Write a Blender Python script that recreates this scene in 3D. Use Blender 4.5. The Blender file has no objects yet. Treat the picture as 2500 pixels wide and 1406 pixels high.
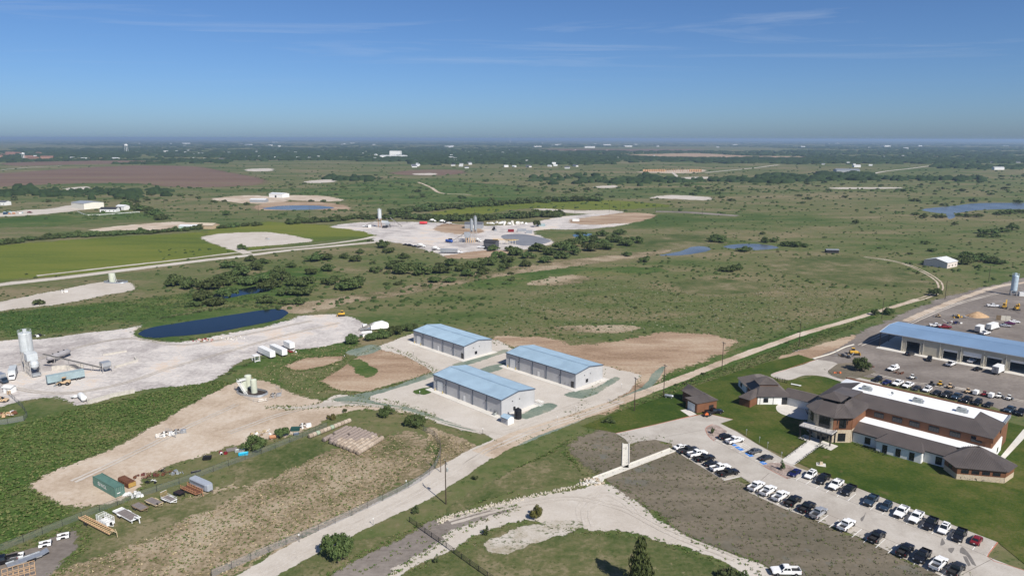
import bpy, bmesh, math, random
import numpy as np
from mathutils import Vector, Matrix, noise as mnoise
R = math.radians
scene = bpy.context.scene
COL = scene.collection
random.seed(7)
RNG = np.random.default_rng(7)

# ------------------------------------------------------------------ camera
CAM_H, FOC, CX, CY = 95.0, 1740.0, 1250.0, 703.0          # metres; focal length and centre on the 2500 px wide photograph
PITCH, ROLL = math.atan((CY - 338.5) / FOC), -0.002
cam_data = bpy.data.cameras.new('camera')
cam = bpy.data.objects.new('camera', cam_data)
COL.objects.link(cam)
cam_data.sensor_fit = 'HORIZONTAL'
cam_data.sensor_width = 36.0
cam_data.lens = 36.0 * FOC / 2500.0
cam_data.clip_start, cam_data.clip_end = 0.5, 250000.0
cam.location = (0, 0, CAM_H)
cam.matrix_world = Matrix.Translation((0, 0, CAM_H)) @ Matrix.Rotation(R(90) - PITCH, 4, 'X') @ Matrix.Rotation(-ROLL, 4, 'Z')
scene.camera = cam

# ------------------------------------------------------------------ sky, sun, exposure
SUN_AZ, SUN_EL = 145.0, 43.0                               # clockwise from the view direction (+Y)
world = bpy.data.worlds.new('World')
scene.world = world
world.use_nodes = True
wt = world.node_tree
for n in list(wt.nodes): wt.nodes.remove(n)
w_out = wt.nodes.new('ShaderNodeOutputWorld')
w_bg = wt.nodes.new('ShaderNodeBackground')
w_sky = wt.nodes.new('ShaderNodeTexSky')
w_sky.sky_type = 'NISHITA'
w_sky.sun_disc = False
w_sky.sun_elevation = R(SUN_EL)
w_sky.sun_rotation = R(SUN_AZ)
w_sky.altitude = 0
w_sky.air_density = 0.7
w_sky.dust_density = 0.7
w_sky.ozone_density = 10.0
w_bg.inputs['Strength'].default_value = 0.078
# thin cirrus: stretched noise over the direction of view
w_tc = wt.nodes.new('ShaderNodeTexCoord')
w_sep = wt.nodes.new('ShaderNodeSeparateXYZ')
wt.links.new(w_tc.outputs['Generated'], w_sep.inputs[0])
def wmath(op, a, b=None, clamp=False):
    n = wt.nodes.new('ShaderNodeMath'); n.operation = op; n.use_clamp = clamp
    for i, v in enumerate((a, b)):
        if v is None: continue
        if isinstance(v, (int, float)): n.inputs[i].default_value = v
        else: wt.links.new(v, n.inputs[i])
    return n.outputs[0]
zc = wmath('MAXIMUM', w_sep.outputs[2], 0.02)
pxy = wt.nodes.new('ShaderNodeCombineXYZ')
wt.links.new(wmath('DIVIDE', w_sep.outputs[0], zc), pxy.inputs[0])
wt.links.new(wmath('DIVIDE', w_sep.outputs[1], zc), pxy.inputs[1])
mp = wt.nodes.new('ShaderNodeMapping')
mp.inputs['Rotation'].default_value = (0, 0, R(60))
mp.inputs['Location'].default_value = (5.3, 0.4, 0)
mp.inputs['Scale'].default_value = (0.35, 0.9, 1)
wt.links.new(pxy.outputs[0], mp.inputs[0])
nz = wt.nodes.new('ShaderNodeTexNoise'); nz.inputs['Scale'].default_value = 0.7
nz.inputs['Detail'].default_value = 9; nz.inputs['Roughness'].default_value = 0.62; nz.inputs['Distortion'].default_value = 0.6
wt.links.new(mp.outputs[0], nz.inputs['Vector'])
cr = wt.nodes.new('ShaderNodeMapRange'); cr.inputs[1].default_value = 0.52; cr.inputs[2].default_value = 0.84
cr.inputs[3].default_value = 0.0; cr.inputs[4].default_value = 0.85
wt.links.new(nz.outputs[0], cr.inputs[0])
up = wt.nodes.new('ShaderNodeMapRange'); up.inputs[1].default_value = 0.06; up.inputs[2].default_value = 0.2
wt.links.new(w_sep.outputs[2], up.inputs[0])
cf = wmath('MULTIPLY', cr.outputs[0], up.outputs[0])
wm = wt.nodes.new('ShaderNodeMixRGB'); wm.inputs[2].default_value = (6.6, 7.2, 8.2, 1)
w_t = wt.nodes.new('ShaderNodeMixRGB'); w_t.blend_type = 'MULTIPLY'; w_t.inputs[0].default_value = 1; w_t.inputs[2].default_value = (1.03, 1.05, 1.06, 1)
wt.links.new(w_sky.outputs[0], w_t.inputs[1]); wt.links.new(cf, wm.inputs[0]); wt.links.new(w_t.outputs[0], wm.inputs[1])
wt.links.new(wm.outputs[0], w_bg.inputs['Color'])
wt.links.new(w_bg.outputs[0], w_out.inputs['Surface'])

sun_l = bpy.data.lights.new('sun', 'SUN'); sun_l.energy = 5.0; sun_l.angle = R(0.53); sun_l.color = (1.0, 0.945, 0.86)
sun = bpy.data.objects.new('sun', sun_l); COL.objects.link(sun)
sdir = Vector((math.sin(R(SUN_AZ)) * math.cos(R(SUN_EL)), math.cos(R(SUN_AZ)) * math.cos(R(SUN_EL)), math.sin(R(SUN_EL))))
sun.rotation_euler = (-sdir).to_track_quat('-Z', 'Y').to_euler(); sun.location = (0, 0, 300)
vs = scene.view_settings
vs.view_transform = 'Standard'; vs.look = 'None'; vs.exposure = 0.28; vs.gamma = 1.0; vs.use_curve_mapping = False
scene.cycles.max_bounces = 6; scene.cycles.diffuse_bounces = 2; scene.cycles.glossy_bounces = 3
scene.cycles.transmission_bounces = 4; scene.cycles.transparent_max_bounces = 24; scene.cycles.volume_bounces = 1
scene.cycles.use_denoising = True; scene.cycles.caustics_reflective = False; scene.cycles.caustics_refractive = False

# ------------------------------------------------------------------ where things stand: a point read off the photograph -> metres on the ground
def P(px, py, z=0.0):
    u, v = px - CX, py - CY
    cr_, sr_ = math.cos(ROLL), math.sin(ROLL)
    u, v = u * cr_ + v * sr_, -u * sr_ + v * cr_
    x, y = u / FOC, -v / FOC
    d = (x, math.cos(PITCH) + y * math.sin(PITCH), -math.sin(PITCH) + y * math.cos(PITCH))
    t = (z - CAM_H) / d[2]
    return Vector((d[0] * t, d[1] * t, z))
def azv(deg): return Vector((math.sin(R(deg)), math.cos(R(deg)), 0))
def az_of(a, b): d = b - a; return math.degrees(math.atan2(d.x, d.y))
def rz_of(az): return R(90 - az)                           # object rotation so that its +X points along that azimuth

# ------------------------------------------------------------------ tags
def tag(o, label=None, cat=None, group=None, kind=None):
    if label: o['label'] = label
    if cat: o['category'] = cat
    if group: o['group'] = group
    if kind: o['kind'] = kind
    return o
def thing(name, label, cat, loc=(0, 0, 0), az=90.0, group=None):
    o = bpy.data.objects.new(name, None); COL.objects.link(o)
    o.location = loc; o.rotation_euler = (0, 0, rz_of(az)); o.empty_display_size = 0.3
    return tag(o, label, cat, group)
def place(name, me, parent=None, mat=None, loc=None, rz=None):
    o = bpy.data.objects.new(name, me); COL.objects.link(o)
    if parent is not None: o.parent = parent
    if loc is not None: o.location = loc
    if rz is not None: o.rotation_euler = (0, 0, rz)
    if mat is not None:
        if not me.materials: me.materials.append(mat)
        o.material_slots[0].link = 'OBJECT'; o.material_slots[0].material = mat
    return o

# ------------------------------------------------------------------ materials
MATS = {}
class NT:
    def __init__(s, name):
        s.m = bpy.data.materials.new(name); s.m.use_nodes = True; s.t = s.m.node_tree
        for n in list(s.t.nodes): s.t.nodes.remove(n)
        s.out = s.t.nodes.new('ShaderNodeOutputMaterial')
    def n(s, typ, **kw):
        nd = s.t.nodes.new(typ)
        for k, v in kw.items(): setattr(nd, k, v)
        return nd
    def l(s, a, b): s.t.links.new(a, b)
    def put(s, sock, v):
        if v is None: return
        if isinstance(v, bpy.types.NodeSocket): s.l(v, sock)
        elif isinstance(v, tuple) and len(v) == 3 and sock.type == 'RGBA': sock.default_value = (*v, 1)
        else: sock.default_value = v
    def math(s, op, a, b=None, clamp=False):
        nd = s.n('ShaderNodeMath', operation=op, use_clamp=clamp); s.put(nd.inputs[0], a); s.put(nd.inputs[1], b); return nd.outputs[0]
    def mix(s, f, a, b, mode='MIX'):
        nd = s.n('ShaderNodeMixRGB', blend_type=mode); s.put(nd.inputs[0], f); s.put(nd.inputs[1], a); s.put(nd.inputs[2], b); return nd.outputs[0]
    def noise(s, vec, scale, detail=4, rough=0.55, dist=0.0):
        nd = s.n('ShaderNodeTexNoise'); s.put(nd.inputs['Vector'], vec); nd.inputs['Scale'].default_value = scale
        nd.inputs['Detail'].default_value = detail; nd.inputs['Roughness'].default_value = rough; nd.inputs['Distortion'].default_value = dist
        return nd.outputs[0]
    def rng(s, v, a, b, c=0.0, d=1.0, smooth=True):
        nd = s.n('ShaderNodeMapRange'); nd.interpolation_type = 'SMOOTHSTEP' if smooth else 'LINEAR'
        s.put(nd.inputs[0], v)
        for i, k in enumerate((a, b, c, d)): nd.inputs[i + 1].default_value = k
        return nd.outputs[0]
    def pos(s): return s.n('ShaderNodeNewGeometry').outputs['Position']
    def bsdf(s, col, rough=0.9, metal=0.0, spec=0.3, bump=None, bstr=0.3, bdist=0.1):
        b = s.n('ShaderNodeBsdfPrincipled'); s.put(b.inputs['Base Color'], col); s.put(b.inputs['Roughness'], rough)
        s.put(b.inputs['Metallic'], metal); b.inputs['Specular IOR Level'].default_value = spec
        if bump is not None:
            bn = s.n('ShaderNodeBump'); bn.inputs['Strength'].default_value = bstr; bn.inputs['Distance'].default_value = bdist
            s.l(bump, bn.inputs['Height']); s.l(bn.outputs[0], b.inputs['Normal'])
        return b.outputs[0]
    def done(s, sh): s.l(sh, s.out.inputs['Surface']); MATS[s.m.name] = s.m; return s.m
def mat(name, col, rough=0.6, metal=0.0, spec=0.4, var=0.12, scale=1.5, dirt=None, dirt_amt=0.0):
    """painted or plain surface: one base colour with slight uneven wear"""
    if name in MATS: return MATS[name]
    t = NT(name)
    tc = t.n('ShaderNodeTexCoord').outputs['Object']
    n1 = t.noise(tc, scale, 5, 0.6)
    lo = tuple(c * (1 - var) for c in col); hi = tuple(min(1, c * (1 + var)) for c in col)
    c = t.mix(t.rng(n1, 0.3, 0.7), lo, hi)
    if dirt: c = t.mix(t.rng(t.noise(tc, scale * 2.7, 6, 0.65), 0.62 - dirt_amt, 0.8 - dirt_amt), c, dirt)
    return t.done(t.bsdf(c, t.rng(n1, 0.2, 0.8, max(0.02, rough - 0.08), min(1, rough + 0.08)), metal, spec))
def ground(name, cols, big=0.01, mid=0.06, fine=0.5, fleck=None, fl_scale=1.2, fl_thr=0.62, w=(0.4, 0.3, 0.3), edge=True, rough=0.97,
           stretch=None, streak=None, bstr=0.5, lo=0.42, hi=0.58, esc=0.5):
    """earth, grass or gravel: three tones mixed by noise of three sizes, flecks on top, ragged see-through rim (attribute e)"""
    t = NT(name); p = t.pos()
    pv = p
    if stretch:
        mpn = t.n('ShaderNodeMapping'); mpn.inputs['Rotation'].default_value = (0, 0, R(stretch[0])); mpn.inputs['Scale'].default_value = (stretch[1], stretch[2], 1)
        t.l(p, mpn.inputs[0]); pv = mpn.outputs[0]
    nb, nm, nf = t.noise(pv, big, 3, 0.6, 0.3), t.noise(pv, mid, 5, 0.62, 0.4), t.noise(p, fine, 6, 0.7)
    f = t.math('ADD', t.math('ADD', t.math('MULTIPLY', nb, w[0]), t.math('MULTIPLY', nm, w[1])), t.math('MULTIPLY', nf, w[2]))
    f = t.rng(f, lo, hi, smooth=False)
    rp = t.n('ShaderNodeValToRGB'); t.l(f, rp.inputs[0]); e = rp.color_ramp.elements
    while len(e) < len(cols): e.new(0.5)
    for i, c in enumerate(cols): e[i].position = i / (len(cols) - 1); e[i].color = (*c, 1)
    c = rp.outputs[0]
    if fleck:
        for fc, sc, th, amt in (fleck if isinstance(fleck, list) else [(fleck, fl_scale, fl_thr, 0.8)]):
            mask = t.math('MULTIPLY', t.rng(t.noise(p, sc, 4, 0.65), th, th + 0.06), t.rng(t.noise(p, sc * 0.12, 3, 0.5), 0.42, 0.58))
            c = t.mix(t.math('MULTIPLY', mask, amt), c, fc)
    if streak:                                             # wheel tracks: long thin marks along one azimuth
        sm = t.n('ShaderNodeMapping'); sm.inputs['Rotation'].default_value = (0, 0, R(streak[1])); sm.inputs['Scale'].default_value = (0.02, 0.6, 1)
        t.l(p, sm.inputs[0])
        c = t.mix(t.math('MULTIPLY', t.rng(t.noise(sm.outputs[0], streak[2], 5, 0.6, 1.2), 0.5, 0.66), streak[3]), c, streak[0])
    sh = t.bsdf(c, rough, 0, 0.12, nf, bstr, 0.25)
    if edge:
        at = t.n('ShaderNodeAttribute', attribute_name='e').outputs['Fac']
        a = t.math('ADD', at, t.math('MULTIPLY', t.math('SUBTRACT', t.noise(p, esc, 6, 0.72), 0.5), 1.3))
        a = t.math('ADD', a, t.math('MULTIPLY', t.math('SUBTRACT', t.noise(p, esc * .16, 3, 0.6), 0.5), 1.1))
        ms = t.n('ShaderNodeMixShader'); t.l(t.rng(a, 0.46, 0.54), ms.inputs[0])
        t.l(t.n('ShaderNodeBsdfTransparent').outputs[0], ms.inputs[1]); t.l(sh, ms.inputs[2]); sh = ms.outputs[0]
    return t.done(sh)

# ------------------------------------------------------------------ mesh builder: pieces of ONE part
class MB:
    def __init__(s): s.v = []; s.f = []
    def add(s, vs, fs):
        o = len(s.v); s.v.extend([tuple(q) for q in vs]); s.f.extend([tuple(i + o for i in q) for q in fs]); return s
    def box(s, c, d, az=0.0, top=1.0, topy=None):
        x, y, z = d[0] / 2, d[1] / 2, d[2] / 2; ty = top if topy is None else topy
        ca, sa = math.cos(az), math.sin(az); vs = []
        for k, q, qy in ((-z, 1, 1), (z, top, ty)):
            for a, b in ((-x, -y), (x, -y), (x, y), (-x, y)):
                a, b = a * q, b * qy
                vs.append((c[0] + a * ca - b * sa, c[1] + a * sa + b * ca, c[2] + k))
        return s.add(vs, [(0, 3, 2, 1), (4, 5, 6, 7), (0, 1, 5, 4), (1, 2, 6, 5), (2, 3, 7, 6), (3, 0, 4, 7)])
    def bx(s, x0, x1, y0, y1, z0, z1): return s.box(((x0 + x1) / 2, (y0 + y1) / 2, (z0 + z1) / 2), (x1 - x0, y1 - y0, z1 - z0))
    def tube(s, a, b, r, n=8, r2=None, cap=True):
        a, b = Vector(a), Vector(b); d = (b - a).normalized(); r2 = r if r2 is None else r2
        u = d.orthogonal().normalized(); w = d.cross(u)
        ring = [(math.cos(2 * math.pi * i / n), math.sin(2 * math.pi * i / n)) for i in range(n)]
        vs = [a + (u * p + w * q) * r for p, q in ring] + [b + (u * p + w * q) * r2 for p, q in ring]
        fs = [(i, (i + 1) % n, n + (i + 1) % n, n + i) for i in range(n)]
        if cap: fs += [tuple(range(n - 1, -1, -1)), tuple(range(n, 2 * n))]
        return s.add(vs, fs)
    def path(s, pts, r, n=6):
        for a, b in zip(pts, pts[1:]): s.tube(a, b, r, n)
        return s
    def lathe(s, prof, n=20, c=(0, 0, 0), axis='z'):
        vs = []
        for (r, h) in prof:
            for i in range(n):
                t = 2 * math.pi * i / n; p = (r * math.cos(t), r * math.sin(t), h)
                if axis == 'x': p = (p[2], p[0], p[1])
                if axis == 'y': p = (p[0], p[2], p[1])
                vs.append((c[0] + p[0], c[1] + p[1], c[2] + p[2]))
        fs = [(k * n + i, k * n + (i + 1) % n, (k + 1) * n + (i + 1) % n, (k + 1) * n + i) for k in range(len(prof) - 1) for i in range(n)]
        fs += [tuple(range(n - 1, -1, -1)), tuple((len(prof) - 1) * n + i for i in range(n))]
        return s.add(vs, fs)
    def loft(s, rings, cap=True):
        n = len(rings[0]); vs = [q for r_ in rings for q in r_]
        fs = [(k * n + i, k * n + (i + 1) % n, (k + 1) * n + (i + 1) % n, (k + 1) * n + i) for k in range(len(rings) - 1) for i in range(n)]
        if cap: fs += [tuple(range(n - 1, -1, -1)), tuple((len(rings) - 1) * n + i for i in range(n))]
        return s.add(vs, fs)
    def prism(s, poly, z0, z1):
        return s.loft([[(p[0], p[1], z0) for p in poly], [(p[0], p[1], z1) for p in poly]])
    def slab(s, poly, t):
        """flat 3-D polygon given some thickness, downwards along its normal"""
        q = [Vector(p) for p in poly]; n = (q[1] - q[0]).cross(q[2] - q[0]).normalized()
        if n.z < 0: n = -n; q.reverse()
        return s.loft([[p - n * t for p in q], q])
    def mesh(s, name='mesh', mats=None, smooth=False):
        me = bpy.data.meshes.new(name); me.from_pydata(s.v, [], s.f)
        bm = bmesh.new(); bm.from_mesh(me); bmesh.ops.recalc_face_normals(bm, faces=bm.faces); bm.to_mesh(me); bm.free()
        if mats is not None: me.materials.append(mats)
        if smooth: me.polygons.foreach_set('use_smooth', [True] * len(me.polygons))
        return me
    def build(s, name, m, parent=None, loc=None, rz=None, smooth=False):
        o = bpy.data.objects.new(name, s.mesh(name, m, smooth)); COL.objects.link(o)
        if parent is not None: o.parent = parent
        if loc is not None: o.location = loc
        if rz is not None: o.rotation_euler = (0, 0, rz)
        return o
def corrugated(o, u, v, lu, lv, pitch=0.3, depth=0.035, flat=0.62, tri=None):
    """ribbed metal sheet: origin, unit vectors along and up the sheet, sizes; ribs stand proud along v"""
    o, u, v = Vector(o), Vector(u).normalized(), Vector(v).normalized(); n = u.cross(v).normalized()
    k = max(1, round(lu / pitch)); st = lu / k; xs = [(0, 0)]
    for i in range(k):
        b = i * st
        xs += [(b + st * flat, 0), (b + st * (flat + 0.1), depth), (b + st * 0.9, depth), (b + st, 0)]
    m = MB(); c = len(xs)
    top = (lambda x: lv) if tri is None else tri
    m.add([o + u * x + n * d for x, d in xs] + [o + u * x + n * d + v * top(x) for x, d in xs], [(i, i + 1, c + i + 1, c + i) for i in range(c - 1)])
    return m
def raw_mesh(name, verts, faces_flat, n_per, m, colors=None):
    me = bpy.data.meshes.new(name); nv = len(verts); nf = len(faces_flat) // n_per
    me.vertices.add(nv); me.vertices.foreach_set('co', np.asarray(verts, dtype=np.float32).ravel())
    me.loops.add(nf * n_per); me.loops.foreach_set('vertex_index', np.asarray(faces_flat, dtype=np.int32))
    me.polygons.add(nf); me.polygons.foreach_set('loop_start', np.arange(nf, dtype=np.int32) * n_per)
    me.update(calc_edges=True)
    if colors is not None:
        a = me.color_attributes.new('tint', 'FLOAT_COLOR', 'POINT'); a.data.foreach_set('color', np.asarray(colors, dtype=np.float32).ravel())
    if m is not None: me.materials.append(m)
    return me

# ------------------------------------------------------------------ ground sheets
def smooth_loop(pts, closed=True, step=None):
    n = len(pts); out = []
    for i in range(n if closed else n - 1):
        p0 = pts[(i - 1) % n] if closed or i > 0 else pts[0] * 2 - pts[1]
        p1, p2 = pts[i], pts[(i + 1) % n]
        p3 = pts[(i + 2) % n] if closed or i < n - 2 else p2 * 2 - p1
        L = (p2 - p1).length; k = max(1, int(L / step))
        for j in range(k):
            t = j / k
            out.append(0.5 * (2 * p1 + (p2 - p0) * t + (2 * p0 - 5 * p1 + 4 * p2 - p3) * t * t + (3 * p1 - p0 - 3 * p2 + p3) * t ** 3))
    if not closed: out.append(pts[-1])
    return out
BOXES = []
BARE = []                                                  # outlines where nothing grows
def level(x0, x1, y0, y1):
    k = 1 + max([b[4] for b in BOXES if b[0] < x1 and b[1] > x0 and b[2] < y1 and b[3] > y0] or [0])
    BOXES.append((x0, x1, y0, y1, k)); return 0.006 + 0.005 * k
def grows(x, y):
    """True where a plant may stand: on no road, yard or water"""
    ok = np.ones(len(x), bool)
    for A in BARE:
        k = ok & (x > A[:, 0].min()) & (x < A[:, 0].max()) & (y > A[:, 1].min()) & (y < A[:, 1].max())
        if k.any(): i = np.where(k)[0]; ok[i[inside(x[i], y[i], A, np.roll(A, -1, 0))]] = False
    return ok
def inside(px_, py_, A, B):
    c = np.zeros(len(px_), bool)
    for (x1, y1), (x2, y2) in zip(A, B):
        if y1 == y2: continue
        c ^= ((y1 > py_) != (y2 > py_)) & (px_ < (x2 - x1) * (py_ - y1) / (y2 - y1) + x1)
    return c
def sheet(name, px, m, z=0.01, feather=1.0, jit=0.6, smooth=True, world=None, kind='structure'):
    """one ground sheet from its outline; the rim fades raggedly over the given width in metres (attribute e holds the distance to the rim)"""
    pts = world if world else [P(*q) for q in px]
    pts = [Vector((q[0], q[1], 0)) for q in pts]
    per = sum((a - b).length for a, b in zip(pts, pts[1:] + pts[:1]))
    step = max(0.8, per / 160)
    if smooth: pts = smooth_loop(pts, True, step)
    if jit:
        for i, q in enumerate(pts):
            s2 = 0.18 / step
            pts[i] = q + Vector((mnoise.noise((q.x * s2, q.y * s2, 7)), mnoise.noise((q.x * s2, q.y * s2, 17)), 0)) * jit
    n = len(pts)
    A = np.array([(q.x, q.y) for q in pts]); B = np.roll(A, -1, 0)
    if m.name not in ('green_grass', 'dry_grass', 'hay_field', 'grassland'): BARE.append(A)
    ar_ = abs((A[:, 0] * B[:, 1] - B[:, 0] * A[:, 1]).sum()) / 2
    fe = min(max(feather, 0.0) * 3.6, ar_ / per * 0.55)
    x0, y0 = A.min(0) - fe; x1, y1 = A.max(0) + fe
    zz = level(x0, x1, y0, y1)
    me = bpy.data.meshes.new(name)
    if not feather:
        me.from_pydata([(q.x, q.y, zz) for q in pts], [], [tuple(range(n))])
        if me.polygons[0].normal.z < 0: me.flip_normals()
        me.attributes.new('e', 'FLOAT', 'POINT').data.foreach_set('value', [1.0] * n)
    else:
        area = abs((A[:, 0] * B[:, 1] - B[:, 0] * A[:, 1]).sum()) / 2
        cell = max(0.5, min(area / per * 0.4, math.sqrt((x1 - x0) * (y1 - y0) / 9000)), math.sqrt(area / 5000), math.sqrt((x1 - x0) * (y1 - y0) / 40000))
        gx_ = np.arange(x0, x1 + cell, cell); gy_ = np.arange(y0, y1 + cell, cell)
        X, Y = np.meshgrid(gx_, gy_); fx, fy = X.ravel(), Y.ravel()
        d = np.full(len(fx), 1e9)
        for (ax, ay), (bx_, by_) in zip(A, B):
            ux, uy = bx_ - ax, by_ - ay; L2 = ux * ux + uy * uy + 1e-9
            t = np.clip(((fx - ax) * ux + (fy - ay) * uy) / L2, 0, 1)
            d = np.minimum(d, (fx - ax - t * ux) ** 2 + (fy - ay - t * uy) ** 2)
        d = np.sqrt(d); d[inside(fx, fy, A, B)] *= -1
        e = np.clip(0.5 - d / (2 * fe), -0.5, 1.0)
        W_ = len(gx_); k = np.arange(len(fx)).reshape(X.shape)
        q4 = np.stack([k[:-1, :-1], k[:-1, 1:], k[1:, 1:], k[1:, :-1]], -1).reshape(-1, 4)
        q4 = q4[(d[q4] < fe + cell).any(1) & (e[q4] > -0.4).any(1)]
        used, inv = np.unique(q4.ravel(), return_inverse=True)
        me = raw_mesh(name, np.stack([fx[used], fy[used], np.full(len(used), zz)], 1), inv.ravel(), 4, None)
        me.attributes.new('e', 'FLOAT', 'POINT').data.foreach_set('value', e[used].astype(np.float32))
    me.materials.append(m)
    o = bpy.data.objects.new(name, me); COL.objects.link(o)
    return tag(o, kind=kind)
def ribbon(name, px, width, m, z=0.02, feather=0.7, jit=0.3, world=None, step=3.0, kind='structure'):
    pts = world if world else [P(*q) for q in px]
    ws = width if isinstance(width, (list, tuple)) else [width] * len(pts)
    pw = [Vector((q[0], q[1], w)) for q, w in zip(pts, ws)]
    c = smooth_loop(pw, False, step); vs = []; e = []; fs = []
    z = level(min(q.x for q in c) - 8, max(q.x for q in c) + 8, min(q.y for q in c) - 8, max(q.y for q in c) + 8)
    for i, q in enumerate(c):
        d = c[min(i + 1, len(c) - 1)] - c[max(i - 1, 0)]; d = Vector((d.x, d.y, 0)).normalized(); k = Vector((d.y, -d.x, 0)); w = q.z / 2
        j1, j2 = mnoise.noise((q.x * .11, q.y * .11, 1)) * jit, mnoise.noise((q.x * .11, q.y * .11, 9)) * jit
        for off, ev in ((-(w + feather) + j1, 0), (-(w - feather) + j1, 1), ((w - feather) + j2, 1), ((w + feather) + j2, 0)):
            g = Vector((q.x, q.y, 0)) + k * off; vs.append((g.x, g.y, z)); e.append(ev)
        if i: fs += [(4 * i - 4 + t_, 4 * i + t_, 4 * i + t_ + 1, 4 * i - 3 + t_) for t_ in range(3)]
    v_ = np.array(vs)[:, :2]; BARE.append(np.concatenate([v_[0::4], v_[3::4][::-1]]))
    me = bpy.data.meshes.new(name); me.from_pydata(vs, [], fs)
    me.attributes.new('e', 'FLOAT', 'POINT').data.foreach_set('value', e); me.materials.append(m)
    o = bpy.data.objects.new(name, me); COL.objects.link(o)
    return tag(o, kind=kind)
# ================================================================== GROUND MATERIALS
M_TER = ground('grassland', [(.055, .088, .022), (.1, .118, .042), (.135, .13, .06), (.2, .165, .095)], 0.004, 0.022, 0.25,
               [((.035, .065, .014), 0.55, .56, .75), ((.26, .25, .17), 0.9, .63, .55)], w=(.4, .34, .26), edge=False, stretch=(8, .7, 1.6))
M_FAR = MATS['grassland']
M_GRN = ground('green_grass', [(.038, .076, .015), (.058, .098, .022), (.09, .117, .036), (.15, .14, .06)], 0.012, 0.09, 0.6,
               [((.022, .058, .009), 0.8, .55, .8), ((.2, .17, .09), 0.35, .66, .6)], stretch=(15, .7, 1.4))
M_OLV = ground('olive_grass', [(.05, .075, .02), (.085, .1, .036), (.125, .122, .055), (.2, .17, .1)], 0.02, 0.11, 0.7, [((.04, .065, .016), 0.9, .56, .7), ((.28, .23, .14), 0.5, .62, .6)])
M_TRK = ground('tyre_marks', [(.41, .365, .315), (.46, .415, .36), (.52, .475, .42)], 0.05, 0.3, 1.5, esc=.35)
M_LAWN = ground('mown_lawn', [(.03, .058, .008), (.048, .074, .012), (.068, .085, .017), (.1, .1, .03)], 0.03, 0.16, 1.1,
                [((.13, .1, .045), .12, .62, .7), ((.03, .058, .01), .7, .56, .6)], edge=False)
M_LIME = ground('hay_field', [(.075, .105, .018), (.115, .14, .022), (.145, .155, .03)], 0.006, 0.03, 0.4, stretch=(8, .35, 1.8))
M_PLOW = ground('plowed_field', [(.13, .085, .06), (.17, .115, .085), (.16, .14, .075)], 0.004, 0.02, 0.2, stretch=(4, .2, 2.2), lo=.44,hi=.62)
M_DRY = ground('dry_grass', [(.085, .095, .035), (.18, .145, .085), (.3, .235, .16), (.36, .3, .215)], 0.016, 0.07, 0.7,
               [((.055, .075, .022), 1.1, .57, .85), ((.4, .34, .25), 0.6, .62, .5)])
M_DEAD = ground('dead_turf', [(.12, .105, .075), (.155, .132, .098), (.2, .168, .125)], 0.03, 0.12, 0.8,
                [((.065, .085, .03), .5, .63, .8), ((.13, .135, .12), .12, .56, .6)], stretch=(-54, .25, 1.5))
M_CAL = ground('caliche', [(.38, .335, .285), (.47, .425, .37), (.54, .5, .45)], 0.03, 0.15, 1.2, lo=.34, hi=.62, bstr=.25)
M_TAN = ground('tan_caliche', [(.36, .28, .205), (.46, .375, .29), (.53, .46, .38)], 0.02, 0.08, 0.7, [((.3, .23, .16), .3, .62, .6)], bstr=.3)
M_YARD = ground('plant_yard', [(.33, .3, .285), (.46, .425, .4), (.58, .545, .51), (.6, .5, .41)], 0.018, 0.07, 0.6,
                streak=((.3, .27, .26), 20, 3.0, .5), bstr=.3)
M_DIRT = ground('bare_dirt', [(.23, .155, .1), (.33, .235, .16), (.42, .33, .24)], 0.03, 0.1, 0.8, [((.1, .1, .045), .45, .66, .7)], stretch=(30, .4, 1.4))
M_MUL = ground('hydromulch', [(.13, .17, .135), (.19, .225, .18), (.27, .27, .21)], 0.05, 0.2, 1.0, [((.06, .09, .03), .8, .66, .7)])
M_GREY = ground('grey_gravel', [(.15, .128, .112), (.195, .17, .15), (.25, .22, .195)], 0.02, 0.08, 0.7, [((.09, .078, .068), .2, .63, .6)],
                streak=((.13, .112, .1), 45, 3.0, .45), bstr=.3)
M_CONC = ground('concrete', [(.36, .325, .285), (.42, .385, .34), (.47, .435, .39)], 0.05, 0.2, 2.0, [((.27, .245, .22), .22, .64, .5)], edge=False, bstr=.05)
M_PALE = ground('pale_concrete', [(.52, .49, .44), (.58, .55, .5), (.64, .61, .56)], 0.05, 0.3, 2.0, edge=False, bstr=.05)
M_ROCKBED = ground('rock_bed', [(.2, .16, .14), (.33, .26, .225), (.45, .37, .33)], 0.2, 0.6, 2.2, edge=False, bstr=.8)
def water(name, col, rough=.07, spec=.3):
    t = NT(name); p = t.pos()
    m_ = t.n('ShaderNodeMapping'); m_.inputs['Scale'].default_value = (.5, 1.3, 1); t.l(p, m_.inputs[0])
    n1 = t.noise(m_.outputs[0], 1.4, 4, .6); n2 = t.noise(p, .02, 3, .5)
    c = t.mix(t.rng(n2, .35, .65), tuple(x * .75 for x in col), tuple(x * 1.3 for x in col))
    return t.done(t.bsdf(c, rough, 0, spec, n1, .12, .2))
M_WAT = water('pond_water', (.005, .009, .014), .05, .12)
M_WATF = water('lake_water', (.1, .115, .13), .25, .4)
M_WATG = water('basin_water', (.10, .15, .15), .15, .4)

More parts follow.
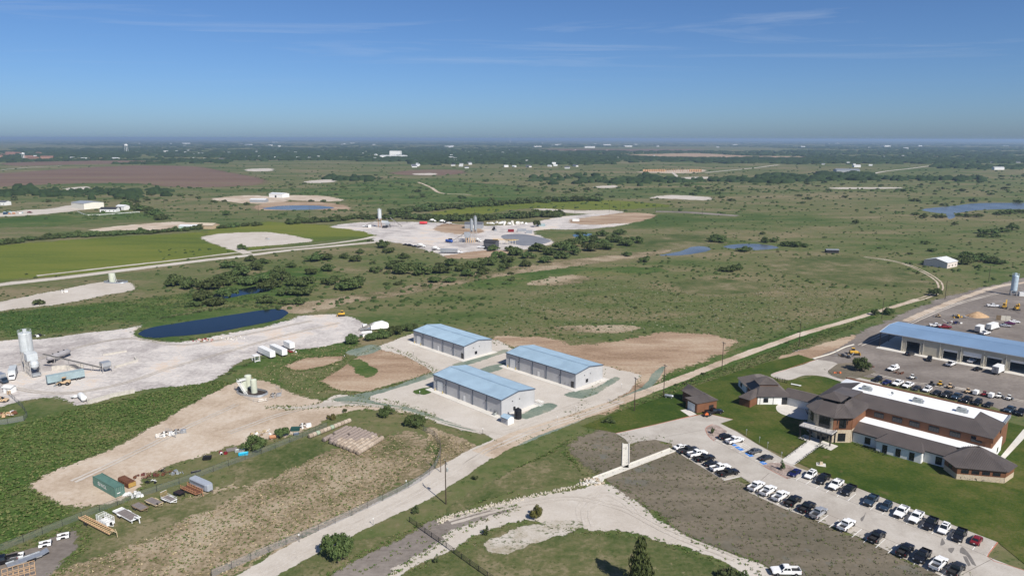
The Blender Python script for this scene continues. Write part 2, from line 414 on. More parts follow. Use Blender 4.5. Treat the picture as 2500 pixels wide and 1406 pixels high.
# ================================================================== TERRAIN: one sheet to the horizon, low swells far out
def graded(stop, first=40.0, g=1.22):
    out, s, x = [0.0], first, 0.0
    while x < stop: x += s; s = s * g if x > 500 else s; out.append(x)
    return out
gx = graded(86000); xs = [-x for x in gx[:0:-1]] + gx
ys = [-1500, -800, -300] + graded(86000)
tv = []
for y in ys:
    for x in xs:
        d = math.hypot(x, y); k = max(0.0, min(1.0, (d - 7000) / 9000))
        tv.append((x, y, k * (10 + d * .00045 * (mnoise.noise((x / 5200, y / 4200, 5)) * .9 + mnoise.noise((x / 1700, y / 2100, 8)) * .4)) - k * 6))
nx = len(xs); tf = [(j * nx + i, j * nx + i + 1, (j + 1) * nx + i + 1, (j + 1) * nx + i) for j in range(len(ys) - 1) for i in range(nx - 1)]
me = bpy.data.meshes.new('terrain'); me.from_pydata(tv, [], tf); me.materials.append(M_TER)
terrain = bpy.data.objects.new('terrain', me); COL.objects.link(terrain); tag(terrain, kind='structure')

# ================================================================== FIELDS AND GRASS
Z = {'a': .02, 'b': .04, 'c': .06, 'd': .08, 'e': .1, 'f': .12}
S = sheet
S('hay_field', [(-300, 630), (0, 604), (270, 583), (440, 574), (500, 568), (505, 588), (545, 604), (590, 618), (480, 634), (300, 660), (150, 677), (0, 692), (-300, 720)], M_LIME, .05, 3, 2)
S('hay_field', [(505, 572), (530, 562), (640, 545), (720, 548), (830, 555), (925, 573), (900, 580), (760, 592), (620, 612), (600, 606), (545, 598)], M_LIME, .05, 3, 2)
S('hay_field', [(1050, 522), (1180, 503), (1330, 489), (1480, 488), (1640, 500), (1560, 508), (1440, 512), (1280, 509), (1160, 526)], M_LIME, .05, 4, 3)
S('plowed_field', [(-300, 438), (0, 428), (190, 415), (330, 408), (470, 410), (560, 424), (640, 440), (620, 455), (450, 461), (330, 452), (200, 452), (60, 458), (-300, 474)], M_PLOW, .05, 8, 8)
S('plowed_field', [(950, 425), (1020, 416), (1120, 416), (1130, 424), (1050, 430)], M_PLOW, .05, 8, 6)
S('plowed_field', [(30, 402), (300, 396), (420, 400), (200, 406), (40, 410)], M_PLOW, .05, 8, 6)
S('plowed_field', [(1330, 362), (1700, 356), (2000, 362), (1900, 366), (1400, 368)], M_PLOW, .3, 8, 6)
S('green_meadow', [(-200, 795), (0, 770), (200, 748), (330, 738), (440, 722), (490, 735), (470, 762), (380, 782), (180, 815), (0, 832), (-200, 862)], M_GRN, .03, 4, 2)
S('green_meadow', [(-200, 1075), (20, 1035), (150, 1010), (300, 980), (400, 950), (520, 930), (575, 938), (500, 985), (410, 1030), (300, 1085), (180, 1140), (75, 1185), (110, 1225), (180, 1255), (80, 1300), (-200, 1390)], M_GRN, .03, 2, 1.2)
S('green_meadow', [(560, 905), (640, 878), (720, 852), (820, 825), (880, 840), (820, 880), (700, 905), (690, 950), (780, 965), (700, 960), (600, 930)], M_GRN, .03, 2, 1)
S('green_meadow', [(-200, 560), (0, 538), (230, 524), (330, 522), (390, 535), (250, 545), (120, 556), (0, 562), (-200, 580)], M_GRN, .05, 5, 3)
S('green_meadow', [(1130, 700), (1220, 668), (1380, 655), (1560, 650), (1640, 660), (1500, 672), (1380, 680), (1250, 700)], M_GRN, .03, 6, 4)
S('green_meadow', [(1640, 690), (1760, 680), (1860, 690), (1830, 712), (1700, 716)], M_OLV, .03, 12, 8)
S('green_meadow', [(720, 470), (1000, 440), (1300, 460), (1240, 490), (980, 500), (800, 490)], M_GRN, .03, 14, 10)
S('green_meadow', [(1500, 600), (1660, 570), (1780, 590), (1640, 608)], M_OLV, .03, 12, 8)
S('green_meadow', [(1880, 640), (2050, 622), (2180, 650), (2250, 690), (2050, 690), (1950, 670)], M_OLV, .03, 12, 8)
S('dry_pasture', [(-250, 1480), (0, 1375), (190, 1290), (480, 1215), (620, 1170), (760, 1110), (830, 1090), (950, 1060), (1030, 1070), (1060, 1110), (1030, 1160), (900, 1235), (700, 1330), (560, 1406), (400, 1500)], M_DRY, .03, 2, 1)
S('dry_pasture', [(1040, 1045), (1110, 1062), (1165, 1090), (1150, 1120), (1095, 1150), (1060, 1165), (1075, 1110)], M_DRY, .032, 1, .6)
S('green_meadow', [(160, 1300), (320, 1245), (480, 1220), (600, 1200), (420, 1290), (280, 1350), (100, 1406), (20, 1406)], M_OLV, .034, 2.5, 1.5)
S('green_meadow', [(560, 1130), (680, 1095), (760, 1075), (800, 1100), (720, 1140), (600, 1185)], M_OLV, .034, 2, 1.2)
S('green_verge', [(1060, 1290), (1110, 1230), (1220, 1165), (1350, 1105), (1390, 1075), (1385, 1110), (1420, 1150), (1440, 1170), (1280, 1195), (1150, 1235), (1085, 1275), (880, 1360), (760, 1420), (700, 1400), (860, 1320)], M_OLV, .034, 1.2, .8)
S('green_verge', [(1010, 1430), (1150, 1340), (1250, 1290), (1420, 1300), (1520, 1305), (1640, 1330), (1760, 1375), (1820, 1430)], M_OLV, .034, 1.5, 1.2)
S('green_verge', [(1640, 905), (1760, 862), (1960, 800), (2150, 745), (2160, 765), (1980, 822), (1850, 870), (1700, 930), (1600, 975), (1500, 1020), (1490, 1010)], M_GRN, .034, 2, 1.2)
S('creek_bank', [(560, 700), (640, 668), (740, 652), (830, 668), (780, 700), (690, 735), (560, 740), (500, 730)], M_GRN, .03, 3, 2)

# ================================================================== PADS, YARDS, DIRT
S('plant_yard', [(-250, 880), (0, 838), (100, 832), (200, 818), (330, 802), (370, 785), (378, 786), (345, 806), (333, 822), (380, 836), (470, 832), (560, 812), (650, 790), (720, 775), (800, 769), (850, 774), (885, 790), (905, 802), (880, 822), (800, 846), (720, 856), (640, 868), (580, 890), (510, 935), (400, 948), (330, 960), (240, 985), (190, 990), (130, 974), (50, 985), (-250, 1040)], M_YARD, .05, .8, .6)
S('tank_pad', [(80, 1186), (180, 1138), (300, 1088), (380, 1040), (470, 988), (570, 940), (640, 930), (690, 950), (760, 975), (850, 985), (960, 992), (1040, 1010), (1042, 1022), (960, 1003), (880, 1000), (820, 1015), (770, 1045), (700, 1065), (600, 1085), (520, 1105), (430, 1135), (360, 1165), (330, 1210), (290, 1228), (230, 1240), (160, 1236), (110, 1212)], M_TAN, .05, .8, .6)
S('caliche_road', [(770, 992), (800, 975), (830, 965), (880, 972), (960, 984), (1035, 1008), (1038, 1016), (960, 998), (880, 992), (820, 993), (720, 1000), (660, 996)], M_CAL, .07, .6, .4)
S('graded_dirt', [(780, 932), (830, 905), (880, 868), (935, 845), (1000, 870), (1062, 908), (960, 940), (890, 958), (830, 955)], M_DIRT, .055, .6, .5, False)
S('graded_dirt', [(700, 895), (760, 875), (840, 872), (810, 890), (740, 905)], M_DIRT, .055, 1, .8)
S('weed_patch', [(850, 885), (880, 878), (905, 893), (922, 905), (900, 922), (875, 912), (862, 898)], M_GRN, .075, .6, .8)
S('graded_dirt', [(1195, 825), (1260, 820), (1340, 825), (1390, 840), (1470, 838), (1540, 828), (1600, 812), (1690, 812), (1790, 828), (1760, 862), (1660, 900), (1600, 930), (1560, 965), (1490, 1000), (1420, 1010), (1480, 905), (1300, 860)], M_DIRT, .055, 1.5, 1.2)
S('warehouse_lot', [(915, 850), (1010, 815), (1100, 835), (1215, 830), (1250, 850), (1340, 880), (1480, 893), (1565, 915), (1540, 950), (1480, 985), (1400, 1010), (1290, 1065), (1240, 1085), (1180, 1062), (1110, 1045), (1000, 1008), (880, 968), (960, 945), (1060, 908), (985, 868)], M_CAL, .07, .5, .3, False)
S('seeded_strip', [(845, 862), (905, 843), (932, 852), (900, 866), (872, 870)], M_MUL, .085, .5, .3)
S('seeded_strip', [(862, 966), (960, 944), (1050, 912), (1064, 918), (1000, 940), (905, 970), (930, 985), (1010, 998), (1100, 1030), (1170, 1055), (1140, 1052), (1040, 1018), (960, 995), (840, 985), (815, 975)], M_MUL, .085, .4, .3)
S('seeded_strip', [(1110, 888), (1215, 858), (1238, 852), (1235, 860), (1160, 886), (1130, 894)], M_MUL, .085, .4, .25)
S('seeded_strip', [(1175, 900), (1232, 885), (1236, 893), (1215, 905), (1190, 908)], M_MUL, .085, .4, .25)
S('seeded_strip', [(1275, 1012), (1330, 985), (1362, 990), (1320, 1012), (1285, 1022)], M_MUL, .085, .4, .25)
S('seeded_strip', [(1378, 962), (1450, 945), (1500, 920), (1512, 926), (1470, 952), (1425, 972)], M_MUL, .085, .4, .25)
S('seeded_strip', [(1565, 945), (1600, 905), (1620, 893), (1620, 905), (1590, 945), (1540, 972), (1440, 1018), (1300, 1075), (1260, 1088), (1330, 1050), (1480, 985)], M_MUL, .09, .4, .3)
S('grass_plot', [(1010, 955), (1055, 945), (1058, 955), (1040, 964), (1020, 962)], M_GRN, .09, .4, .3)
S('caliche_turnaround', [(1070, 1275), (1180, 1240), (1300, 1212), (1400, 1195), (1460, 1182), (1510, 1190), (1560, 1225), (1610, 1265), (1680, 1310), (1780, 1345), (1870, 1375), (1960, 1440), (1860, 1440), (1790, 1380), (1690, 1340), (1600, 1312), (1520, 1296), (1440, 1292), (1380, 1288), (1280, 1270), (1180, 1300), (1080, 1350), (1000, 1390), (940, 1430), (860, 1430), (960, 1365), (1050, 1310)], M_CAL, .06, .45, .6)
S('gravel_drive', [(790, 1440), (880, 1365), (990, 1310), (1060, 1275), (1180, 1250), (1260, 1240), (1130, 1285), (1060, 1330), (960, 1395), (920, 1440)], M_GREY, .08, .7, .4)
S('speckled_gravel', [(1180, 1330), (1280, 1285), (1400, 1270), (1420, 1290), (1330, 1320), (1230, 1350)], ground('speckled_caliche', [(.3, .26, .19), (.42, .38, .32), (.5, .46, .41)], .04, .2, 1.2, [((.07, .09, .03), 1.0, .53, .85)]), .085, 2, 1.2)
S('dead_lawn', [(1385, 1090), (1440, 1058), (1500, 1046), (1540, 1085), (1600, 1070), (1650, 1098), (1700, 1128), (1790, 1165), (1830, 1195), (1960, 1255), (2080, 1308), (2230, 1365), (2400, 1440), (1960, 1440), (1850, 1372), (1700, 1308), (1620, 1262), (1540, 1205), (1480, 1165), (1420, 1135)], M_DEAD, .05, 1.2, .8)
S('trailer_gravel', [(-60, 1390), (60, 1345), (150, 1305), (195, 1300), (195, 1340), (150, 1380), (80, 1440), (-60, 1440)], M_GREY, .05, .8, .5)
S('shop_yard', [(1935, 858), (2010, 838), (2090, 812), (2160, 782), (2230, 752), (2330, 715), (2440, 690), (2560, 672), (3000, 760), (3000, 1200), (2640, 1040), (2480, 1002), (2300, 962), (2160, 926), (2040, 900), (1980, 870)], M_GREY, .05, 1.2, .8)
S('dirt_bank', [(1900, 868), (1960, 852), (2020, 832), (2090, 815), (2060, 840), (2010, 862), (1960, 880), (1920, 878)], M_DIRT, .06, 1, .6)
ribbon('dirt_berm', [(2210, 780), (2300, 742), (2380, 712), (2440, 694), (2520, 682)], 4, M_TAN, .07, 1, .8)
S('pond_bank', [(340, 828), (330, 812), (380, 782), (480, 765), (600, 748), (690, 745), (720, 765), (700, 785), (600, 810), (520, 826), (430, 838)], M_GRN, .06, 1.5, 1)
# mid distance
S('plant_yard', [(805, 556), (870, 545), (960, 543), (1080, 545), (1180, 552), (1290, 545), (1360, 530), (1450, 522), (1520, 520), (1580, 525), (1550, 540), (1500, 552), (1400, 560), (1330, 560), (1300, 568), (1350, 592), (1280, 610), (1180, 618), (1100, 628), (1060, 618), (1000, 600), (940, 590), (905, 590), (915, 575), (860, 562)], M_YARD, .07, 2, 1.5)
S('bare_dirt', [(1390, 538), (1460, 526), (1540, 518), (1600, 524), (1560, 540), (1490, 546), (1420, 548)], M_DIRT, .09, 2, 2)
S('bare_dirt', [(1080, 548), (1150, 552), (1180, 566), (1120, 572), (1060, 562)], M_DIRT, .09, 2, 2)
S('bare_dirt', [(1090, 625), (1180, 612), (1260, 612), (1190, 628), (1110, 632)], M_DIRT, .09, 1.5, 1)
S('gravel_pad', [(492, 582), (560, 572), (660, 570), (760, 588), (720, 596), (620, 605), (560, 608), (520, 598)], M_CAL, .07, 1.5, 1)
S('gravel_pad', [(-200, 790), (0, 742), (100, 722), (180, 705), (250, 692), (310, 693), (325, 712), (240, 728), (140, 748), (0, 765), (-200, 810)], M_CAL, .06, 1.2, .8)
S('gravel_pad', [(1585, 482), (1640, 475), (1730, 480), (1720, 487), (1640, 484)], M_CAL, .07, 3, 2)
S('gravel_pad', [(1410, 514), (1480, 512), (1520, 517), (1470, 522), (1380, 519), (1310, 511), (1330, 509)], M_CAL, .09, 3, 2)
S('gravel_pad', [(2035, 455), (2180, 454), (2200, 456), (2100, 458), (2040, 458)], M_CAL, .07, 3, 2)
S('gravel_pad', [(1450, 455), (1500, 452), (1500, 457), (1460, 458)], M_CAL, .07, 3, 2)
S('gravel_pad', [(1640, 433), (1720, 430), (1730, 434), (1660, 437)], M_CAL, .07, 3, 2)
S('gravel_pad', [(745, 445), (810, 440), (815, 446), (760, 449)], M_CAL, .07, 3, 2)
S('gravel_pad', [(1010, 425), (1060, 424), (1060, 428), (1015, 428)], M_CAL, .07, 3, 2)
S('gravel_pad', [(600, 416), (660, 414), (660, 420), (610, 421)], M_CAL, .07, 4, 2)
S('gravel_pad', [(155, 465), (210, 460), (215, 466), (175, 470)], M_CAL, .07, 3, 2)
S('gravel_pad', [(40, 520), (120, 514), (180, 505), (250, 508), (190, 518), (80, 530), (0, 534), (-60, 536)], M_CAL, .07, 2.5, 2)
S('dirt_yard', [(520, 488), (600, 480), (680, 484), (700, 494), (640, 500), (560, 496)], M_TAN, .07, 3, 2)
S('dirt_berm', [(690, 480), (780, 480), (835, 490), (780, 494), (700, 490)], M_TAN, .08, 3, 2)
S('dirt_berm', [(620, 505), (680, 496), (780, 496), (850, 506), (840, 515), (760, 514), (640, 516)], M_DIRT, .07, 3, 2)
S('riding_arena', [(235, 562), (330, 552), (430, 545), (480, 548), (520, 548), (480, 560), (420, 566), (300, 566), (230, 568)], M_TAN, .06, 2, 1.5)
S('bare_clearing', [(1520, 378), (1680, 373), (1800, 377), (1860, 382), (1720, 385), (1560, 382)], M_DIRT, .15, 12, 10)
S('bare_clearing', [(1840, 379), (1960, 380), (1970, 384), (1880, 384)], M_DIRT, .15, 12, 10)
S('building_site', [(1560, 418), (1700, 412), (1720, 416), (1690, 421), (1600, 421)], M_TAN, .1, 6, 4)
S('dirt_flat', [(1350, 800), (1500, 792), (1560, 800), (1480, 812)], M_DRY, .04, 3, 2)
S('dry_knoll', [(1290, 690), (1380, 672), (1440, 676), (1420, 690), (1340, 698)], M_DRY, .045, 4, 3)
S('dry_band', [(640, 762), (820, 728), (960, 706), (1200, 660), (1420, 630), (1620, 610), (1620, 618), (1430, 645), (1220, 676), (1000, 718), (860, 740), (760, 765)], M_DRY, .04, 4, 3)

# ================================================================== ROADS AND TRACKS
ribbon('caliche_road', [(560, 1450), (650, 1395), (760, 1335), (900, 1265), (1010, 1210), (1100, 1155), (1180, 1105), (1270, 1062)], [7.5, 7.5, 8, 8.5, 9.5, 10, 9.5, 8.5], M_CAL, .08, .8, .5)
ribbon('dirt_road', [(1180, 1110), (1270, 1065), (1400, 1020), (1500, 985), (1620, 940), (1760, 885), (1860, 848), (1960, 812), (2070, 780), (2160, 752), (2240, 727)], [9, 7.5, 6, 5.2, 4.6, 4.4, 4.2, 4, 3.8, 3.6, 3.4], M_TAN, .075, .6, .4)
for off in (-1.3, 1.3):
    pts = [P(*q) for q in [(2200, 740), (2260, 722), (2290, 708), (2297, 694), (2285, 678), (2255, 660), (2215, 643), (2170, 632), (2110, 624)]]
    out = []
    for i, q in enumerate(pts):
        d = (pts[min(i + 1, len(pts) - 1)] - pts[max(i - 1, 0)]).normalized(); out.append(q + Vector((d.y, -d.x, 0)) * off)
    ribbon('wheel_track', None, 1.1, M_TAN, .075, .4, .3, world=out)
ribbon('county_road', [(-250, 735), (0, 700), (150, 683), (330, 660), (470, 642), (600, 627), (700, 614), (800, 604), (900, 594), (960, 588)], [11, 11, 11, 11, 10.5, 10, 9.5, 9, 9, 9], M_CAL, .08, 1, .6)
ribbon('frontage_track', [(90, 678), (300, 653), (440, 637), (600, 617), (760, 602), (870, 588), (920, 578)], [4, 5, 4, 5, 6, 7, 8], M_CAL, .085, .8, .6)
ribbon('pad_road', [(560, 608), (585, 614), (605, 622)], 8, M_CAL, .09, .8, .5)
ribbon('field_track', [(1020, 446), (1050, 458), (1075, 472), (1130, 475), (1150, 476)], 6, M_TAN, .08, 1, 1)
ribbon('ranch_road', [(1720, 420), (1780, 414), (1840, 408), (1900, 400)], 12, M_CAL, .1, 2, 1)
ribbon('ranch_road', [(1640, 420), (1650, 428), (1640, 436)], 8, M_CAL, .1, 2, 1)
ribbon('ranch_road', [(2115, 424), (2160, 415), (2220, 408), (2270, 401)], 10, M_CAL, .1, 2, 1)
ribbon('farm_lane', [(0, 420), (80, 413), (150, 409)], 9, M_CAL, .1, 2, 1)
ribbon('grey_runway', [(1600, 515), (1680, 517), (1800, 525)], [16, 22, 16], M_GREY, .1, 2, 1)

# tyre marks: arcs on the turnaround, pairs of ruts along roads and yards
def ruts(px, gap=1.7, w=.55):
    pts = [P(*q) for q in px]
    for off in (-gap / 2, gap / 2):
        out = []
        for i, q in enumerate(pts):
            d = (pts[min(i + 1, len(pts) - 1)] - pts[max(i - 1, 0)]).normalized(); out.append(q + Vector((d.y, -d.x, 0)) * off)
        ribbon('tyre_mark', None, .8, M_TRK, 0, .3, .3, world=out)
for px in ([(640, 1405), (760, 1338), (900, 1268), (1010, 1212), (1100, 1158), (1190, 1100)], [(1190, 1100), (1300, 1053), (1420, 1014), (1520, 978)], [(1425, 1270), (1420, 1240), (1445, 1210), (1490, 1205), (1530, 1225), (1560, 1255)], [(1440, 1285), (1432, 1245), (1460, 1222), (1500, 1225)], [(1100, 1275), (1250, 1235), (1400, 1215), (1520, 1240), (1640, 1300), (1800, 1362)], [(1070, 1030), (1180, 1055), (1250, 1050), (1400, 990), (1530, 945)], [(960, 850), (1040, 890), (1100, 905), (1200, 880)], [(560, 1060), (700, 1010), (830, 985), (980, 1000)], [(180, 1180), (330, 1110), (450, 1050), (580, 990)], [(20, 950), (150, 965), (300, 940), (420, 900), (560, 860), (700, 820), (830, 790)], [(30, 900), (200, 850), (320, 830), (450, 845), (620, 815), (760, 785)], [(2060, 890), (2200, 925), (2350, 945), (2500, 975)], [(2100, 840), (2200, 795), (2330, 740), (2440, 710)], [(940, 585), (1020, 595), (1120, 610), (1250, 605)], [(900, 560), (1000, 560), (1120, 575)]): ruts(px)

# ================================================================== WATER
S('pond_water', [(340, 817), (362, 806), (382, 801), (430, 793), (500, 782), (570, 771), (640, 760), (685, 757), (702, 764), (698, 774), (670, 786), (600, 800), (540, 812), (473, 821), (422, 825), (380, 829), (350, 826)], M_WAT, .09, 0, .7)
S('creek_water', [(520, 722), (590, 708), (650, 698), (660, 712), (600, 722), (540, 732)], M_WAT, .07, 0, .4)
S('stock_pond', [(1610, 622), (1660, 612), (1690, 601), (1720, 600), (1735, 607), (1710, 615), (1660, 622)], M_WATF, .07, 0, 1)
S('stock_pond', [(1765, 600), (1800, 594), (1860, 594), (1900, 602), (1850, 608), (1790, 605)], M_WATF, .07, 0, 1)
S('lake_water', [(2250, 508), (2330, 498), (2420, 491), (2700, 494), (2700, 512), (2500, 506), (2400, 508), (2340, 515), (2310, 518)], M_WATF, .07, 0, 1.5)
S('lake_water', [(2310, 518), (2325, 514), (2330, 526), (2315, 530)], M_WATF, .075, 0, .6)
S('excavated_pond', [(640, 512), (690, 505), (770, 504), (815, 509), (780, 513), (700, 515)], M_WATF, .09, 0, 1)
S('settling_basin', [(1225, 575), (1280, 572), (1340, 585), (1330, 594), (1280, 600), (1240, 590)], mat('basin_sludge', (.19, .195, .21), .6, 0, .3, .1, .05), .09, 0, .6)
S('settling_basin', [(1400, 572), (1440, 570), (1450, 575), (1410, 580)], M_WATG, .09, 0, .6)

# ================================================================== AIR
hb = MB().bx(-87500, 87500, -1800, 87500, -12, 104)
hz = hb.build('haze', None); tag(hz, kind='stuff')
hm = bpy.data.materials.new('haze_air'); hm.use_nodes = True
for n in list(hm.node_tree.nodes): hm.node_tree.nodes.remove(n)
ho = hm.node_tree.nodes.new('ShaderNodeOutputMaterial'); hv = hm.node_tree.nodes.new('ShaderNodeVolumePrincipled')
hv.inputs['Color'].default_value = (.43, .59, .86, 1); hv.inputs['Density'].default_value = 7.5e-5; hv.inputs['Anisotropy'].default_value = 0.2
hm.node_tree.links.new(hv.outputs[0], ho.inputs['Volume']); hz.data.materials.append(hm)
# ================================================================== BUILDING MATERIALS
M_ROOFB = mat('blue_grey_roof', (.3, .41, .5), .42, .3, .5, .05, .2)
M_ROOFS = mat('blue_roof', (.19, .29, .43), .5, .2, .4, .05, .1)
M_WALLG = mat('grey_siding', (.45, .45, .455), .5, .1, .4, .06, .3)
M_TRIMB = mat('slate_trim', (.085, .11, .15), .5, .1)
M_WHITE = mat('white_paint', (.74, .74, .72), .5, 0, .4, .05)
M_BLACK = mat('black_paint', (.012, .012, .014), .4)
M_DARK = mat('dark_metal', (.03, .03, .033), .5, .3)
M_GLASS = mat('window_glass', (.012, .014, .018), .08, 0, .6, .2)
M_TANW = mat('tan_siding', (.47, .43, .34), .55, 0, .3, .06, .3, (.4, .36, .28), .05)
M_CREAM = mat('cream_trim', (.62, .58, .48), .5)
M_BROOF = mat('brown_standing_seam', (.092, .077, .07), .45, .1, .5, .12, .25)
M_BSEAM = mat('brown_seam', (.14, .12, .11), .45, .15, .5, .1, .25)
M_BROWN = mat('brown_board_wall', (.17, .078, .042), .7, 0, .2, .12, .4)
M_STUC = mat('white_stucco', (.72, .72, .70), .8, 0, .2, .04)
M_MEMB = mat('white_membrane_roof', (.78, .79, .80), .7, 0, .2, .04, .1, (.68, .68, .67), .05)
M_STEEL = mat('galvanised_steel', (.46, .48, .5), .4, .6, .5, .12)
M_HVAC = mat('grey_cabinet', (.36, .38, .37), .5, .2)
M_SLAB = mat('apron_concrete', (.6, .57, .52), .85, 0, .2, .06, .15)
M_WOOD = mat('weathered_wood', (.20, .145, .09), .9, 0, .2, .2, 2)
M_RUST = mat('rusty_iron', (.13, .055, .032), .85, .1, .2, .35, 2, (.2, .1, .05), .1)
M_GRASSY = mat('weed_leaf', (.05, .085, .02), .9)
def stone_mat():
    t = NT('limestone_wall'); tc = t.n('ShaderNodeTexCoord').outputs['Object']
    v = t.n('ShaderNodeTexVoronoi'); v.inputs['Scale'].default_value = 2.3; t.l(tc, v.inputs['Vector'])
    v2 = t.n('ShaderNodeTexVoronoi', feature='DISTANCE_TO_EDGE'); v2.inputs['Scale'].default_value = 2.3; t.l(tc, v2.inputs['Vector'])
    c = t.mix(v.outputs['Distance'], (.58, .48, .33), (.34, .27, .19))
    c = t.mix(t.rng(t.noise(tc, 1.4), .4, .65), c, (.5, .42, .31))
    c = t.mix(t.rng(v2.outputs['Distance'], 0, .06), (.4, .36, .3), c)
    return t.done(t.bsdf(c, .9, 0, .2, v2.outputs['Distance'], .6, .1))
M_STONE = stone_mat()

# ================================================================== roof facets with standing seams
def seams(mb, a, b, c, d, sp=0.55, w=.1, h=.07):
    """a-b along the eave, c above b, d above a"""
    a, b, c, d = map(Vector, (a, b, c, d)); u = (b - a).normalized(); n = u.cross((d + c) / 2 - (a + b) / 2).normalized()
    if n.z < 0: n = -n
    v = n.cross(u).normalized()
    if v.z < 0: v = -v
    poly = [((q - a).dot(u), (q - a).dot(v)) for q in (a, b, c, d)]
    us = [q[0] for q in poly]; k = int((max(us) - min(us)) / sp)
    for i in range(1, k):
        x = min(us) + i * (max(us) - min(us)) / k; hits = []
        for (x1, y1), (x2, y2) in zip(poly, poly[1:] + poly[:1]):
            if abs(x2 - x1) > 1e-6 and (x1 - x) * (x2 - x) <= 0: hits.append(y1 + (y2 - y1) * (x - x1) / (x2 - x1))
        if len(hits) < 2 or max(hits) - min(hits) < .2: continue
        p, q = a + u * x + v * min(hits), a + u * x + v * max(hits); s = u * w / 2; t_ = n * h
        mb.add([p - s, p + s, q + s, q - s, p - s * .5 + t_, p + s * .5 + t_, q + s * .5 + t_, q - s * .5 + t_],
               [(4, 5, 6, 7), (0, 1, 5, 4), (1, 2, 6, 5), (2, 3, 7, 6), (3, 0, 4, 7)])
def roof_part(parent, quads, sp=.55, thick=.14, m=None, ms=None, name='roof'):
    """each facet a slab of one roof mesh; the seams one joined part"""
    mb, sm = MB(), MB()
    for q in quads:
        q = [Vector(x) for x in q]
        mb.slab(q if (q[2] - q[3]).length > 1e-3 else q[:3], thick)
        if sp: seams(sm, *q, sp)
    o = mb.build(name, m or M_BROOF, parent)
    if sp and sm.v: tag(sm.build('roof_seams', ms or M_BSEAM, parent), kind='stuff')
    return o
def hip(eave, top, z0, z1, skip=()):
    n = len(eave)
    return [((*eave[i], z0), (*eave[(i + 1) % n], z0), (*top[(i + 1) % n], z1), (*top[i], z1)) for i in range(n) if i not in skip]
def grow(poly, k):
    cx_ = sum(p[0] for p in poly) / len(poly); cy_ = sum(p[1] for p in poly) / len(poly)
    return [(p[0] + (p[0] - cx_) / math.hypot(p[0] - cx_, p[1] - cy_) * k, p[1] + (p[1] - cy_) / math.hypot(p[0] - cx_, p[1] - cy_) * k) for p in poly]
def walls(parent, poly, z0, z1, m, t=.25, name='wall', close=True):
    """each side of the outline its own wall"""
    n = len(poly)
    for i in range(n if close else n - 1):
        a, b = Vector((*poly[i], 0)), Vector((*poly[(i + 1) % n], 0)); mid = (a + b) / 2
        mm = m[i % len(m)] if isinstance(m, (list, tuple)) else m
        if mm is None: continue
        MB().box((mid.x, mid.y, (z0 + z1) / 2), ((b - a).length - .004 * (i % 2), t, z1 - z0), math.atan2(b.y - a.y, b.x - a.x)).build(name, mm, parent)
def opening(parent, a, b, s, w, z0, z1, m, off=.14, name='window', frame=M_DARK, bars=1):
    """window or door set on the wall from a to b, s metres along, standing proud on the side to the right of a->b"""
    a, b = Vector((*a, 0)), Vector((*b, 0)); u = (b - a).normalized(); n = Vector((u.y, -u.x, 0)); c = a + u * s + n * off; az = math.atan2(u.y, u.x)
    f = MB(); t_ = .09
    f.box((c.x, c.y, z0 + t_ / 2), (w, .1, t_), az).box((c.x, c.y, z1 - t_ / 2), (w, .1, t_), az)
    for k in (-1, 1): g = c + u * (k * (w - t_) / 2); f.box((g.x, g.y, (z0 + z1) / 2), (t_, .1, z1 - z0 - 2 * t_), az)
    for k in range(1, bars + 1): g = c + u * (-w / 2 + w * k / (bars + 1)); f.box((g.x, g.y, (z0 + z1) / 2), (.06, .09, z1 - z0 - 2 * t_), az)
    o = f.build(name, frame, parent)
    g = MB().box((c.x - n.x * .02, c.y - n.y * .02, (z0 + z1) / 2), (w - .02, .05, z1 - z0 - .02), az).build(name + '_pane', m, parent)
    return o

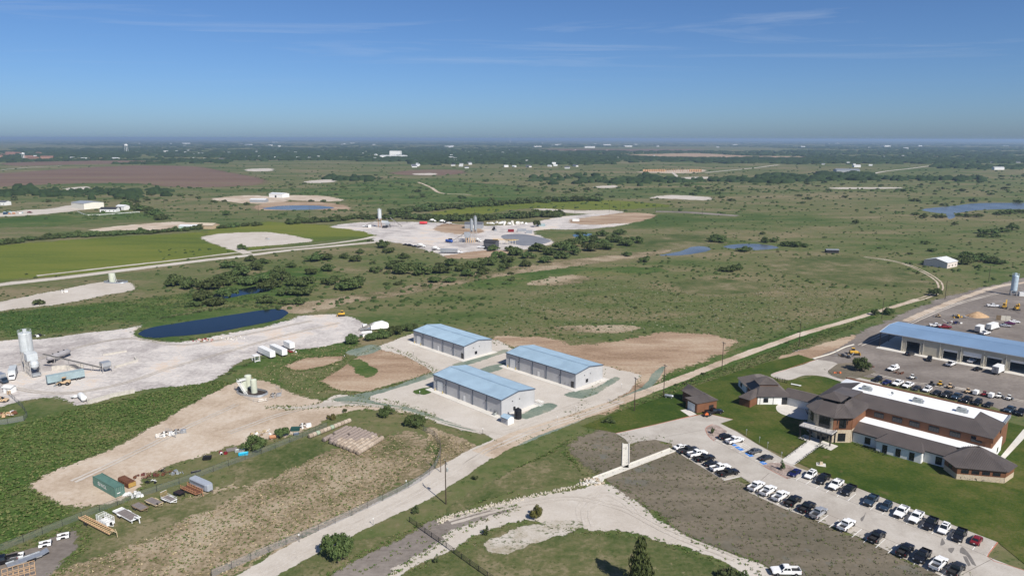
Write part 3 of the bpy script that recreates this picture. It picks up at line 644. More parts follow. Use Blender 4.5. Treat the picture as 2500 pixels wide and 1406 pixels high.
# ================================================================== THE THREE METAL WAREHOUSES
def warehouse(A, L, Wd, label, walk, glassdoor, extra=None):
    o = thing('metal_warehouse', label, 'warehouse', (A.x, A.y, 0), 135.8, 'new blue roofed warehouses')
    H, rise, ov = 6.15, 1.25, .25
    MB().bx(-2.2, L + 2.2, -2.6, Wd + 1.8, .02, .16).build('slab', M_SLAB, o)
    dx0, dx1, dh = 2.0, 5.7, 4.3
    X, Y, Zv = Vector((1, 0, 0)), Vector((0, 1, 0)), Vector((0, 0, 1))
    bay = L / 5
    for k in range(5):
        x0, x1 = k * bay, (k + 1) * bay
        if k == 0:
            corrugated((0, 0, .16), X, Zv, dx0, H - .16).build('wall_panel', M_WALLG, o)
            corrugated((dx0, 0, dh), X, Zv, dx1 - dx0, H - dh).build('wall_panel', M_WALLG, o)
            corrugated((dx1, 0, .16), X, Zv, x1 - dx1, H - .16).build('wall_panel', M_WALLG, o)
        else: corrugated((x0, 0, .16), X, Zv, bay, H - .16).build('wall_panel', M_WALLG, o)
        if k: MB().bx(x0 - .09, x0 + .09, -.2, -.04, .16, H - .25).build('downspout', M_TRIMB, o)
    gab = lambda x: H - .16 + rise * (1 - abs(x - Wd / 2) / (Wd / 2))
    corrugated((L, 0, .16), Y, Zv, Wd, H, tri=gab).build('gable_wall', M_WALLG, o)
    corrugated((0, Wd, .16), -Y, Zv, Wd, H, tri=gab).build('gable_wall', M_WALLG, o)
    corrugated((L, Wd, .16), -X, Zv, L, H - .16).build('back_wall', M_WALLG, o)
    sl = math.hypot(Wd / 2 + ov, rise * (1 + ov / (Wd / 2)))
    dz = rise / (Wd / 2)
    for s in (0, 1):
        if s == 0: corrugated((-ov, -ov, H + .05 - ov * dz), X, Vector((0, 1, dz)), L + 2 * ov, sl, .3, .05).build('roof_slope', M_ROOFB, o)
        else: corrugated((L + ov, Wd + ov, H + .05 - ov * dz), -X, Vector((0, -1, dz)), L + 2 * ov, sl, .3, .05).build('roof_slope', M_ROOFB, o)
    MB().bx(-ov, L + ov, Wd / 2 - .2, Wd / 2 + .2, H + rise + .03, H + rise + .13).build('ridge_cap', M_ROOFB, o)
    for y in (-ov - .08, Wd + ov + .08): MB().bx(-ov, L + ov, y - .08, y + .08, H - .28, H + .03).build('gutter', M_TRIMB, o)
    for x in (-.22, L + .22):
        for s in (0, 1):
            y0, y1 = (-ov, Wd / 2) if s == 0 else (Wd / 2, Wd + ov)
            za, zb = (H - ov * dz, H + rise) if s == 0 else (H + rise, H - ov * dz)
            MB().loft([[(x - .06, y0, za - .28), (x + .06, y0, za - .28), (x + .06, y0, za + .1), (x - .06, y0, za + .1)], [(x - .06, y1, zb - .28), (x + .06, y1, zb - .28), (x + .06, y1, zb + .1), (x - .06, y1, zb + .1)]]).build('rake_trim', M_TRIMB, o)
    for x, y in ((0, 0), (L, 0), (0, Wd), (L, Wd)): MB().bx(x - .09, x + .09, y - .09, y + .09, .16, H - .05).build('corner_trim', M_WALLG, o)
    d = MB()
    for i in range(8): d.bx(dx0 + .1, dx1 - .1, -.03 - .03 * (i % 2), .05, .18 + i * (dh - .2) / 8, .16 + (i + 1) * (dh - .2) / 8)
    d.build('roll_up_door', M_WHITE, o)
    MB().bx(dx0 - .1, dx0 + .09, -.1, .02, .16, dh + .12).bx(dx1 - .09, dx1 + .1, -.1, .02, .16, dh + .12).bx(dx0 + .09, dx1 - .09, -.1, .02, dh, dh + .12).build('door_frame', M_TRIMB, o)
    for x in (dx0 - .5, dx1 + .5): MB().lathe([(.13, .1), (.13, 1.15), (.08, 1.25)], 10, (x, -.7, 0)).build('bollard', mat('safety_yellow', (.5, .36, .06), .6), o)
    MB().bx(walk, walk + 1.0, -.1, .03, .18, 2.3).build('walk_door', M_WHITE, o)
    MB().bx(walk + .8, walk + .88, -.16, -.1, 1.1, 1.25).build('door_handle', M_DARK, o)
    if glassdoor:
        MB().bx(glassdoor, glassdoor + 1.15, -.1, .03, .18, 2.6).build('glass_door', M_GLASS, o)
        MB().bx(glassdoor - .08, glassdoor, -.12, .02, .16, 2.68).bx(glassdoor + 1.15, glassdoor + 1.23, -.12, .02, .16, 2.68).bx(glassdoor, glassdoor + 1.15, -.12, .02, 2.6, 2.68).build('door_frame', M_DARK, o)
        f = MB().bx(L + .02, L + .1, 6.1, 7.5, 1.1, 2.5).build('window', M_DARK, o)
        MB().bx(L + .1, L + .12, 6.2, 6.76, 1.2, 2.4).build('window_pane', M_GLASS, f)
        MB().bx(L + .1, L + .12, 6.84, 7.4, 1.2, 2.4).build('window_pane', M_GLASS, f)
    for x in (bay - .5, 4 * bay - .5): MB().bx(x, x + .35, -.3, -.04, 3.6, 3.85).build('wall_light', M_DARK, o)
    for y in (5.1, 8.6): MB().bx(L + .03, L + .25, y, y + .3, 4.2, 4.45).build('wall_light', M_DARK, o)
    for k in range(2): MB().bx(L - 5.2 + k * 1.9, L - 4.9 + k * 1.9, -.14, -.03, 1.1, 1.6).build('meter_box', M_HVAC, o)
    return o
W1 = warehouse(Vector((-30.07, 261.87, 0)), 38.0, 16.4, 'blue roofed metal warehouse with small shed and black tank at its corner', 17.5, None)
W2 = warehouse(Vector((-46.54, 326.32, 0)), 36.8, 16.2, 'blue roofed metal warehouse farthest back, beside the dark green bushes', 18.0, 35.0)
W3 = warehouse(Vector((-2.28, 290.54, 0)), 38.7, 16.4, 'blue roofed metal warehouse nearest the row of utility poles', 18.3, 36.6)
c_ = W1.matrix_basis
ac = thing('condenser_unit', 'grey air conditioning unit standing at the front warehouse corner', 'air conditioner', W1.location + azv(135.8) * 35.6 - azv(45.8) * 1.0, 135.8)
MB().bx(-.5, .5, -.5, .5, .16, 1.2).build('cabinet', M_HVAC, ac); MB().lathe([(.4, 1.2), (.4, 1.27), (.1, 1.3)], 14).build('fan_grille', M_DARK, ac)
# shed and water tank
sh = thing('pump_shed', 'small grey shed with blue gabled roof beside black water tank', 'shed', P(1240, 1032), 135.8)
Hs = 2.3
for a, u, l in (((-1.7, -1.4, 0), (1, 0, 0), 3.4), ((1.7, 1.4, 0), (-1, 0, 0), 3.4)): corrugated(a, u, (0, 0, 1), l, Hs, .25, .03).build('wall', M_WALLG, sh)
for a, u in (((1.7, -1.4, 0), (0, 1, 0)), ((-1.7, 1.4, 0), (0, -1, 0))): corrugated(a, u, (0, 0, 1), 2.8, Hs, .25, .03, tri=lambda x: Hs + .6 * (1 - abs(x - 1.4) / 1.4)).build('gable_wall', M_WHITE, sh)
corrugated((-1.95, -1.65, Hs - .08), (1, 0, 0), (0, 1.65, .71), 3.9, 1.8, .3, .04).build('roof_slope', M_ROOFB, sh)
corrugated((1.95, 1.65, Hs - .08), (-1, 0, 0), (0, -1.65, .71), 3.9, 1.8, .3, .04).build('roof_slope', M_ROOFB, sh)
MB().bx(-1.95, 1.95, -1.72, -1.62, Hs - .22, Hs - .04).bx(-1.95, 1.95, 1.62, 1.72, Hs - .22, Hs - .04).build('eave_trim', M_TRIMB, sh)
tk = thing('water_tank', 'black plastic water tank behind the small shed', 'tank', P(1266, 1021), 135.8)
MB().lathe([(1.25, .05), (1.28, .6), (1.25, 1.2), (1.28, 1.8), (1.25, 2.4), (1.28, 3.0), (1.2, 3.3), (.55, 3.7), (.3, 3.75)], 22).build('tank_body', M_BLACK, tk)
MB().lathe([(.32, 3.75), (.34, 3.95), (.1, 4.0)], 12).build('lid', M_BLACK, tk)
MB().bx(-1.9, -1.3, -.5, .1, 2.6, 3.9).tube((-1.6, -.2, 0), (-1.6, -.2, 2.6), .06).build('control_box', M_DARK, tk)
fr = thing('stacked_frames', 'white metal frames leaning at the far end of the front warehouse', 'frames', P(1316, 988), 135.8)
for i in range(5):
    m = MB(); x = i * .7 - 1.4; lean = .5
    for y in (-.9, .9): m.tube((x, y, .05), (x + lean, y, 1.7), .06, 6)
    m.tube((x, -.9, .1), (x, .9, .1), .06, 6).tube((x + lean, -.9, 1.7), (x + lean, .9, 1.7), .06, 6).tube((x, -.9, .1), (x + lean, .9, 1.7), .05, 6)
    m.build('frame', M_WHITE, fr)

# ================================================================== THE LONG SHOP WITH OPEN BAYS
A0 = P(2151.1, 806.4, 7.3); sp_ = thing('repair_shop', 'long tan repair shop with blue roof and open bay doors', 'building', (A0.x, A0.y, 0), 134.6)
SL, SW, SH = 92.0, 26.0, 7.3
X, Y, Zv = Vector((1, 0, 0)), Vector((0, 1, 0)), Vector((0, 0, 1))
MB().bx(-.5, SL, -3.2, SW, .02, .14).build('slab', M_SLAB, sp_)
corrugated((-.4, -.4, SH + .03), X, Vector((0, SW / 2, 1.1)), SL + .8, math.hypot(SW / 2 + .4, 1.13), .3, .05).build('roof_slope', M_ROOFS, sp_)
corrugated((SL + .4, SW + .4, SH + .03), -X, Vector((0, -SW / 2, 1.1)), SL + .8, math.hypot(SW / 2 + .4, 1.13), .3, .05).build('roof_slope', M_ROOFS, sp_)
MB().bx(-.4, SL + .4, SW / 2 - .2, SW / 2 + .2, SH + 1.1, SH + 1.22).build('ridge_cap', M_ROOFS, sp_)
MB().bx(-.4, SL + .4, -.58, -.42, SH - .22, SH + .08).build('gutter', M_STEEL, sp_)
for s in (0, 1):
    y0, y1, za, zb = (-.4, SW / 2, SH, SH + 1.1) if s == 0 else (SW / 2, SW + .4, SH + 1.1, SH)
    MB().loft([[(-.5, y0, za - .3), (-.38, y0, za - .3), (-.38, y0, za + .12), (-.5, y0, za + .12)], [(-.5, y1, zb - .3), (-.38, y1, zb - .3), (-.38, y1, zb + .12), (-.5, y1, zb + .12)]]).build('rake_trim', M_WHITE, sp_)
for y in (0, 13, 26): MB().bx(-.1, .2, y - .15, y + .15, .14, SH - .3).build('post', M_DARK, sp_)
x0w = 9.4; doors = [(11.3, 16.8, 5.3, 0), (26.2, 31.7, 4.7, .9), (33.7, 40.6, 5.3, 2.0), (42.6, 48.0, 5.0, .6), (50.9, 56.6, 5.2, .9), (59, 64.5, 5.2, .5), (67, 72.5, 5.2, 2), (75, 80.5, 5.2, 0)]
cur = x0w
for (a, b, h, down) in doors:
    corrugated((cur, 0, .14), X, Zv, a - cur, SH - .2).build('wall_panel', M_TANW, sp_)
    corrugated((a, 0, h), X, Zv, b - a, SH - .06 - h).build('wall_panel', M_TANW, sp_)
    MB().bx(a - .14, a, -.08, .1, .14, h + .14).bx(b, b + .14, -.08, .1, .14, h + .14).bx(a, b, -.08, .1, h, h + .14).build('door_frame', M_CREAM, sp_)
    if down:
        d = MB(); n_ = max(2, int(down / .45))
        for i in range(n_): d.bx(a + .05, b - .05, .12 + .03 * (i % 2), .2, h - down + i * down / n_, h - down + (i + 1) * down / n_ - .02)
        d.build('roll_up_door', M_WHITE, sp_)
    cur = b
    for q in (a - .6, b + .6): MB().lathe([(.13, .1), (.13, 1.2), (.07, 1.3)], 10, (q, -.8, 0)).build('bollard', M_CREAM, sp_)
    MB().bx(b + .9, b + 1.2, -.3, -.04, 5.0, 5.3).build('wall_light', M_DARK, sp_)
corrugated((cur, 0, .14), X, Zv, SL - cur, SH - .2).build('wall_panel', M_TANW, sp_)
for x in (9.4, 18.3, 24.9, 33.0, 41.6, 49.5, 58): MB().bx(x - .16, x + .1, -.22, -.05, .14, SH - .25).build('downspout', M_CREAM, sp_)
gabs = lambda x: SH - .2 + 1.1 * (1 - abs(x - SW / 2) / (SW / 2))
corrugated((x0w, SW, .14), -Y, Zv, SW, SH, tri=gabs).build('gable_wall', M_TANW, sp_)
corrugated((SL, 0, .14), Y, Zv, SW, SH, tri=gabs).build('gable_wall', M_TANW, sp_)
corrugated((SL, SW, .14), -X, Zv, SL - x0w, SH - .2).build('back_wall', M_TANW, sp_)
MB().bx(x0w, SL, 12.9, 13.1, .14, SH + .8).build('partition', mat('grey_liner', (.2, .2, .2), .8), sp_)

# ================================================================== THE OFFICE
OC = P(2200 + 1560 * .14225, 920 + 1005 * .14225, 8.8)
of = thing('office_building', 'brown roofed office complex with white stucco wings and stone tower', 'building', (OC.x, OC.y, 0), 134.5)
def sub(name, label=None):
    o = bpy.data.objects.new(name, None); COL.objects.link(o); o.parent = of; return o
# main two-storey block
mb_ = sub('main_block'); x0, x1, y1 = -50.0, 0.0, 24.0
poly = [(x0, 0), (x1, 0), (x1, y1), (x0, y1)]
walls(mb_, poly, 0, 8.7, M_BROWN, .3)
eave = [(x0 - .7, -.7), (x1 + .7, -.7), (x1 + .7, 15.5), (x0 - .7, 17.5)]; top = [(-43, 7.2), (-6.2, 7.2), (-6.2, 15.5), (-43, 17.5)]
roof_part(mb_, hip(eave, top, 8.7, 10.9, skip=(2,)), .45)
MB().add([(-43, 7.2, 10.8), (-6.2, 7.2, 10.8), (-6.2, 15.5, 10.8), (.5, 15.5, 9.0), (.5, y1, 9.0), (x0, y1, 9.0), (x0, 17.5, 9.0), (-43, 17.5, 10.8)],
         [(0, 1, 2, 7), (2, 3, 4, 5, 6, 7)]).build('flat_roof', M_MEMB, mb_)
MB().bx(x0 - .2, x1 + .6, y1 - .3, y1 + .1, 8.4, 9.5).build('parapet', M_BROWN, mb_)
MB().bx(x1 + .16, x1 + .62, 15.8, y1, 8.3, 9.3).build('gutter', M_STEEL, mb_)
for s in (-31, -25.5, -20.5, -15, -9.2, -3.6):
    opening(mb_, (x0, 0), (x1, 0), s - x0, 2.9, 6.2, 7.9, M_GLASS, .2, bars=3 if s < -8 else 1)
opening(mb_, (x1, 0), (x1, y1), 12.5, 1.2, 6.4, 7.9, M_GLASS, .2)
MB().bx(-3.6, .68, -.64, -.5, 7.2, 8.6).build('bracket_beam', M_BROWN, mb_)
for i, (x, y) in enumerate(((-39, 11), (-23, 10.6), (-10.5, 11.0))):
    u = bpy.data.objects.new('rooftop_unit', None); COL.objects.link(u); u.location = OC + azv(134.5) * x + azv(44.5) * y; u.location.z = 10.81; u.rotation_euler = (0, 0, rz_of(134.5))
    tag(u, ('grey rooftop air unit at the left end of the white roof', 'grey rooftop air unit in the middle of the white office roof', 'grey rooftop air unit near the right end of the white roof')[i], 'air unit', 'rooftop air units')
    MB().bx(-1.3, 1.3, -.9, .9, 0, 1.25).build('cabinet', M_HVAC, u); MB().lathe([(.45, 1.25), (.45, 1.36), (.2, 1.38)], 14, (-.6, 0, 0)).build('fan_grille', M_DARK, u)
    MB().bx(1.3, 1.9, -.6, .6, .1, .9).build('duct', M_STEEL, u)
sd = thing('satellite_dish', 'small satellite dish on the white office roof', 'satellite dish', OC + azv(134.5) * -31 + azv(44.5) * 11, 60); sd.location.z = 10.81
MB().tube((0, 0, 0), (0, 0, .8), .05).tube((0, 0, .05), (.5, 0, .05), .04).build('mast', M_STEEL, sd); MB().lathe([(.05, 0), (.35, .08), (.5, .22)], 14, (.15, 0, .9), 'x').build('dish', M_HVAC, sd)
# low front wing
lw = sub('front_wing'); lx0, lx1, ly = -34.8, -5.0, -11.0
walls(lw, [(lx0, ly), (lx1, ly), (lx1, 0), (lx0, 0)], 0, 3.9, [M_STUC, M_STUC, None, None], .3)
ev = [(lx0 - .4, ly - .7), (lx1 + .5, ly - .7), (lx1 + .5, -.2), (lx0 - .4, -.2)]; tp = [(lx0 - .4, ly + 5.0), (-7.5, ly + 5.0), (-6, -.2), (lx0 - .4, -.2)]
roof_part(lw, hip(ev, tp, 3.85, 5.5, skip=(1, 2, 3)), .45)
MB().add([(lx0 - .4, ly + 5, 5.42), (-7.5, ly + 5, 5.42), (1.0, -3.0, 5.42), (1.0, -.16, 5.42), (lx0 - .4, -.16, 5.42)], [(0, 1, 2, 3, 4)]).build('flat_roof', M_MEMB, lw)
MB().bx(lx0 - .4, lx1, ly - .8, ly - .7, 3.6, 3.92).build('gutter', M_DARK, lw)
for s in (4.5, 24.5, 28): opening(lw, (lx0, ly), (lx1, ly), s, 1.7, .5 if s > 20 else .7, 2.9, M_GLASS, .2)
bay_ = sub('bay_wing'); by = [(-27, -11), (-27, -13), (-14.5, -13), (-14.5, -11)]
walls(bay_, by, 0, 3.7, M_STUC, .3, close=False)
roof_part(bay_, hip([(-27.6, -10.5), (-27.6, -13.7), (-13.9, -13.7), (-13.9, -10.5)], [(-25.5, -8.4), (-25.2, -8.6), (-16.3, -8.6), (-16, -8.4)], 3.7, 5.05, skip=(3,)), .45)
for s in (2.4, 6.2, 10): opening(bay_, (-27, -13), (-14.5, -13), s, 1.4, .3, 2.8, M_GLASS, .2)
# end pavilion
ep = sub('end_pavilion'); pe = [(-8.4, -12.4), (-4.3, -16.8), (6.0, -10.2), (7.0, -4), (1.5, 0), (-8.0, -4)]
walls(ep, pe, 0, 1.7, [M_STONE, M_STONE, M_STONE, M_STUC, None, None], .32); walls(ep, pe, 1.7, 3.8, [M_BROWN, M_BROWN, M_BROWN, M_STUC, None, None], .3)
ge = grow(pe, .9); ct = [(-3.6, -6.8), (-3.4, -7.0), (-1.6, -5.6), (-1.4, -5.2), (-2.2, -4.6), (-3.6, -6.4)]
roof_part(ep, hip(ge, ct, 3.75, 7.0), .45)
for s in (2, 4.7, 7.4, 10.1): opening(ep, pe[1], pe[2], s, 1.9, 2.1, 3.1, M_GLASS, .2, bars=0)
opening(ep, pe[0], pe[1], 3, 1.6, 2.1, 3.1, M_GLASS, .2, bars=0)
# white lower wall along the right side
MB().bx(.17, .5, -3.2, 15, 0, 4.6).build('side_wall', M_STUC, mb_)
MB().bx(.5, .58, 8.6, 10.2, 1.2, 2.8).build('side_window', M_GLASS, mb_)
# entrance tower
tw = sub('tower'); ch = 4.2
pt = [(-48.8, 1), (-48.8, -16.4 + ch), (-48.8 + ch, -16.4), (-35.2 - ch, -16.4), (-35.2, -16.4 + ch), (-35.2, 1)]
walls(tw, pt, 0, 4.4, [M_STONE, M_STONE, M_STONE, M_STONE, M_STONE], .5, close=False)
walls(tw, pt, 4.4, 8.8, [M_BROWN, M_STONE, M_STONE, M_BROWN, M_BROWN], .36, close=False)
gt = [(-49.8, 3), (-49.8, -13), (-45.2, -17.5), (-38.8, -17.5), (-34.2, -13), (-34.2, 3)]
cb = [(-46, -2), (-46.2, -10.2), (-44.6, -11.8), (-40.2, -11.8), (-38.8, -10.2), (-39, -2)]
roof_part(tw, hip(gt, cb, 8.75, 11.6, skip=(5,)) + [((-39, -2, 11.6), (-46, -2, 11.6), (-46, 8, 11.0), (-39, 8, 11.0))], .45)
cu = [(-46, -10.6), (-40, -10.6), (-40, -5), (-46, -5)]
walls(tw, cu, 11.0, 12.3, M_GLASS, .2, name='clerestory'); roof_part(tw, hip(grow(cu, .8), [(-43.1, -7.9), (-42.9, -7.9), (-42.9, -7.7), (-43.1, -7.7)], 12.25, 14.0), .45, name='cupola_roof')
for (i, s, w_, z0, z1, nm) in ((3, 3, 2.2, 5.0, 8.0, 'window'), (3, 3, 2.4, .6, 3.3, 'window'), (2, 2.6, 3.4, 4.6, 8.2, 'glass_wall'), (2, 2.6, 3.6, .2, 3.6, 'entrance_door'), (1, 3, 2.2, 5, 8, 'window'), (1, 3, 2.2, .6, 3.3, 'window')):
    opening(tw, pt[i], pt[i + 1], s, w_, z0, z1, M_GLASS, .3, name=nm, bars=2)
for x, y in ((-48.3, -14.5), (-46, -17), (-38, -17), (-35.8, -14.5)):
    MB().tube((x, y, 6.6), (x + (.5 if x > -42 else -.5), y - 1.0, 8.5), .12, 6).tube((x, y, 8.5), (x, y, 6.4), .1, 6).build('bracket', M_DARK, tw)
# balcony on steel columns
bc = sub('balcony'); dx0, dx1, dy0, dy1 = -48.6, -38.2, -20.0, -15.6
MB().bx(dx0, dx1, dy0, dy1, 4.05, 4.3).build('deck', mat('deck_concrete', (.5, .48, .46), .8), bc); MB().bx(dx0 - .05, dx1 + .05, dy0 - .05, dy1, 3.6, 4.04).build('beam', M_DARK, bc)
for x in (dx0 + .4, -45.0, -41.6, dx1 - .4): MB().loft([[(x - .15, dy0 + .1, 0), (x + .15, dy0 + .1, 0), (x + .15, dy0 + .4, 0), (x - .15, dy0 + .4, 0)], [(x - .3, dy0 + .1, 3.6), (x + .3, dy0 + .1, 3.6), (x + .3, dy0 + .4, 3.6), (x - .3, dy0 + .4, 3.6)]]).build('column', M_DARK, bc)
MB().bx(dx1 - .5, dx1 - .2, dy1 - .6, dy1 - .3, 0, 3.6).build('column', M_DARK, bc)
rl = MB()
for z in (4.75, 5.2): rl.tube((dx0, dy0, z), (dx1, dy0, z), .035, 5).tube((dx1, dy0, z), (dx1, dy1, z), .035, 5).tube((dx0, dy0, z), (dx0, dy1, z), .035, 5)
rl.build('handrail', M_DARK, bc)
for i in range(7): x = dx0 + i * (dx1 - dx0) / 6; MB().tube((x, dy0, 4.3), (x, dy0, 5.2), .04, 5).build('baluster', M_DARK, bc)
for i in range(1, 4): y = dy0 + i * (dy1 - dy0) / 3; MB().tube((dx1, y, 4.3), (dx1, y, 5.2), .04, 5).build('baluster', M_DARK, bc)
# west pavilion (world directions: its front wall looks straight at the camera) and link
def to_of(x, y): d = Vector((x, y, 0)) - Vector((OC.x, OC.y, 0)); return (d.dot(azv(134.5)), d.dot(azv(44.5)))
wp = sub('west_pavilion')
core = [to_of(*q) for q in ((89.8, 246.6), (101.5, 246.6), (101.5, 258.5), (89.8, 258.5))]
walls(wp, core, 0, 3.3, [M_STUC, M_STUC, M_STUC, M_BROWN], .3)
cbz = [to_of(*q) for q in ((91.7, 250.3), (98.3, 250.3), (98.3, 256.6), (91.7, 256.6))]
roof_part(wp, hip([to_of(*q) for q in ((89.2, 245.8), (102.2, 245.8), (102.2, 259.2), (89.2, 259.2))], cbz, 3.25, 5.9), .45)
walls(wp, cbz, 5.3, 6.5, M_BROWN, .2, name='clerestory')
roof_part(wp, hip(grow(cbz, .7), [to_of(*q) for q in ((94.9, 253.3), (95.1, 253.3), (95.1, 253.6), (94.9, 253.6))], 6.45, 8.6), .45, name='cupola_roof')
opening(wp, core[0], core[1], 3.0, 1.7, .9, 2.5, M_GLASS, .2); opening(wp, core[0], core[1], 9.8, 1.9, .1, 2.7, M_GLASS, .2, name='entrance_door')
for s in (.9, 5.7): a, b = Vector((*core[0], 0)), Vector((*core[1], 0)); q = a + (b - a).normalized() * s; MB().box((q.x, q.y, 1.65), (.12, .5, 3.3), math.atan2((b - a).y, (b - a).x)).build('post', M_DARK, wp)
f1 = [to_of(*q) for q in ((83.2, 246.4), (85.9, 243.3), (91.5, 248.6), (88.8, 251.6))]
walls(wp, f1, 0, 3.1, M_BROWN, .3); roof_part(wp, hip(grow(f1, .8), [to_of(*q) for q in ((86.2, 247.0), (86.4, 246.8), (92.5, 251.5), (92.3, 252.0))], 3.1, 4.8), .45)
f2 = [to_of(*q) for q in ((89.3, 266.8), (89.3, 257.5), (99.5, 257.5), (101.5, 266.8))]
walls(wp, f2, 0, 3.2, M_STUC, .3); roof_part(wp, hip(grow(f2, .9), [to_of(*q) for q in ((94.0, 264.2), (94.0, 259.8), (96.0, 259.8), (96.5, 264.6))], 3.2, 5.6) + [tuple((*to_of(*q), 5.55) for q in ((94, 264.2), (94, 259.8), (96, 259.8), (96.5, 264.6)))], .45)
opening(wp, f2[0], f2[1], 3.5, 1.8, .9, 2.4, M_GLASS, .2)
lk = sub('link_wing'); ln = [(-63.5, 6.3), (-49.8, 6.3), (-49.8, 14.5), (-63.5, 14.5)]
walls(lk, ln, 0, 3.3, [M_STUC, None, M_STUC, None], .3)
roof_part(lk, [((-66, 5.4, 3.25), (-48, 5.4, 3.25), (-48, 10.4, 4.9), (-66, 10.4, 4.9)), ((-48, 15.4, 3.25), (-66, 15.4, 3.25), (-66, 10.4, 4.9), (-48, 10.4, 4.9))], .45)
# garage
gc = thing('brown_garage', 'brown garage with hipped roof and white door by the parking lot', 'garage', P(1640 + 290 * .2134, 860 + 690 * .2134), 66)
GL, GW, GH = 8.6, 6.0, 3.8
walls(gc, [(0, 0), (GL, 0), (GL, GW), (0, GW)], 0, GH, M_BROWN, .25)
walls(gc, [(3.4, GW), (3.4, GW + 6.5), (GL, GW + 6.5), (GL, GW)], 0, GH, M_BROWN, .25, close=False)
roof_part(gc, hip([(-.5, -.5), (GL + .5, -.5), (GL + .5, GW + .5), (-.5, GW + .5)], [(3, 3), (GL - 2.8, 3), (GL - 2.8, 3.05), (3, 3.05)], GH, GH + 1.5), .45)
roof_part(gc, [((2.9, 3.2, GH + .02), (2.9, GW + 7, GH + .02), (6, GW + 7, GH + 2.2), (6, 3.2, GH + 1.5)), ((GL + .5, GW + 7, GH + .02), (GL + .5, 3.2, GH + .02), (6, 3.2, GH + 1.5), (6, GW + 7, GH + 2.2))], .45)
g = MB()
for i in range(5): g.bx(-.2 - .03 * (i % 2), -.12, .9, 4.9, .1 + i * .6, .68 + i * .6)
g.build('garage_door', M_WHITE, gc); opening(gc, (0, 0), (GL, 0), 6.2, 2.0, .05, 2.3, M_DARK, .15, name='side_door')
MB().bx(GL + .4, GL + .9, 1.0, 6.5, 0.06, .5).build('ramp', M_PALE, gc)
# ================================================================== CAR PARK, LAWNS, KERBS
M_STRIPE = mat('white_marking', (.72, .71, .68), .8, 0, .2, .1, 3)
M_BLUEM = mat('blue_marking', (.05, .2, .55), .8, 0, .2, .1, 3)
M_KERB = mat('kerb_concrete', (.5, .46, .41), .85, 0, .2, .08)
M_REDK = mat('red_kerb_paint', (.42, .16, .11), .8, 0, .2, .2, 2)
M_JOINT = mat('joint_sealant', (.12, .1, .085), .9)
M_STAIN = mat('damp_stain', (.17, .155, .14), .6)
M_PLANT = mat('hedge_leaf', (.012, .02, .01), .9)
M_CHAN = mat('channel_concrete', (.62, .59, .52), .85, 0, .2, .06)
def flat(name, px, m, smooth=False, jit=0): return sheet(name, px, m, 0, 0, jit, smooth)
flat('office_lawn', [(1420, 1040), (1500, 1008), (1600, 975), (1700, 940), (1800, 905), (1880, 880), (1950, 863), (1992, 876), (1890, 912), (1905, 930), (1990, 915), (2060, 925), (2120, 945), (2500, 1035), (2760, 1120), (2760, 1480), (2520, 1385), (2440, 1320), (2000, 1150), (1930, 1118), (1850, 1080), (1800, 1048), (1750, 1030), (1700, 1010), (1505, 1056)], M_LAWN)
flat('parking_lot', [(1505, 1057), (1600, 1036), (1663, 1021), (1727, 1008), (1791, 1022), (1760, 1032), (1800, 1052), (1853, 1084), (1909, 1115), (1947, 1138), (2062, 1176), (2155, 1211), (2259, 1251), (2438, 1319), (2413, 1354), (2467, 1375), (2520, 1392), (2700, 1450), (2600, 1560), (2400, 1445), (2310, 1406), (2181, 1347), (2111, 1312), (2030, 1280), (1918, 1240), (1860, 1214), (1828, 1199), (1836, 1178), (1811, 1162), (1771, 1172), (1700, 1130), (1645, 1097), (1642, 1082), (1601, 1072), (1560, 1077), (1537, 1084), (1528, 1071)], M_CONC)
flat('garage_apron', [(1662, 1000), (1680, 997), (1702, 1010), (1685, 1015)], M_PALE)
flat('rear_drive', [(1883, 912), (1960, 888), (1995, 876), (2045, 885), (2022, 903), (2030, 914), (2062, 924), (2078, 916), (2150, 932), (2140, 948), (2060, 930), (2010, 916), (1965, 914), (1925, 925)], M_CONC, True)
flat('garden_walk', [(1909, 1121), (1972, 1074), (2002, 1087), (1941, 1133)], M_PALE)
flat('entrance_slab', [(1950, 1066), (1966, 1058), (2048, 1086), (2030, 1097)], M_PALE)
flat('round_terrace', [(1896, 990), (1906, 984), (1925, 985), (1975, 1000), (1990, 1018), (1960, 1022), (1920, 1012), (1900, 1002)], M_PALE, True)
flat('side_walk', [(2441, 1116), (2446, 1108), (2500, 1043), (2520, 1046), (2460, 1110), (2450, 1120)], M_PALE)
flat('rock_bed', [(1724, 1048), (1731, 1062), (1745, 1074), (1756, 1066), (1776, 1053), (1760, 1040), (1742, 1034), (1730, 1039)], M_ROCKBED, True)
flat('rock_bed', [(1865, 1135), (1880, 1128), (1905, 1128), (1940, 1138), (1948, 1150), (1935, 1162), (1925, 1166), (1895, 1152)], M_ROCKBED, True)
flat('rear_bed', [(2022, 903), (2045, 885), (2100, 880), (2140, 905), (2090, 922), (2062, 924), (2035, 915)], M_DEAD)
def strip(name, a, b, w, m, z=None, parent=None, lift=.06):
    """flat painted or sealed line between two ground points"""
    a, b = Vector(a), Vector(b); d = (b - a).normalized(); n = Vector((d.y, -d.x, 0)) * w / 2
    zz = lift if z is None else z
    o = MB().add([(a + n).to_tuple()[:2] + (zz,), (b + n).to_tuple()[:2] + (zz,), (b - n).to_tuple()[:2] + (zz,), (a - n).to_tuple()[:2] + (zz,)], [(0, 1, 2, 3)]).build(name, m, parent)
    if parent is None: tag(o, kind='structure')
    return o
lot = [o for o in COL.objects if o.name == 'parking_lot'][0]; ZL = lot.data.vertices[0].co.z
def line(name, pa, pb, w, m, k=1): return strip(name, P(*pa), P(*pb), w, m, ZL + .004 * k)
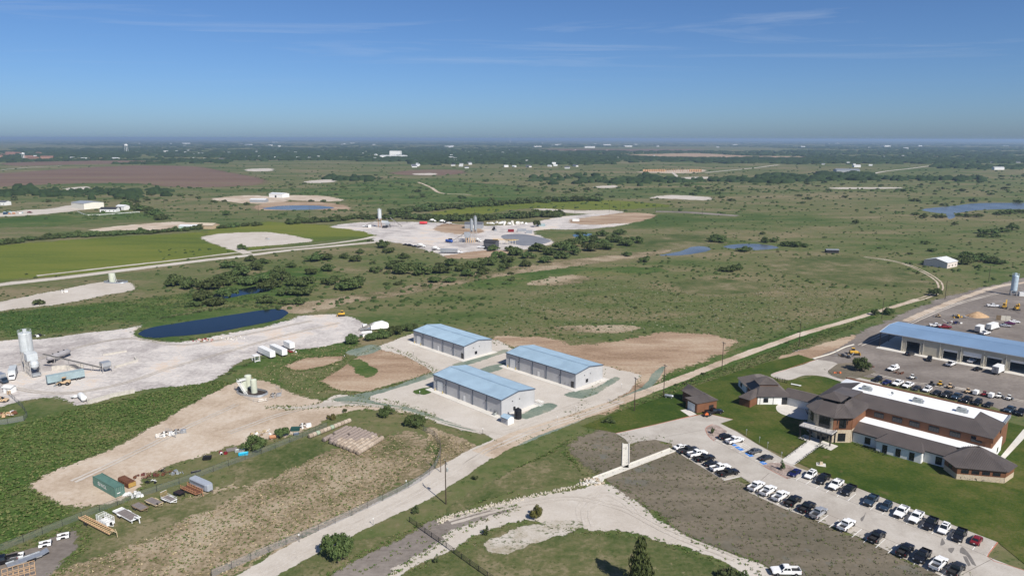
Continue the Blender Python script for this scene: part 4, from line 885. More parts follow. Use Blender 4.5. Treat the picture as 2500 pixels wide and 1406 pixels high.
def wline(name, a, b, w, m, k=1): return strip(name, a, b, w, m, ZL + .004 * k)
# stall stripes
def stalls(p0, p1, n, az, L, skip=()):
    a, b = P(*p0), P(*p1)
    for i in range(n + 1):
        if i in skip: continue
        q = a + (b - a) * (i / n); wline('stall_stripe', q, q + azv(az) * L, .16, M_STRIPE, 2)
stalls((1830, 1199), (2300, 1403), 17, 48.5, 5.6)
stalls((1648, 1099), (1768, 1170), 7, 69, 5.8)
stalls((1945, 1170), (2412, 1352), 16, 46, 5.6)
stalls((1748, 1074), (1866, 1134), 6, 62, 5.4)
for k, (a, b) in enumerate((((1783, 1080), (1795, 1087)), ((1797, 1089), (1812, 1098)), ((1822, 1104), (1835, 1113)), ((1858, 1125), (1868, 1132)))):
    q = P(*a) + azv(62) * .4; r = P(*b) + azv(62) * .4
    o = wline('blue_parking_panel', q, r, 1.6, M_BLUEM, 3)
    c = (q + r) / 2
    s = MB(); ring = [(c + azv(152) * (.35 * math.cos(t)) + azv(62) * (.35 * math.sin(t) - .1)) for t in [math.pi * (0.15 + i * .17) for i in range(9)]]
    for u, v in zip(ring, ring[1:]): s.tube((u.x, u.y, ZL + .018), (v.x, v.y, ZL + .018), .05, 4)
    h = c + azv(62) * .5; s.tube((h.x, h.y, ZL + .018), (c.x, c.y, ZL + .018), .06, 4)
    g = c + azv(152) * .3; s.tube((c.x, c.y, ZL + .018), (g.x, g.y, ZL + .018), .06, 4)
    s.lathe([(.13, 0), (.13, .012)], 10, (h.x + azv(62).x * .2, h.y + azv(62).y * .2, ZL + .012))
    s.build('wheelchair_symbol', M_STRIPE, o)
for k in range(5):
    q = P(1797 + k * 4.2, 1090 + k * 2.4); wline('hatch_stripe', q, q + azv(48) * 5, .12, M_STRIPE, 2)
# lane joints
for a, b in (((1748, 1075), (1866, 1136)), ((1935, 1165), (2410, 1352)), ((1690, 1093), (1838, 1176)), ((1838, 1176), (2330, 1380)), ((1560, 1077), (1735, 1045)), ((1860, 1170), (1880, 1152)), ((2340, 1404), (2440, 1352))):
    line('pavement_joint', a, b, .1, M_JOINT, 1)
for px in ([(2103, 1262), (2112, 1255), (2116, 1246), (2112, 1262), (2106, 1270)], [(2300, 1317), (2303, 1310), (2310, 1323), (2298, 1328)], [(2317, 1335), (2333, 1334), (2325, 1347), (2318, 1341)], [(2346, 1345), (2352, 1331), (2372, 1352), (2386, 1378), (2376, 1374), (2362, 1352)], [(2362, 1354), (2372, 1376), (2366, 1378), (2354, 1354)]):
    sheet('damp_stain', px, M_STAIN, 0, 0, .12, True)
def kerb(pts, m, w=.2, h=.15, name='kerb'):
    q = [P(*p) for p in pts]; q = smooth_loop(q, False, 1.5) if len(q) > 2 else q
    mb = MB(); rings = []
    for i, p in enumerate(q):
        d = (q[min(i + 1, len(q) - 1)] - q[max(i - 1, 0)]).normalized(); n = Vector((d.y, -d.x, 0)) * w / 2
        rings.append([(p.x + n.x, p.y + n.y, 0), (p.x + n.x * .8, p.y + n.y * .8, h), (p.x - n.x * .8, p.y - n.y * .8, h), (p.x - n.x, p.y - n.y, 0)])
    mb.loft(rings); return tag(mb.build(name, m), kind='structure')
kerb([(1505, 1057), (1600, 1036), (1685, 1015), (1727, 1008)], M_REDK); kerb([(1727, 1008), (1791, 1022)], M_REDK)
kerb([(1742, 1034), (1728, 1040), (1724, 1048), (1731, 1063), (1745, 1075)], M_REDK); kerb([(1865, 1135), (1895, 1152), (1925, 1167)], M_REDK)
kerb([(2438, 1319), (2413, 1354), (2430, 1366), (2467, 1376), (2520, 1393)], M_REDK); kerb([(1992, 876), (1950, 889), (1886, 912)], M_REDK)
kerb([(2045, 885), (2024, 898), (2022, 906), (2035, 915), (2062, 924), (2078, 917), (2150, 934)], M_KERB); kerb([(1985, 873), (2030, 860), (2062, 845), (2085, 838)], M_CHAN, .5, .3, 'retaining_kerb'); kerb([(1985, 873), (1996, 877)], M_CHAN, .5, .3, 'retaining_kerb')
kerb([(1801, 1053), (1853, 1085), (1909, 1116)], M_KERB); kerb([(1948, 1139), (2062, 1177), (2259, 1252), (2436, 1319)], M_KERB)
# drainage flumes of pale concrete: floor with two raised sides
def flume(pts, w=2.2):
    q = [P(*p) for p in pts]; d = (q[-1] - q[0]).normalized(); n = Vector((d.y, -d.x, 0))
    o = thing('drainage_flume', 'pale concrete drainage flume running from the car park to the rocks' if len(pts) < 3 else '', 'flume', (0, 0, 0), 90)
    a, b = q[0], q[-1]
    MB().add([(a - n * w / 2).to_tuple()[:2] + (.17,), (b - n * w / 2).to_tuple()[:2] + (.17,), (b + n * w / 2).to_tuple()[:2] + (.17,), (a + n * w / 2).to_tuple()[:2] + (.17,)], [(0, 1, 2, 3)]).build('channel_floor', M_CHAN, o)
    for s in (-1, 1):
        u, v = a + n * s * w / 2, b + n * s * w / 2; m = (u + v) / 2
        MB().box((m.x, m.y, .2), ((v - u).length, .28, .4), math.atan2(d.y, d.x)).build('side_wall', M_PALE, o)
    return o
f1_ = flume([(1644, 1097), (1455, 1170)]); f2_ = flume([(1530, 1083), (1529, 1141)], 2.0)
tag(f1_, 'long pale concrete flume from the first parked sedan to the rock pile'); tag(f2_, 'short pale concrete flume joining the longer one from the car park')
# clipped hedge edging and entrance bushes
def hedge_row(name, label, a, b, n, r, group=None):
    a, b = P(*a), P(*b); o = thing(name, label, 'hedge', a, 90, group)
    rnd = random.Random(n); vs, fs = [], []
    L = (b - a).length
    mb = MB()
    for i in range(n):
        c = (b - a) * ((i + .5) / n); k = 5
        for j in range(14):
            t, p_ = rnd.uniform(0, 6.28), rnd.uniform(0, 1.5); q = Vector((math.cos(t) * math.cos(p_) * r, math.sin(t) * math.cos(p_) * r, .1 + r * 1.3 * math.sin(p_)))
            s_ = r * .5; e = [Vector((rnd.uniform(-1, 1), rnd.uniform(-1, 1), rnd.uniform(-1, 1))) * s_ for _ in range(3)]
            mb.add([c + q + e[0], c + q + e[1], c + q + e[2]], [(0, 1, 2)])
    tag(mb.build('foliage', M_PLANT, o), kind='stuff'); return o
hedge_row('clipped_hedge', 'dark clipped hedge along the left side of the entrance walk', (1918, 1118), (1972, 1076), 14, .45, 'hedges by the entrance walk')
hedge_row('clipped_hedge', 'dark clipped hedge along the right side of the entrance walk', (1944, 1132), (2000, 1090), 14, .45, 'hedges by the entrance walk')
hedge_row('foundation_planting', 'dark low shrubs under the stone end pavilion windows', (2345, 1166), (2440, 1172), 12, .55)
hedge_row('foundation_planting', 'dark low shrubs beside the white front wing of the office', (2090, 1082), (2165, 1110), 12, .55)
hedge_row('planter_bush', 'dark round bush left of the entrance porch', (1955, 1068), (1968, 1074), 3, .8); hedge_row('planter_bush', 'dark round bush right of the entrance porch', (2000, 1088), (2018, 1094), 3, .8)
mn = thing('stone_monument', 'small stone block on a pale pad in the office lawn', 'monument', P(2006, 1132), 110)
MB().bx(-1.3, 1.3, -1.1, 1.1, .02, .2).build('base_pad', M_PALE, mn); MB().box((0, 0, .65), (1.1, .5, .9), .3, .7).build('block', M_STONE, mn)
bn = thing('white_bench', 'white bench slab on the lawn behind the office', 'bench', P(1944, 939), 125)
MB().bx(-1.9, 1.9, -.45, .45, .4, .55).build('seat', M_WHITE, bn)
for x in (-1.4, 1.4): MB().bx(x - .15, x + .15, -.35, .35, 0, .4).build('leg', M_WHITE, bn)
rf = thing('rear_fence', 'black metal fence behind the west wing of the office', 'fence', P(1893, 926), az_of(P(1893, 926), P(1922, 934)))
Lf = (P(1922, 934) - P(1893, 926)).length
for i in range(6): MB().bx(i * Lf / 5 - .05, i * Lf / 5 + .05, -.05, .05, 0, 1.7).build('post', M_BLACK, rf)
MB().bx(0, Lf, -.03, .03, 1.55, 1.62).bx(0, Lf, -.03, .03, .25, .32).build('rail', M_BLACK, rf)
pk = MB()
for i in range(int(Lf / .3)): pk.bx(i * .3 - .015, i * .3 + .015, -.015, .015, .1, 1.6)
tag(pk.build('pickets', M_BLACK, rf), kind='stuff')
for i, (x, y) in enumerate(((1823, 1062), (1855, 1080), (1875, 1093), (1909, 1118), (1875, 1090))[:4]):
    s = thing('parking_sign', ('first', 'second', 'third', 'fourth')[i] + ' small parking sign post from the left along the lawn edge', 'sign', P(x, y), 332, 'parking sign posts')
    MB().tube((0, 0, 0), (0, 0, 2.4), .04, 6).build('post', M_STEEL, s); MB().bx(-.17, .17, -.06, -.035, 1.9, 2.4).build('plate', M_WHITE, s)
# ================================================================== VEHICLES (x forward, y left, origin on the ground under the middle)
PAINT = dict(white=mat('car_white', (.78, .78, .78), .25, 0, .5, .03), black=mat('car_black', (.008, .008, .01), .18, 0, .6, .1), charcoal=mat('car_charcoal', (.035, .037, .042), .22, .3, .6, .1),
             grey=mat('car_grey', (.12, .125, .135), .25, .4, .6, .08), blue=mat('car_blue', (.012, .015, .09), .2, .2, .6, .1), slate=mat('car_slate_blue', (.035, .06, .095), .22, .3, .6, .1),
             red=mat('car_red', (.2, .012, .016), .25, .1, .6, .1), silver=mat('car_silver', (.5, .51, .53), .25, .5, .6, .05), purple=mat('car_purple', (.12, .02, .09), .25, .2, .5, .1), orange=mat('car_orange', (.6, .14, .04), .4, 0, .5, .1),
             yellow=mat('machine_yellow', (.58, .34, .04), .5, 0, .4, .12, 2, (.3, .2, .08), .03), tan=mat('faded_tan_paint', (.5, .36, .22), .7, 0, .3, .12))
M_CGLASS = mat('car_glass', (.012, .016, .02), .05, 0, .7, .2); M_TYRE = mat('tyre_rubber', (.015, .015, .015), .9, 0, .2, .2); M_RIM = mat('wheel_rim', (.4, .4, .42), .35, .7, .5, .1)
M_BED = mat('bed_liner', (.02, .02, .022), .8); M_LAMP = mat('headlamp_lens', (.6, .62, .65), .1, 0, .7); M_TAIL = mat('tail_lamp_red', (.3, .01, .01), .2, 0, .6); M_PLATE = mat('licence_plate', (.7, .7, .68), .6)
def sect(x, w, zb, zt, rb=.1, rt=.1):
    return [(x, -w + rb, zb), (x, -w, zb + rb), (x, -w, zt - rt), (x, -w + rt * .9, zt), (x, w - rt * .9, zt), (x, w, zt - rt), (x, w, zb + rb), (x, w - rb, zb)]
def wheel_mesh(r, w=.26):
    t = MB().lathe([(r * .62, -w / 2), (r * .93, -w / 2), (r, -w / 4), (r, w / 4), (r * .93, w / 2), (r * .62, w / 2)], 18, (0, 0, 0), 'y')
    d = MB().lathe([(.05, -w / 2 - .015), (r * .6, -w / 2 + .02), (r * .62, w / 2 - .02), (.05, w / 2 + .015)], 14, (0, 0, 0), 'y')
    return t.mesh('tyre', M_TYRE), d.mesh('rim', M_RIM)
def quad(a, b, c, d): return MB().add([a, b, c, d], [(0, 1, 2, 3)])
def glass_set(x0, x1, x2, x3, w0, w1, z0, z1, split):
    """windscreen x3->x2, roof x2..x1, rear x1->x0; belt z0 and roof z1; half widths w0 (belt) and w1 (roof)"""
    e = .012; out = []
    f = lambda s, xa, xb: [(xa + (xb - xa) * s, w0 + (w1 - w0) * s, z0 + (z1 - z0) * s)]
    def pt(s, xa, xb, sgn, k=1.0): return (xa + (xb - xa) * s, sgn * (w0 + (w1 - w0) * s) * k, z0 + (z1 - z0) * s)
    a, b = .08, .9
    fwd = lambda p, d: (p[0] + d * e, p[1], p[2] + e)
    out.append(('windscreen', MB().add([fwd(pt(a, x3, x2, -1, .9), 1), fwd(pt(a, x3, x2, 1, .9), 1), fwd(pt(b, x3, x2, 1, .9), 1), fwd(pt(b, x3, x2, -1, .9), 1)], [(0, 1, 2, 3)])))
    out.append(('rear_window', MB().add([fwd(pt(a + .1, x0, x1, -1, .86), -1), fwd(pt(a + .1, x0, x1, 1, .86), -1), fwd(pt(b, x0, x1, 1, .86), -1), fwd(pt(b, x0, x1, -1, .86), -1)], [(0, 1, 2, 3)])))
    for sgn in (-1, 1):
        k = len(split) - 1
        for i in range(k):
            s0, s1 = split[i] + .02, split[i + 1] - .02
            def q(s, u):
                xa = x0 + (x1 - x0) * s; xb = x3 + (x2 - x3) * s; x = xa + (xb - xa) * u
                return (x, sgn * (w0 + (w1 - w0) * s + e), z0 + (z1 - z0) * s)
            out.append(('side_window', MB().add([q(.1, s0), q(.1, s1), q(.86, s1), q(.86, s0)], [(0, 1, 2, 3)])))
    return out
def cab(x0, x1, x2, x3, w0, w1, z0, z1):
    lo = [(x0, -w0, z0 - .03), (x3, -w0, z0 - .03), (x3, w0, z0 - .03), (x0, w0, z0 - .03)]; m_ = .93
    a = lambda s, k=1: [(x0 + (x1 - x0) * s, -(w0 + (w1 - w0) * s) * k, z0 + (z1 - z0) * s), (x3 + (x2 - x3) * s, -(w0 + (w1 - w0) * s) * k, z0 + (z1 - z0) * s), (x3 + (x2 - x3) * s, (w0 + (w1 - w0) * s) * k, z0 + (z1 - z0) * s), (x0 + (x1 - x0) * s, (w0 + (w1 - w0) * s) * k, z0 + (z1 - z0) * s)]
    top = [(x1 + .1, -w1 * .86, z1 + .05), (x2 - .12, -w1 * .86, z1 + .05), (x2 - .12, w1 * .86, z1 + .05), (x1 + .1, w1 * .86, z1 + .05)]
    return MB().loft([lo, a(0), a(.93), top])
PROTO = {}
def proto(kind):
    if kind in PROTO: return PROTO[kind]
    parts = []                                             # (name, mesh, role, location)
    A = lambda n, mb, role, loc=None, sm=False: parts.append((n, mb.mesh(n, M_WHITE, sm), role, loc))
    if kind == 'pickup':
        A('body', MB().loft([sect(-.95, .98, .48, 1.28), sect(.2, 1.0, .46, 1.27), sect(1.2, 1.0, .46, 1.24), sect(2.2, .98, .46, 1.17), sect(2.75, .95, .48, 1.1), sect(2.95, .86, .52, 1.0)]), 'paint')
        b = MB()
        for s in (-1, 1): b.bx(-2.9, -.96, min(s * .98, s * .84), max(s * .98, s * .84), .55, 1.29)
        b.bx(-2.9, -1.0, -.84, .84, .55, .82); A('cargo_bed', b, 'paint')
        A('tailgate', MB().bx(-2.98, -2.9, -.93, .93, .62, 1.27), 'paint')
        A('bed_floor', MB().bx(-2.89, -1.0, -.83, .83, .822, .86), 'bed')
        A('cab', cab(-.95, -.78, .45, 1.15, .93, .76, 1.27, 1.9), 'paint')
        for n, g in glass_set(-.95, -.78, .45, 1.15, .93, .76, 1.27, 1.9, (.08, .5, .9)): A(n, g, 'glass')
        A('front_bumper', MB().box((2.96, 0, .6), (.2, 1.86, .24)), 'trim'); A('rear_bumper', MB().box((-3.04, 0, .58), (.16, 1.9, .2)), 'trim'); A('grille', MB().box((2.95, 0, .86), (.06, 1.1, .26)), 'trim')
        for s in (-1, 1):
            A('headlight', MB().box((2.9, s * .74, .93), (.12, .32, .18)), 'lamp'); A('tail_light', MB().box((-2.95, s * .93, 1.05), (.08, .1, .36)), 'tail'); A('mirror', MB().box((.98, s * 1.12, 1.3), (.14, .24, .24)), 'trim')
        A('licence_plate', MB().box((-3.13, 0, .66), (.02, .34, .16)), 'plate')
        wh, wx, wy = .41, (-1.85, 1.9), .88
    elif kind in ('suv', 'wagon'):
        h = 1.8 if kind == 'suv' else 1.62
        A('body', MB().loft([sect(-2.38, .84, .5, .95), sect(-2.25, .93, .42, 1.1), sect(-1.0, .96, .38, 1.12), sect(.9, .96, .38, 1.1), sect(1.9, .93, .4, 1.02), sect(2.3, .86, .46, .86)]), 'paint')
        A('cab', cab(-2.28, -1.95, .1, 1.05, .9, .7, 1.1, h), 'paint')
        for n, g in glass_set(-2.28, -1.95, .1, 1.05, .9, .7, 1.1, h, (.07, .36, .66, .93)): A(n, g, 'glass')
        for s in (-1, 1):
            A('roof_rail', MB().tube((-1.8, s * .6, h + .09), (0, s * .6, h + .09), .03, 5), 'trim'); A('headlight', MB().box((2.2, s * .68, .82), (.16, .34, .15)), 'lamp')
            A('tail_light', MB().box((-2.34, s * .8, .98), (.08, .18, .24)), 'tail'); A('mirror', MB().box((.75, s * 1.05, 1.15), (.12, .2, .16)), 'trim')
        A('front_bumper', MB().box((2.28, 0, .52), (.14, 1.6, .2)), 'trim'); A('rear_bumper', MB().box((-2.38, 0, .55), (.14, 1.6, .2)), 'trim'); A('sunroof', MB().bx(-.9, -.15, -.45, .45, h + .045, h + .062), 'glass'); A('licence_plate', MB().box((-2.4, 0, .8), (.12, .34, .16)), 'plate')
        wh, wx, wy = .37, (-1.4, 1.4), .82
    elif kind == 'sedan':
        A('body', MB().loft([sect(-2.42, .78, .45, .88), sect(-2.3, .88, .36, .97), sect(-1.2, .91, .32, 1.0), sect(.9, .91, .32, .96), sect(1.9, .87, .34, .82), sect(2.38, .72, .4, .66)]), 'paint')
        A('cab', cab(-1.75, -.9, .25, 1.15, .84, .6, .96, 1.42), 'paint')
        for n, g in glass_set(-1.75, -.9, .25, 1.15, .84, .6, .96, 1.42, (.1, .48, .88)): A(n, g, 'glass')
        for s in (-1, 1):
            A('headlight', MB().box((2.22, s * .62, .66), (.2, .3, .12)), 'lamp'); A('tail_light', MB().box((-2.38, s * .68, .82), (.08, .3, .12)), 'tail'); A('mirror', MB().box((.85, s * .98, 1.0), (.12, .2, .12)), 'trim')
        A('front_bumper', MB().box((2.33, 0, .45), (.12, 1.4, .14)), 'trim'); A('rear_bumper', MB().box((-2.42, 0, .5), (.1, 1.5, .16)), 'trim'); A('licence_plate', MB().box((-2.45, 0, .72), (.06, .34, .14)), 'plate')
        wh, wx, wy = .33, (-1.4, 1.42), .79
    ty, ri = wheel_mesh(wh)
    for x in wx:
        for s in (-1, 1):
            A('wheel_arch', MB().lathe([(wh + .09, -.02), (wh + .09, .02)], 16, (x, s * (wy + .075), wh + .04), 'y'), 'black'); parts.append(('wheel', (ty, ri), 'wheel', (x, s * wy + s * .03, wh)))
    PROTO[kind] = parts; return parts
ROLE = dict(glass=M_CGLASS, trim=M_DARK, lamp=M_LAMP, tail=M_TAIL, plate=M_PLATE, bed=M_BED, black=M_BLACK)
def vehicle(kind, loc, az, paint, label, group=None, cat=None, z=.06):
    o = thing({'pickup': 'pickup_truck', 'suv': 'sport_utility_car', 'wagon': 'hatchback_car', 'sedan': 'sedan_car'}[kind], label, cat or {'pickup': 'pickup truck', 'suv': 'car', 'wagon': 'car', 'sedan': 'car'}[kind], (loc[0], loc[1], z), az, group)
    pm = PAINT[paint]; o.scale = (1.08,) * 3 if kind == 'pickup' else (1.04,) * 3
    for n, me, role, l in proto(kind):
        if role == 'wheel':
            w = bpy.data.objects.new('wheel', None); COL.objects.link(w); w.parent = o; w.location = l
            place('tyre', me[0], w); place('rim', me[1], w)
        else: place(n, me, o, pm if role == 'paint' else ROLE[role], l)
    return o
ORD = ['first', 'second', 'third', 'fourth', 'fifth', 'sixth', 'seventh', 'eighth', 'ninth', 'tenth', 'eleventh', 'twelfth', 'thirteenth', 'fourteenth']
NAME = dict(pickup='pickup truck', suv='sport utility car', wagon='hatchback car', sedan='sedan')
def row(cars, where, group, az):
    for i, c in enumerate(cars):
        kind, px, py, paint = c[:4]; a = c[4] if len(c) > 4 else az
        vehicle(kind, P(px, py), a + random.uniform(-1.2, 1.2), paint, f"{paint} {NAME[kind]}, {ORD[i]} from the left in {where}", group)
row([('sedan', 1665, 1094, 'white'), ('pickup', 1683, 1102, 'charcoal'), ('pickup', 1704, 1111, 'white'), ('pickup', 1722, 1122, 'black'), ('sedan', 1739, 1134, 'black'), ('pickup', 1760, 1145, 'white'), ('pickup', 1780, 1157, 'black')],
    'the near left parking row', 'cars in the near left parking row', 69)
row([('pickup', 1848, 1190, 'white'), ('pickup', 1877, 1201, 'white'), ('pickup', 1907, 1214, 'white'), ('pickup', 1938, 1226, 'black'), ('pickup', 1972, 1241, 'black'), ('pickup', 2000, 1255, 'silver'), ('pickup', 2068, 1284, 'white'), ('pickup', 2143, 1312, 'black'), ('pickup', 2212, 1345, 'black'), ('pickup', 2253, 1360, 'black', 228), ('pickup', 2293, 1378, 'white'), ('pickup', 2337, 1392, 'charcoal')],
    'the near right parking row', 'cars in the near right parking row', 48.5)
row([('suv', 1773, 1069, 'black', 62), ('pickup', 1795, 1078, 'white', 62), ('sedan', 1845, 1103, 'grey', 62), ('sedan', 1872, 1119, 'charcoal', 62)], 'the row with blue parking panels', 'cars in the row with blue panels', 62)
row([('sedan', 1942, 1156, 'blue'), ('suv', 1980, 1162, 'white'), ('pickup', 2010, 1172, 'black'), ('pickup', 2042, 1186, 'white'), ('pickup', 2073, 1199, 'black'), ('pickup', 2128, 1224, 'slate'), ('wagon', 2164, 1238, 'slate'), ('pickup', 2202, 1252, 'white'), ('pickup', 2238, 1265, 'white'), ('pickup', 2273, 1280, 'black'), ('suv', 2306, 1293, 'white'), ('pickup', 2344, 1308, 'black'), ('sedan', 2386, 1319, 'red', 46)],
    'the row along the lawn', 'cars parked along the office lawn', 226)
row([('suv', 2143, 927, 'black'), ('sedan', 2165, 933, 'blue'), ('pickup', 2192, 936, 'white'), ('pickup', 2217, 941, 'white'), ('sedan', 2238, 947, 'charcoal'), ('suv', 2264, 951, 'white'), ('sedan', 2287, 958, 'black'), ('pickup', 2312, 963, 'charcoal'), ('pickup', 2336, 968, 'slate'), ('pickup', 2361, 976, 'black'), ('suv', 2387, 982, 'black'), ('sedan', 2414, 987, 'black'), ('pickup', 2466, 1000, 'slate'), ('pickup', 2494, 1006, 'black')],
    'the row behind the office', 'cars parked behind the office', 231)
for kind, px, py, az, paint, lab in (('pickup', 1920, 1398, 272, 'white', 'white pickup truck alone on the dirt at the bottom edge'), ('pickup', 1744, 1008, 75, 'black', 'black pickup truck parked beside the brown garage'),
        ('suv', 2222, 863, 60, 'charcoal', 'charcoal sport utility car in front of the first shop bay'), ('suv', 2269, 876, 215, 'black', 'black sport utility car parked by the shop wall'), ('sedan', 2388, 899, 60, 'black', 'small black car by the fourth shop bay door'),
        ('pickup', 2374, 880, 50, 'white', 'white pickup truck backed into the third shop bay'), ('pickup', 2322, 888, 52, 'white', 'white service truck with rack outside the second shop bay'), ('pickup', 2181, 900, 235, 'white', 'white pickup truck carrying a white tank behind the round tree'),
        ('sedan', 2455, 793, 110, 'silver', 'silver sedan parked in the yard behind the shop'), ('sedan', 2466, 787, 110, 'purple', 'purple sedan between two pale sedans behind the shop'), ('sedan', 2477, 783, 110, 'white', 'white sedan farthest right in the yard behind the shop'),
        ('pickup', 2425, 745, 110, 'white', 'white pickup truck beside the excavators in the far yard'), ('pickup', 2405, 812, 60, 'white', 'white pickup truck hidden partly by the shop roof'), ('pickup', 2286, 794, 110, 'white', 'white pickup truck behind the shop roof near scrap'),
        ('pickup', 2306, 797, 100, 'red', 'red pickup truck behind the shop roof near scrap')):
    vehicle(kind, P(px, py), az, paint, lab)
tk_ = thing('water_tank', 'white round tank carried in the bed of the white pickup by the tree', 'tank', P(2181, 900), 235); tk_.location.z = .9
MB().lathe([(.3, -.95), (.68, -.9), (.68, .75), (.3, .8)], 16, (-1.95, 0, .72), 'x').build('tank_body', M_WHITE, tk_); MB().lathe([(.2, 1.38), (.2, 1.5)], 10, (-1.95, 0, 0)).build('lid', M_WHITE, tk_)
rk = thing('service_rack', 'dark rack of hoses on the white service truck', 'rack', P(2322, 888), 52); rk.location.z = .9
for x in (-2.7, -1.9, -1.1): MB().tube((x, -.8, 0), (x, -.8, 1.2), .05, 5).tube((x, .8, 0), (x, .8, 1.2), .05, 5).tube((x, -.8, 1.2), (x, .8, 1.2), .05, 5).build('hoop', M_DARK, rk)
for x in (-2.3, -1.5): MB().lathe([(.45, -.25), (.5, 0), (.45, .25)], 14, (x, 0, .55), 'y').build('hose_reel', M_BLACK, rk)
og = thing('towed_mower', 'orange mower on a small trailer behind the black pickup at the garage', 'mower', P(1727, 1014), 75)
MB().bx(-1.6, 1.2, -.9, .9, .45, .6).tube((1.2, 0, .5), (2.4, 0, .45), .06).build('trailer_deck', M_DARK, og); MB().box((-.3, 0, .95), (1.4, 1.0, .6), 0, .8).build('mower_body', PAINT['orange'], og)
for s in (-1, 1): MB().lathe([(.15, -.1), (.3, -.1), (.3, .1), (.15, .1)], 12, (-.5, s * 1.02, .32), 'y').build('wheel', M_TYRE, og)
MB().box((-.7, 0, 1.3), (.4, .5, .5)).build('seat', M_BLACK, og)
# box truck by the shop
def box_truck(loc, az, label, paint, box_mat, L=7.0, group=None):
    o = thing('box_truck', label, 'truck', (loc.x, loc.y, .06), az, group)
    MB().bx(-L * .62, L * .28, -1.25, 1.25, 1.0, 3.6).build('cargo_box', box_mat, o); MB().bx(-L * .64, -L * .62, -1.2, 1.2, 1.05, 3.55).build('rear_door', M_STEEL, o)
    MB().loft([sect(L * .29, 1.1, .6, 2.3), sect(L * .4, 1.1, .6, 2.3), sect(L * .45, 1.08, .55, 1.4), sect(L * .56, 1.0, .55, 1.2)]).build('cab', paint, o)
    MB().add([(L * .405, -.95, 2.2), (L * .405, .95, 2.2), (L * .452, .95, 1.45), (L * .452, -.95, 1.45)], [(0, 1, 2, 3)]).build('windscreen', M_CGLASS, o)
    MB().bx(-L * .6, L * .5, -.5, .5, .6, .98).build('chassis', M_DARK, o)
    ty, ri = wheel_mesh(.46, .3)
    for x in (-L * .38, L * .42):
        for s in (-1, 1):
            w = bpy.data.objects.new('wheel', None); COL.objects.link(w); w.parent = o; w.location = (x, s * 1.0, .46); place('tyre', ty, w); place('rim', ri, w)
    return o
M_TRKGR = mat('truck_graphics', (.2, .2, .2), .6)
bt = box_truck(P(2438, 906), 52, 'white box truck with dark graphics on its rear door', PAINT['white'], M_WHITE, 6.6)
MB().lathe([(.5, -4.25), (.5, -4.235)], 16, (0, 0, 2.6), 'x').build('round_logo', M_TRKGR, bt)
MB().bx(-4.26, -4.235, -.85, .85, 1.5, 1.85).build('logo_band', M_TRKGR, bt)
for x, y, az, lab in ((2392, 806, 50, 'white box truck behind the shop roof, nearest the scrap row'), (2424, 800, 55, 'white long motor home behind the shop roof')):
    box_truck(P(x, y), az, lab, PAINT['white'], M_WHITE, 6.4 if x < 2400 else 9)
# truck beds set on the ground
for i, (x, y, a) in enumerate(((157, 1318, 61), (113, 1337, 61), (45, 1368, 61))):
    o = thing('pickup_bed', ('loose white pickup bed nearest the trailers', 'loose white pickup bed, middle one of three', 'loose white pickup bed beside the grey car trailer')[i], 'truck bed', P(x, y), a, 'loose pickup beds')
    for s in (-1, 1):
        MB().loft([[(xx, s * .95, .35 if abs(xx) > .45 else .78), (xx, s * .78, .35 if abs(xx) > .45 else .78), (xx, s * .78, 1.0), (xx, s * .95, 1.0)] for xx in (-1.25, -.55, -.4, 0, .4, .55, 1.25)]).build('side_panel', PAINT['white'], o)
    MB().bx(-1.2, 1.25, -.77, .77, .42, .5).build('bed_floor', M_BED, o); MB().bx(1.15, 1.27, -.77, .77, .5, .98).build('front_panel', PAINT['white'], o)
    for s in (-1, 1): MB().bx(1.28, 1.5, s * .7 - .12, s * .7 + .12, .4, .75).build('lamp_bracket', M_BLACK, o)
# ================================================================== POLES
M_POLE = mat('creosote_wood', (.06, .043, .032), .9, 0, .2, .25, 1.5)
M_POLEL = mat('weathered_pole', (.13, .105, .085), .9, 0, .2, .2, 1.5)
def pole(px, py, h, label, arm=True, cans=0, m=None, r=.17, az=70):
    o = thing('utility_pole', label, 'utility pole', P(px, py), az, 'utility poles'); m = m or M_POLE
    MB().tube((0, 0, 0), (0, 0, h), r, 9, r * .65).build('shaft', m, o)
    if arm:
        MB().box((.15, 0, h - .5), (.12, 2.6, .14)).build('crossarm', m, o); MB().tube((.1, 0, h - 1.3), (.1, .9, h - .5), .04, 5).tube((.1, 0, h - 1.3), (.1, -.9, h - .5), .04, 5).build('brace', M_STEEL, o)
        for y in (-1.15, -.45, 1.15): MB().lathe([(.05, 0), (.09, .08), (.05, .16), (.09, .22), (.03, .28)], 8, (.15, y, h - .43)).build('insulator', M_HVAC, o)
    for k in range(cans): MB().lathe([(.28, 0), (.3, .1), (.3, .95), (.2, 1.05), (.05, 1.15)], 12, (.5, 0, h - 3.1)).build('transformer', M_HVAC, o)
    return o
pole(1091, 1231, 12.4, 'tall dark utility pole with a transformer beside the caliche road', True, 1)
pole(1078, 1153, 8.6, 'thin pale pole without crossarm at the curved fence', False, 0, M_POLEL, .12)
pole(1549.8, 1001.8, 12.6, 'dark utility pole nearest the warehouses on the dirt road', True)
pole(1621, 966, 12.6, 'dark utility pole beside the propane tank', True)
pole(1763, 901, 12.3, 'dark utility pole beside the graded dirt', True)
pole(1951, 842, 12.0, 'utility pole halfway along the dirt road to the yard', False)
pole(2153, 775, 11.5, 'utility pole between two roadside bushes', False)
pole(2307, 727, 11.5, 'utility pole near the bend of the wheel tracks', False)
pole(2413, 685, 11.5, 'utility pole farthest along the yard edge, left of the silo', False)
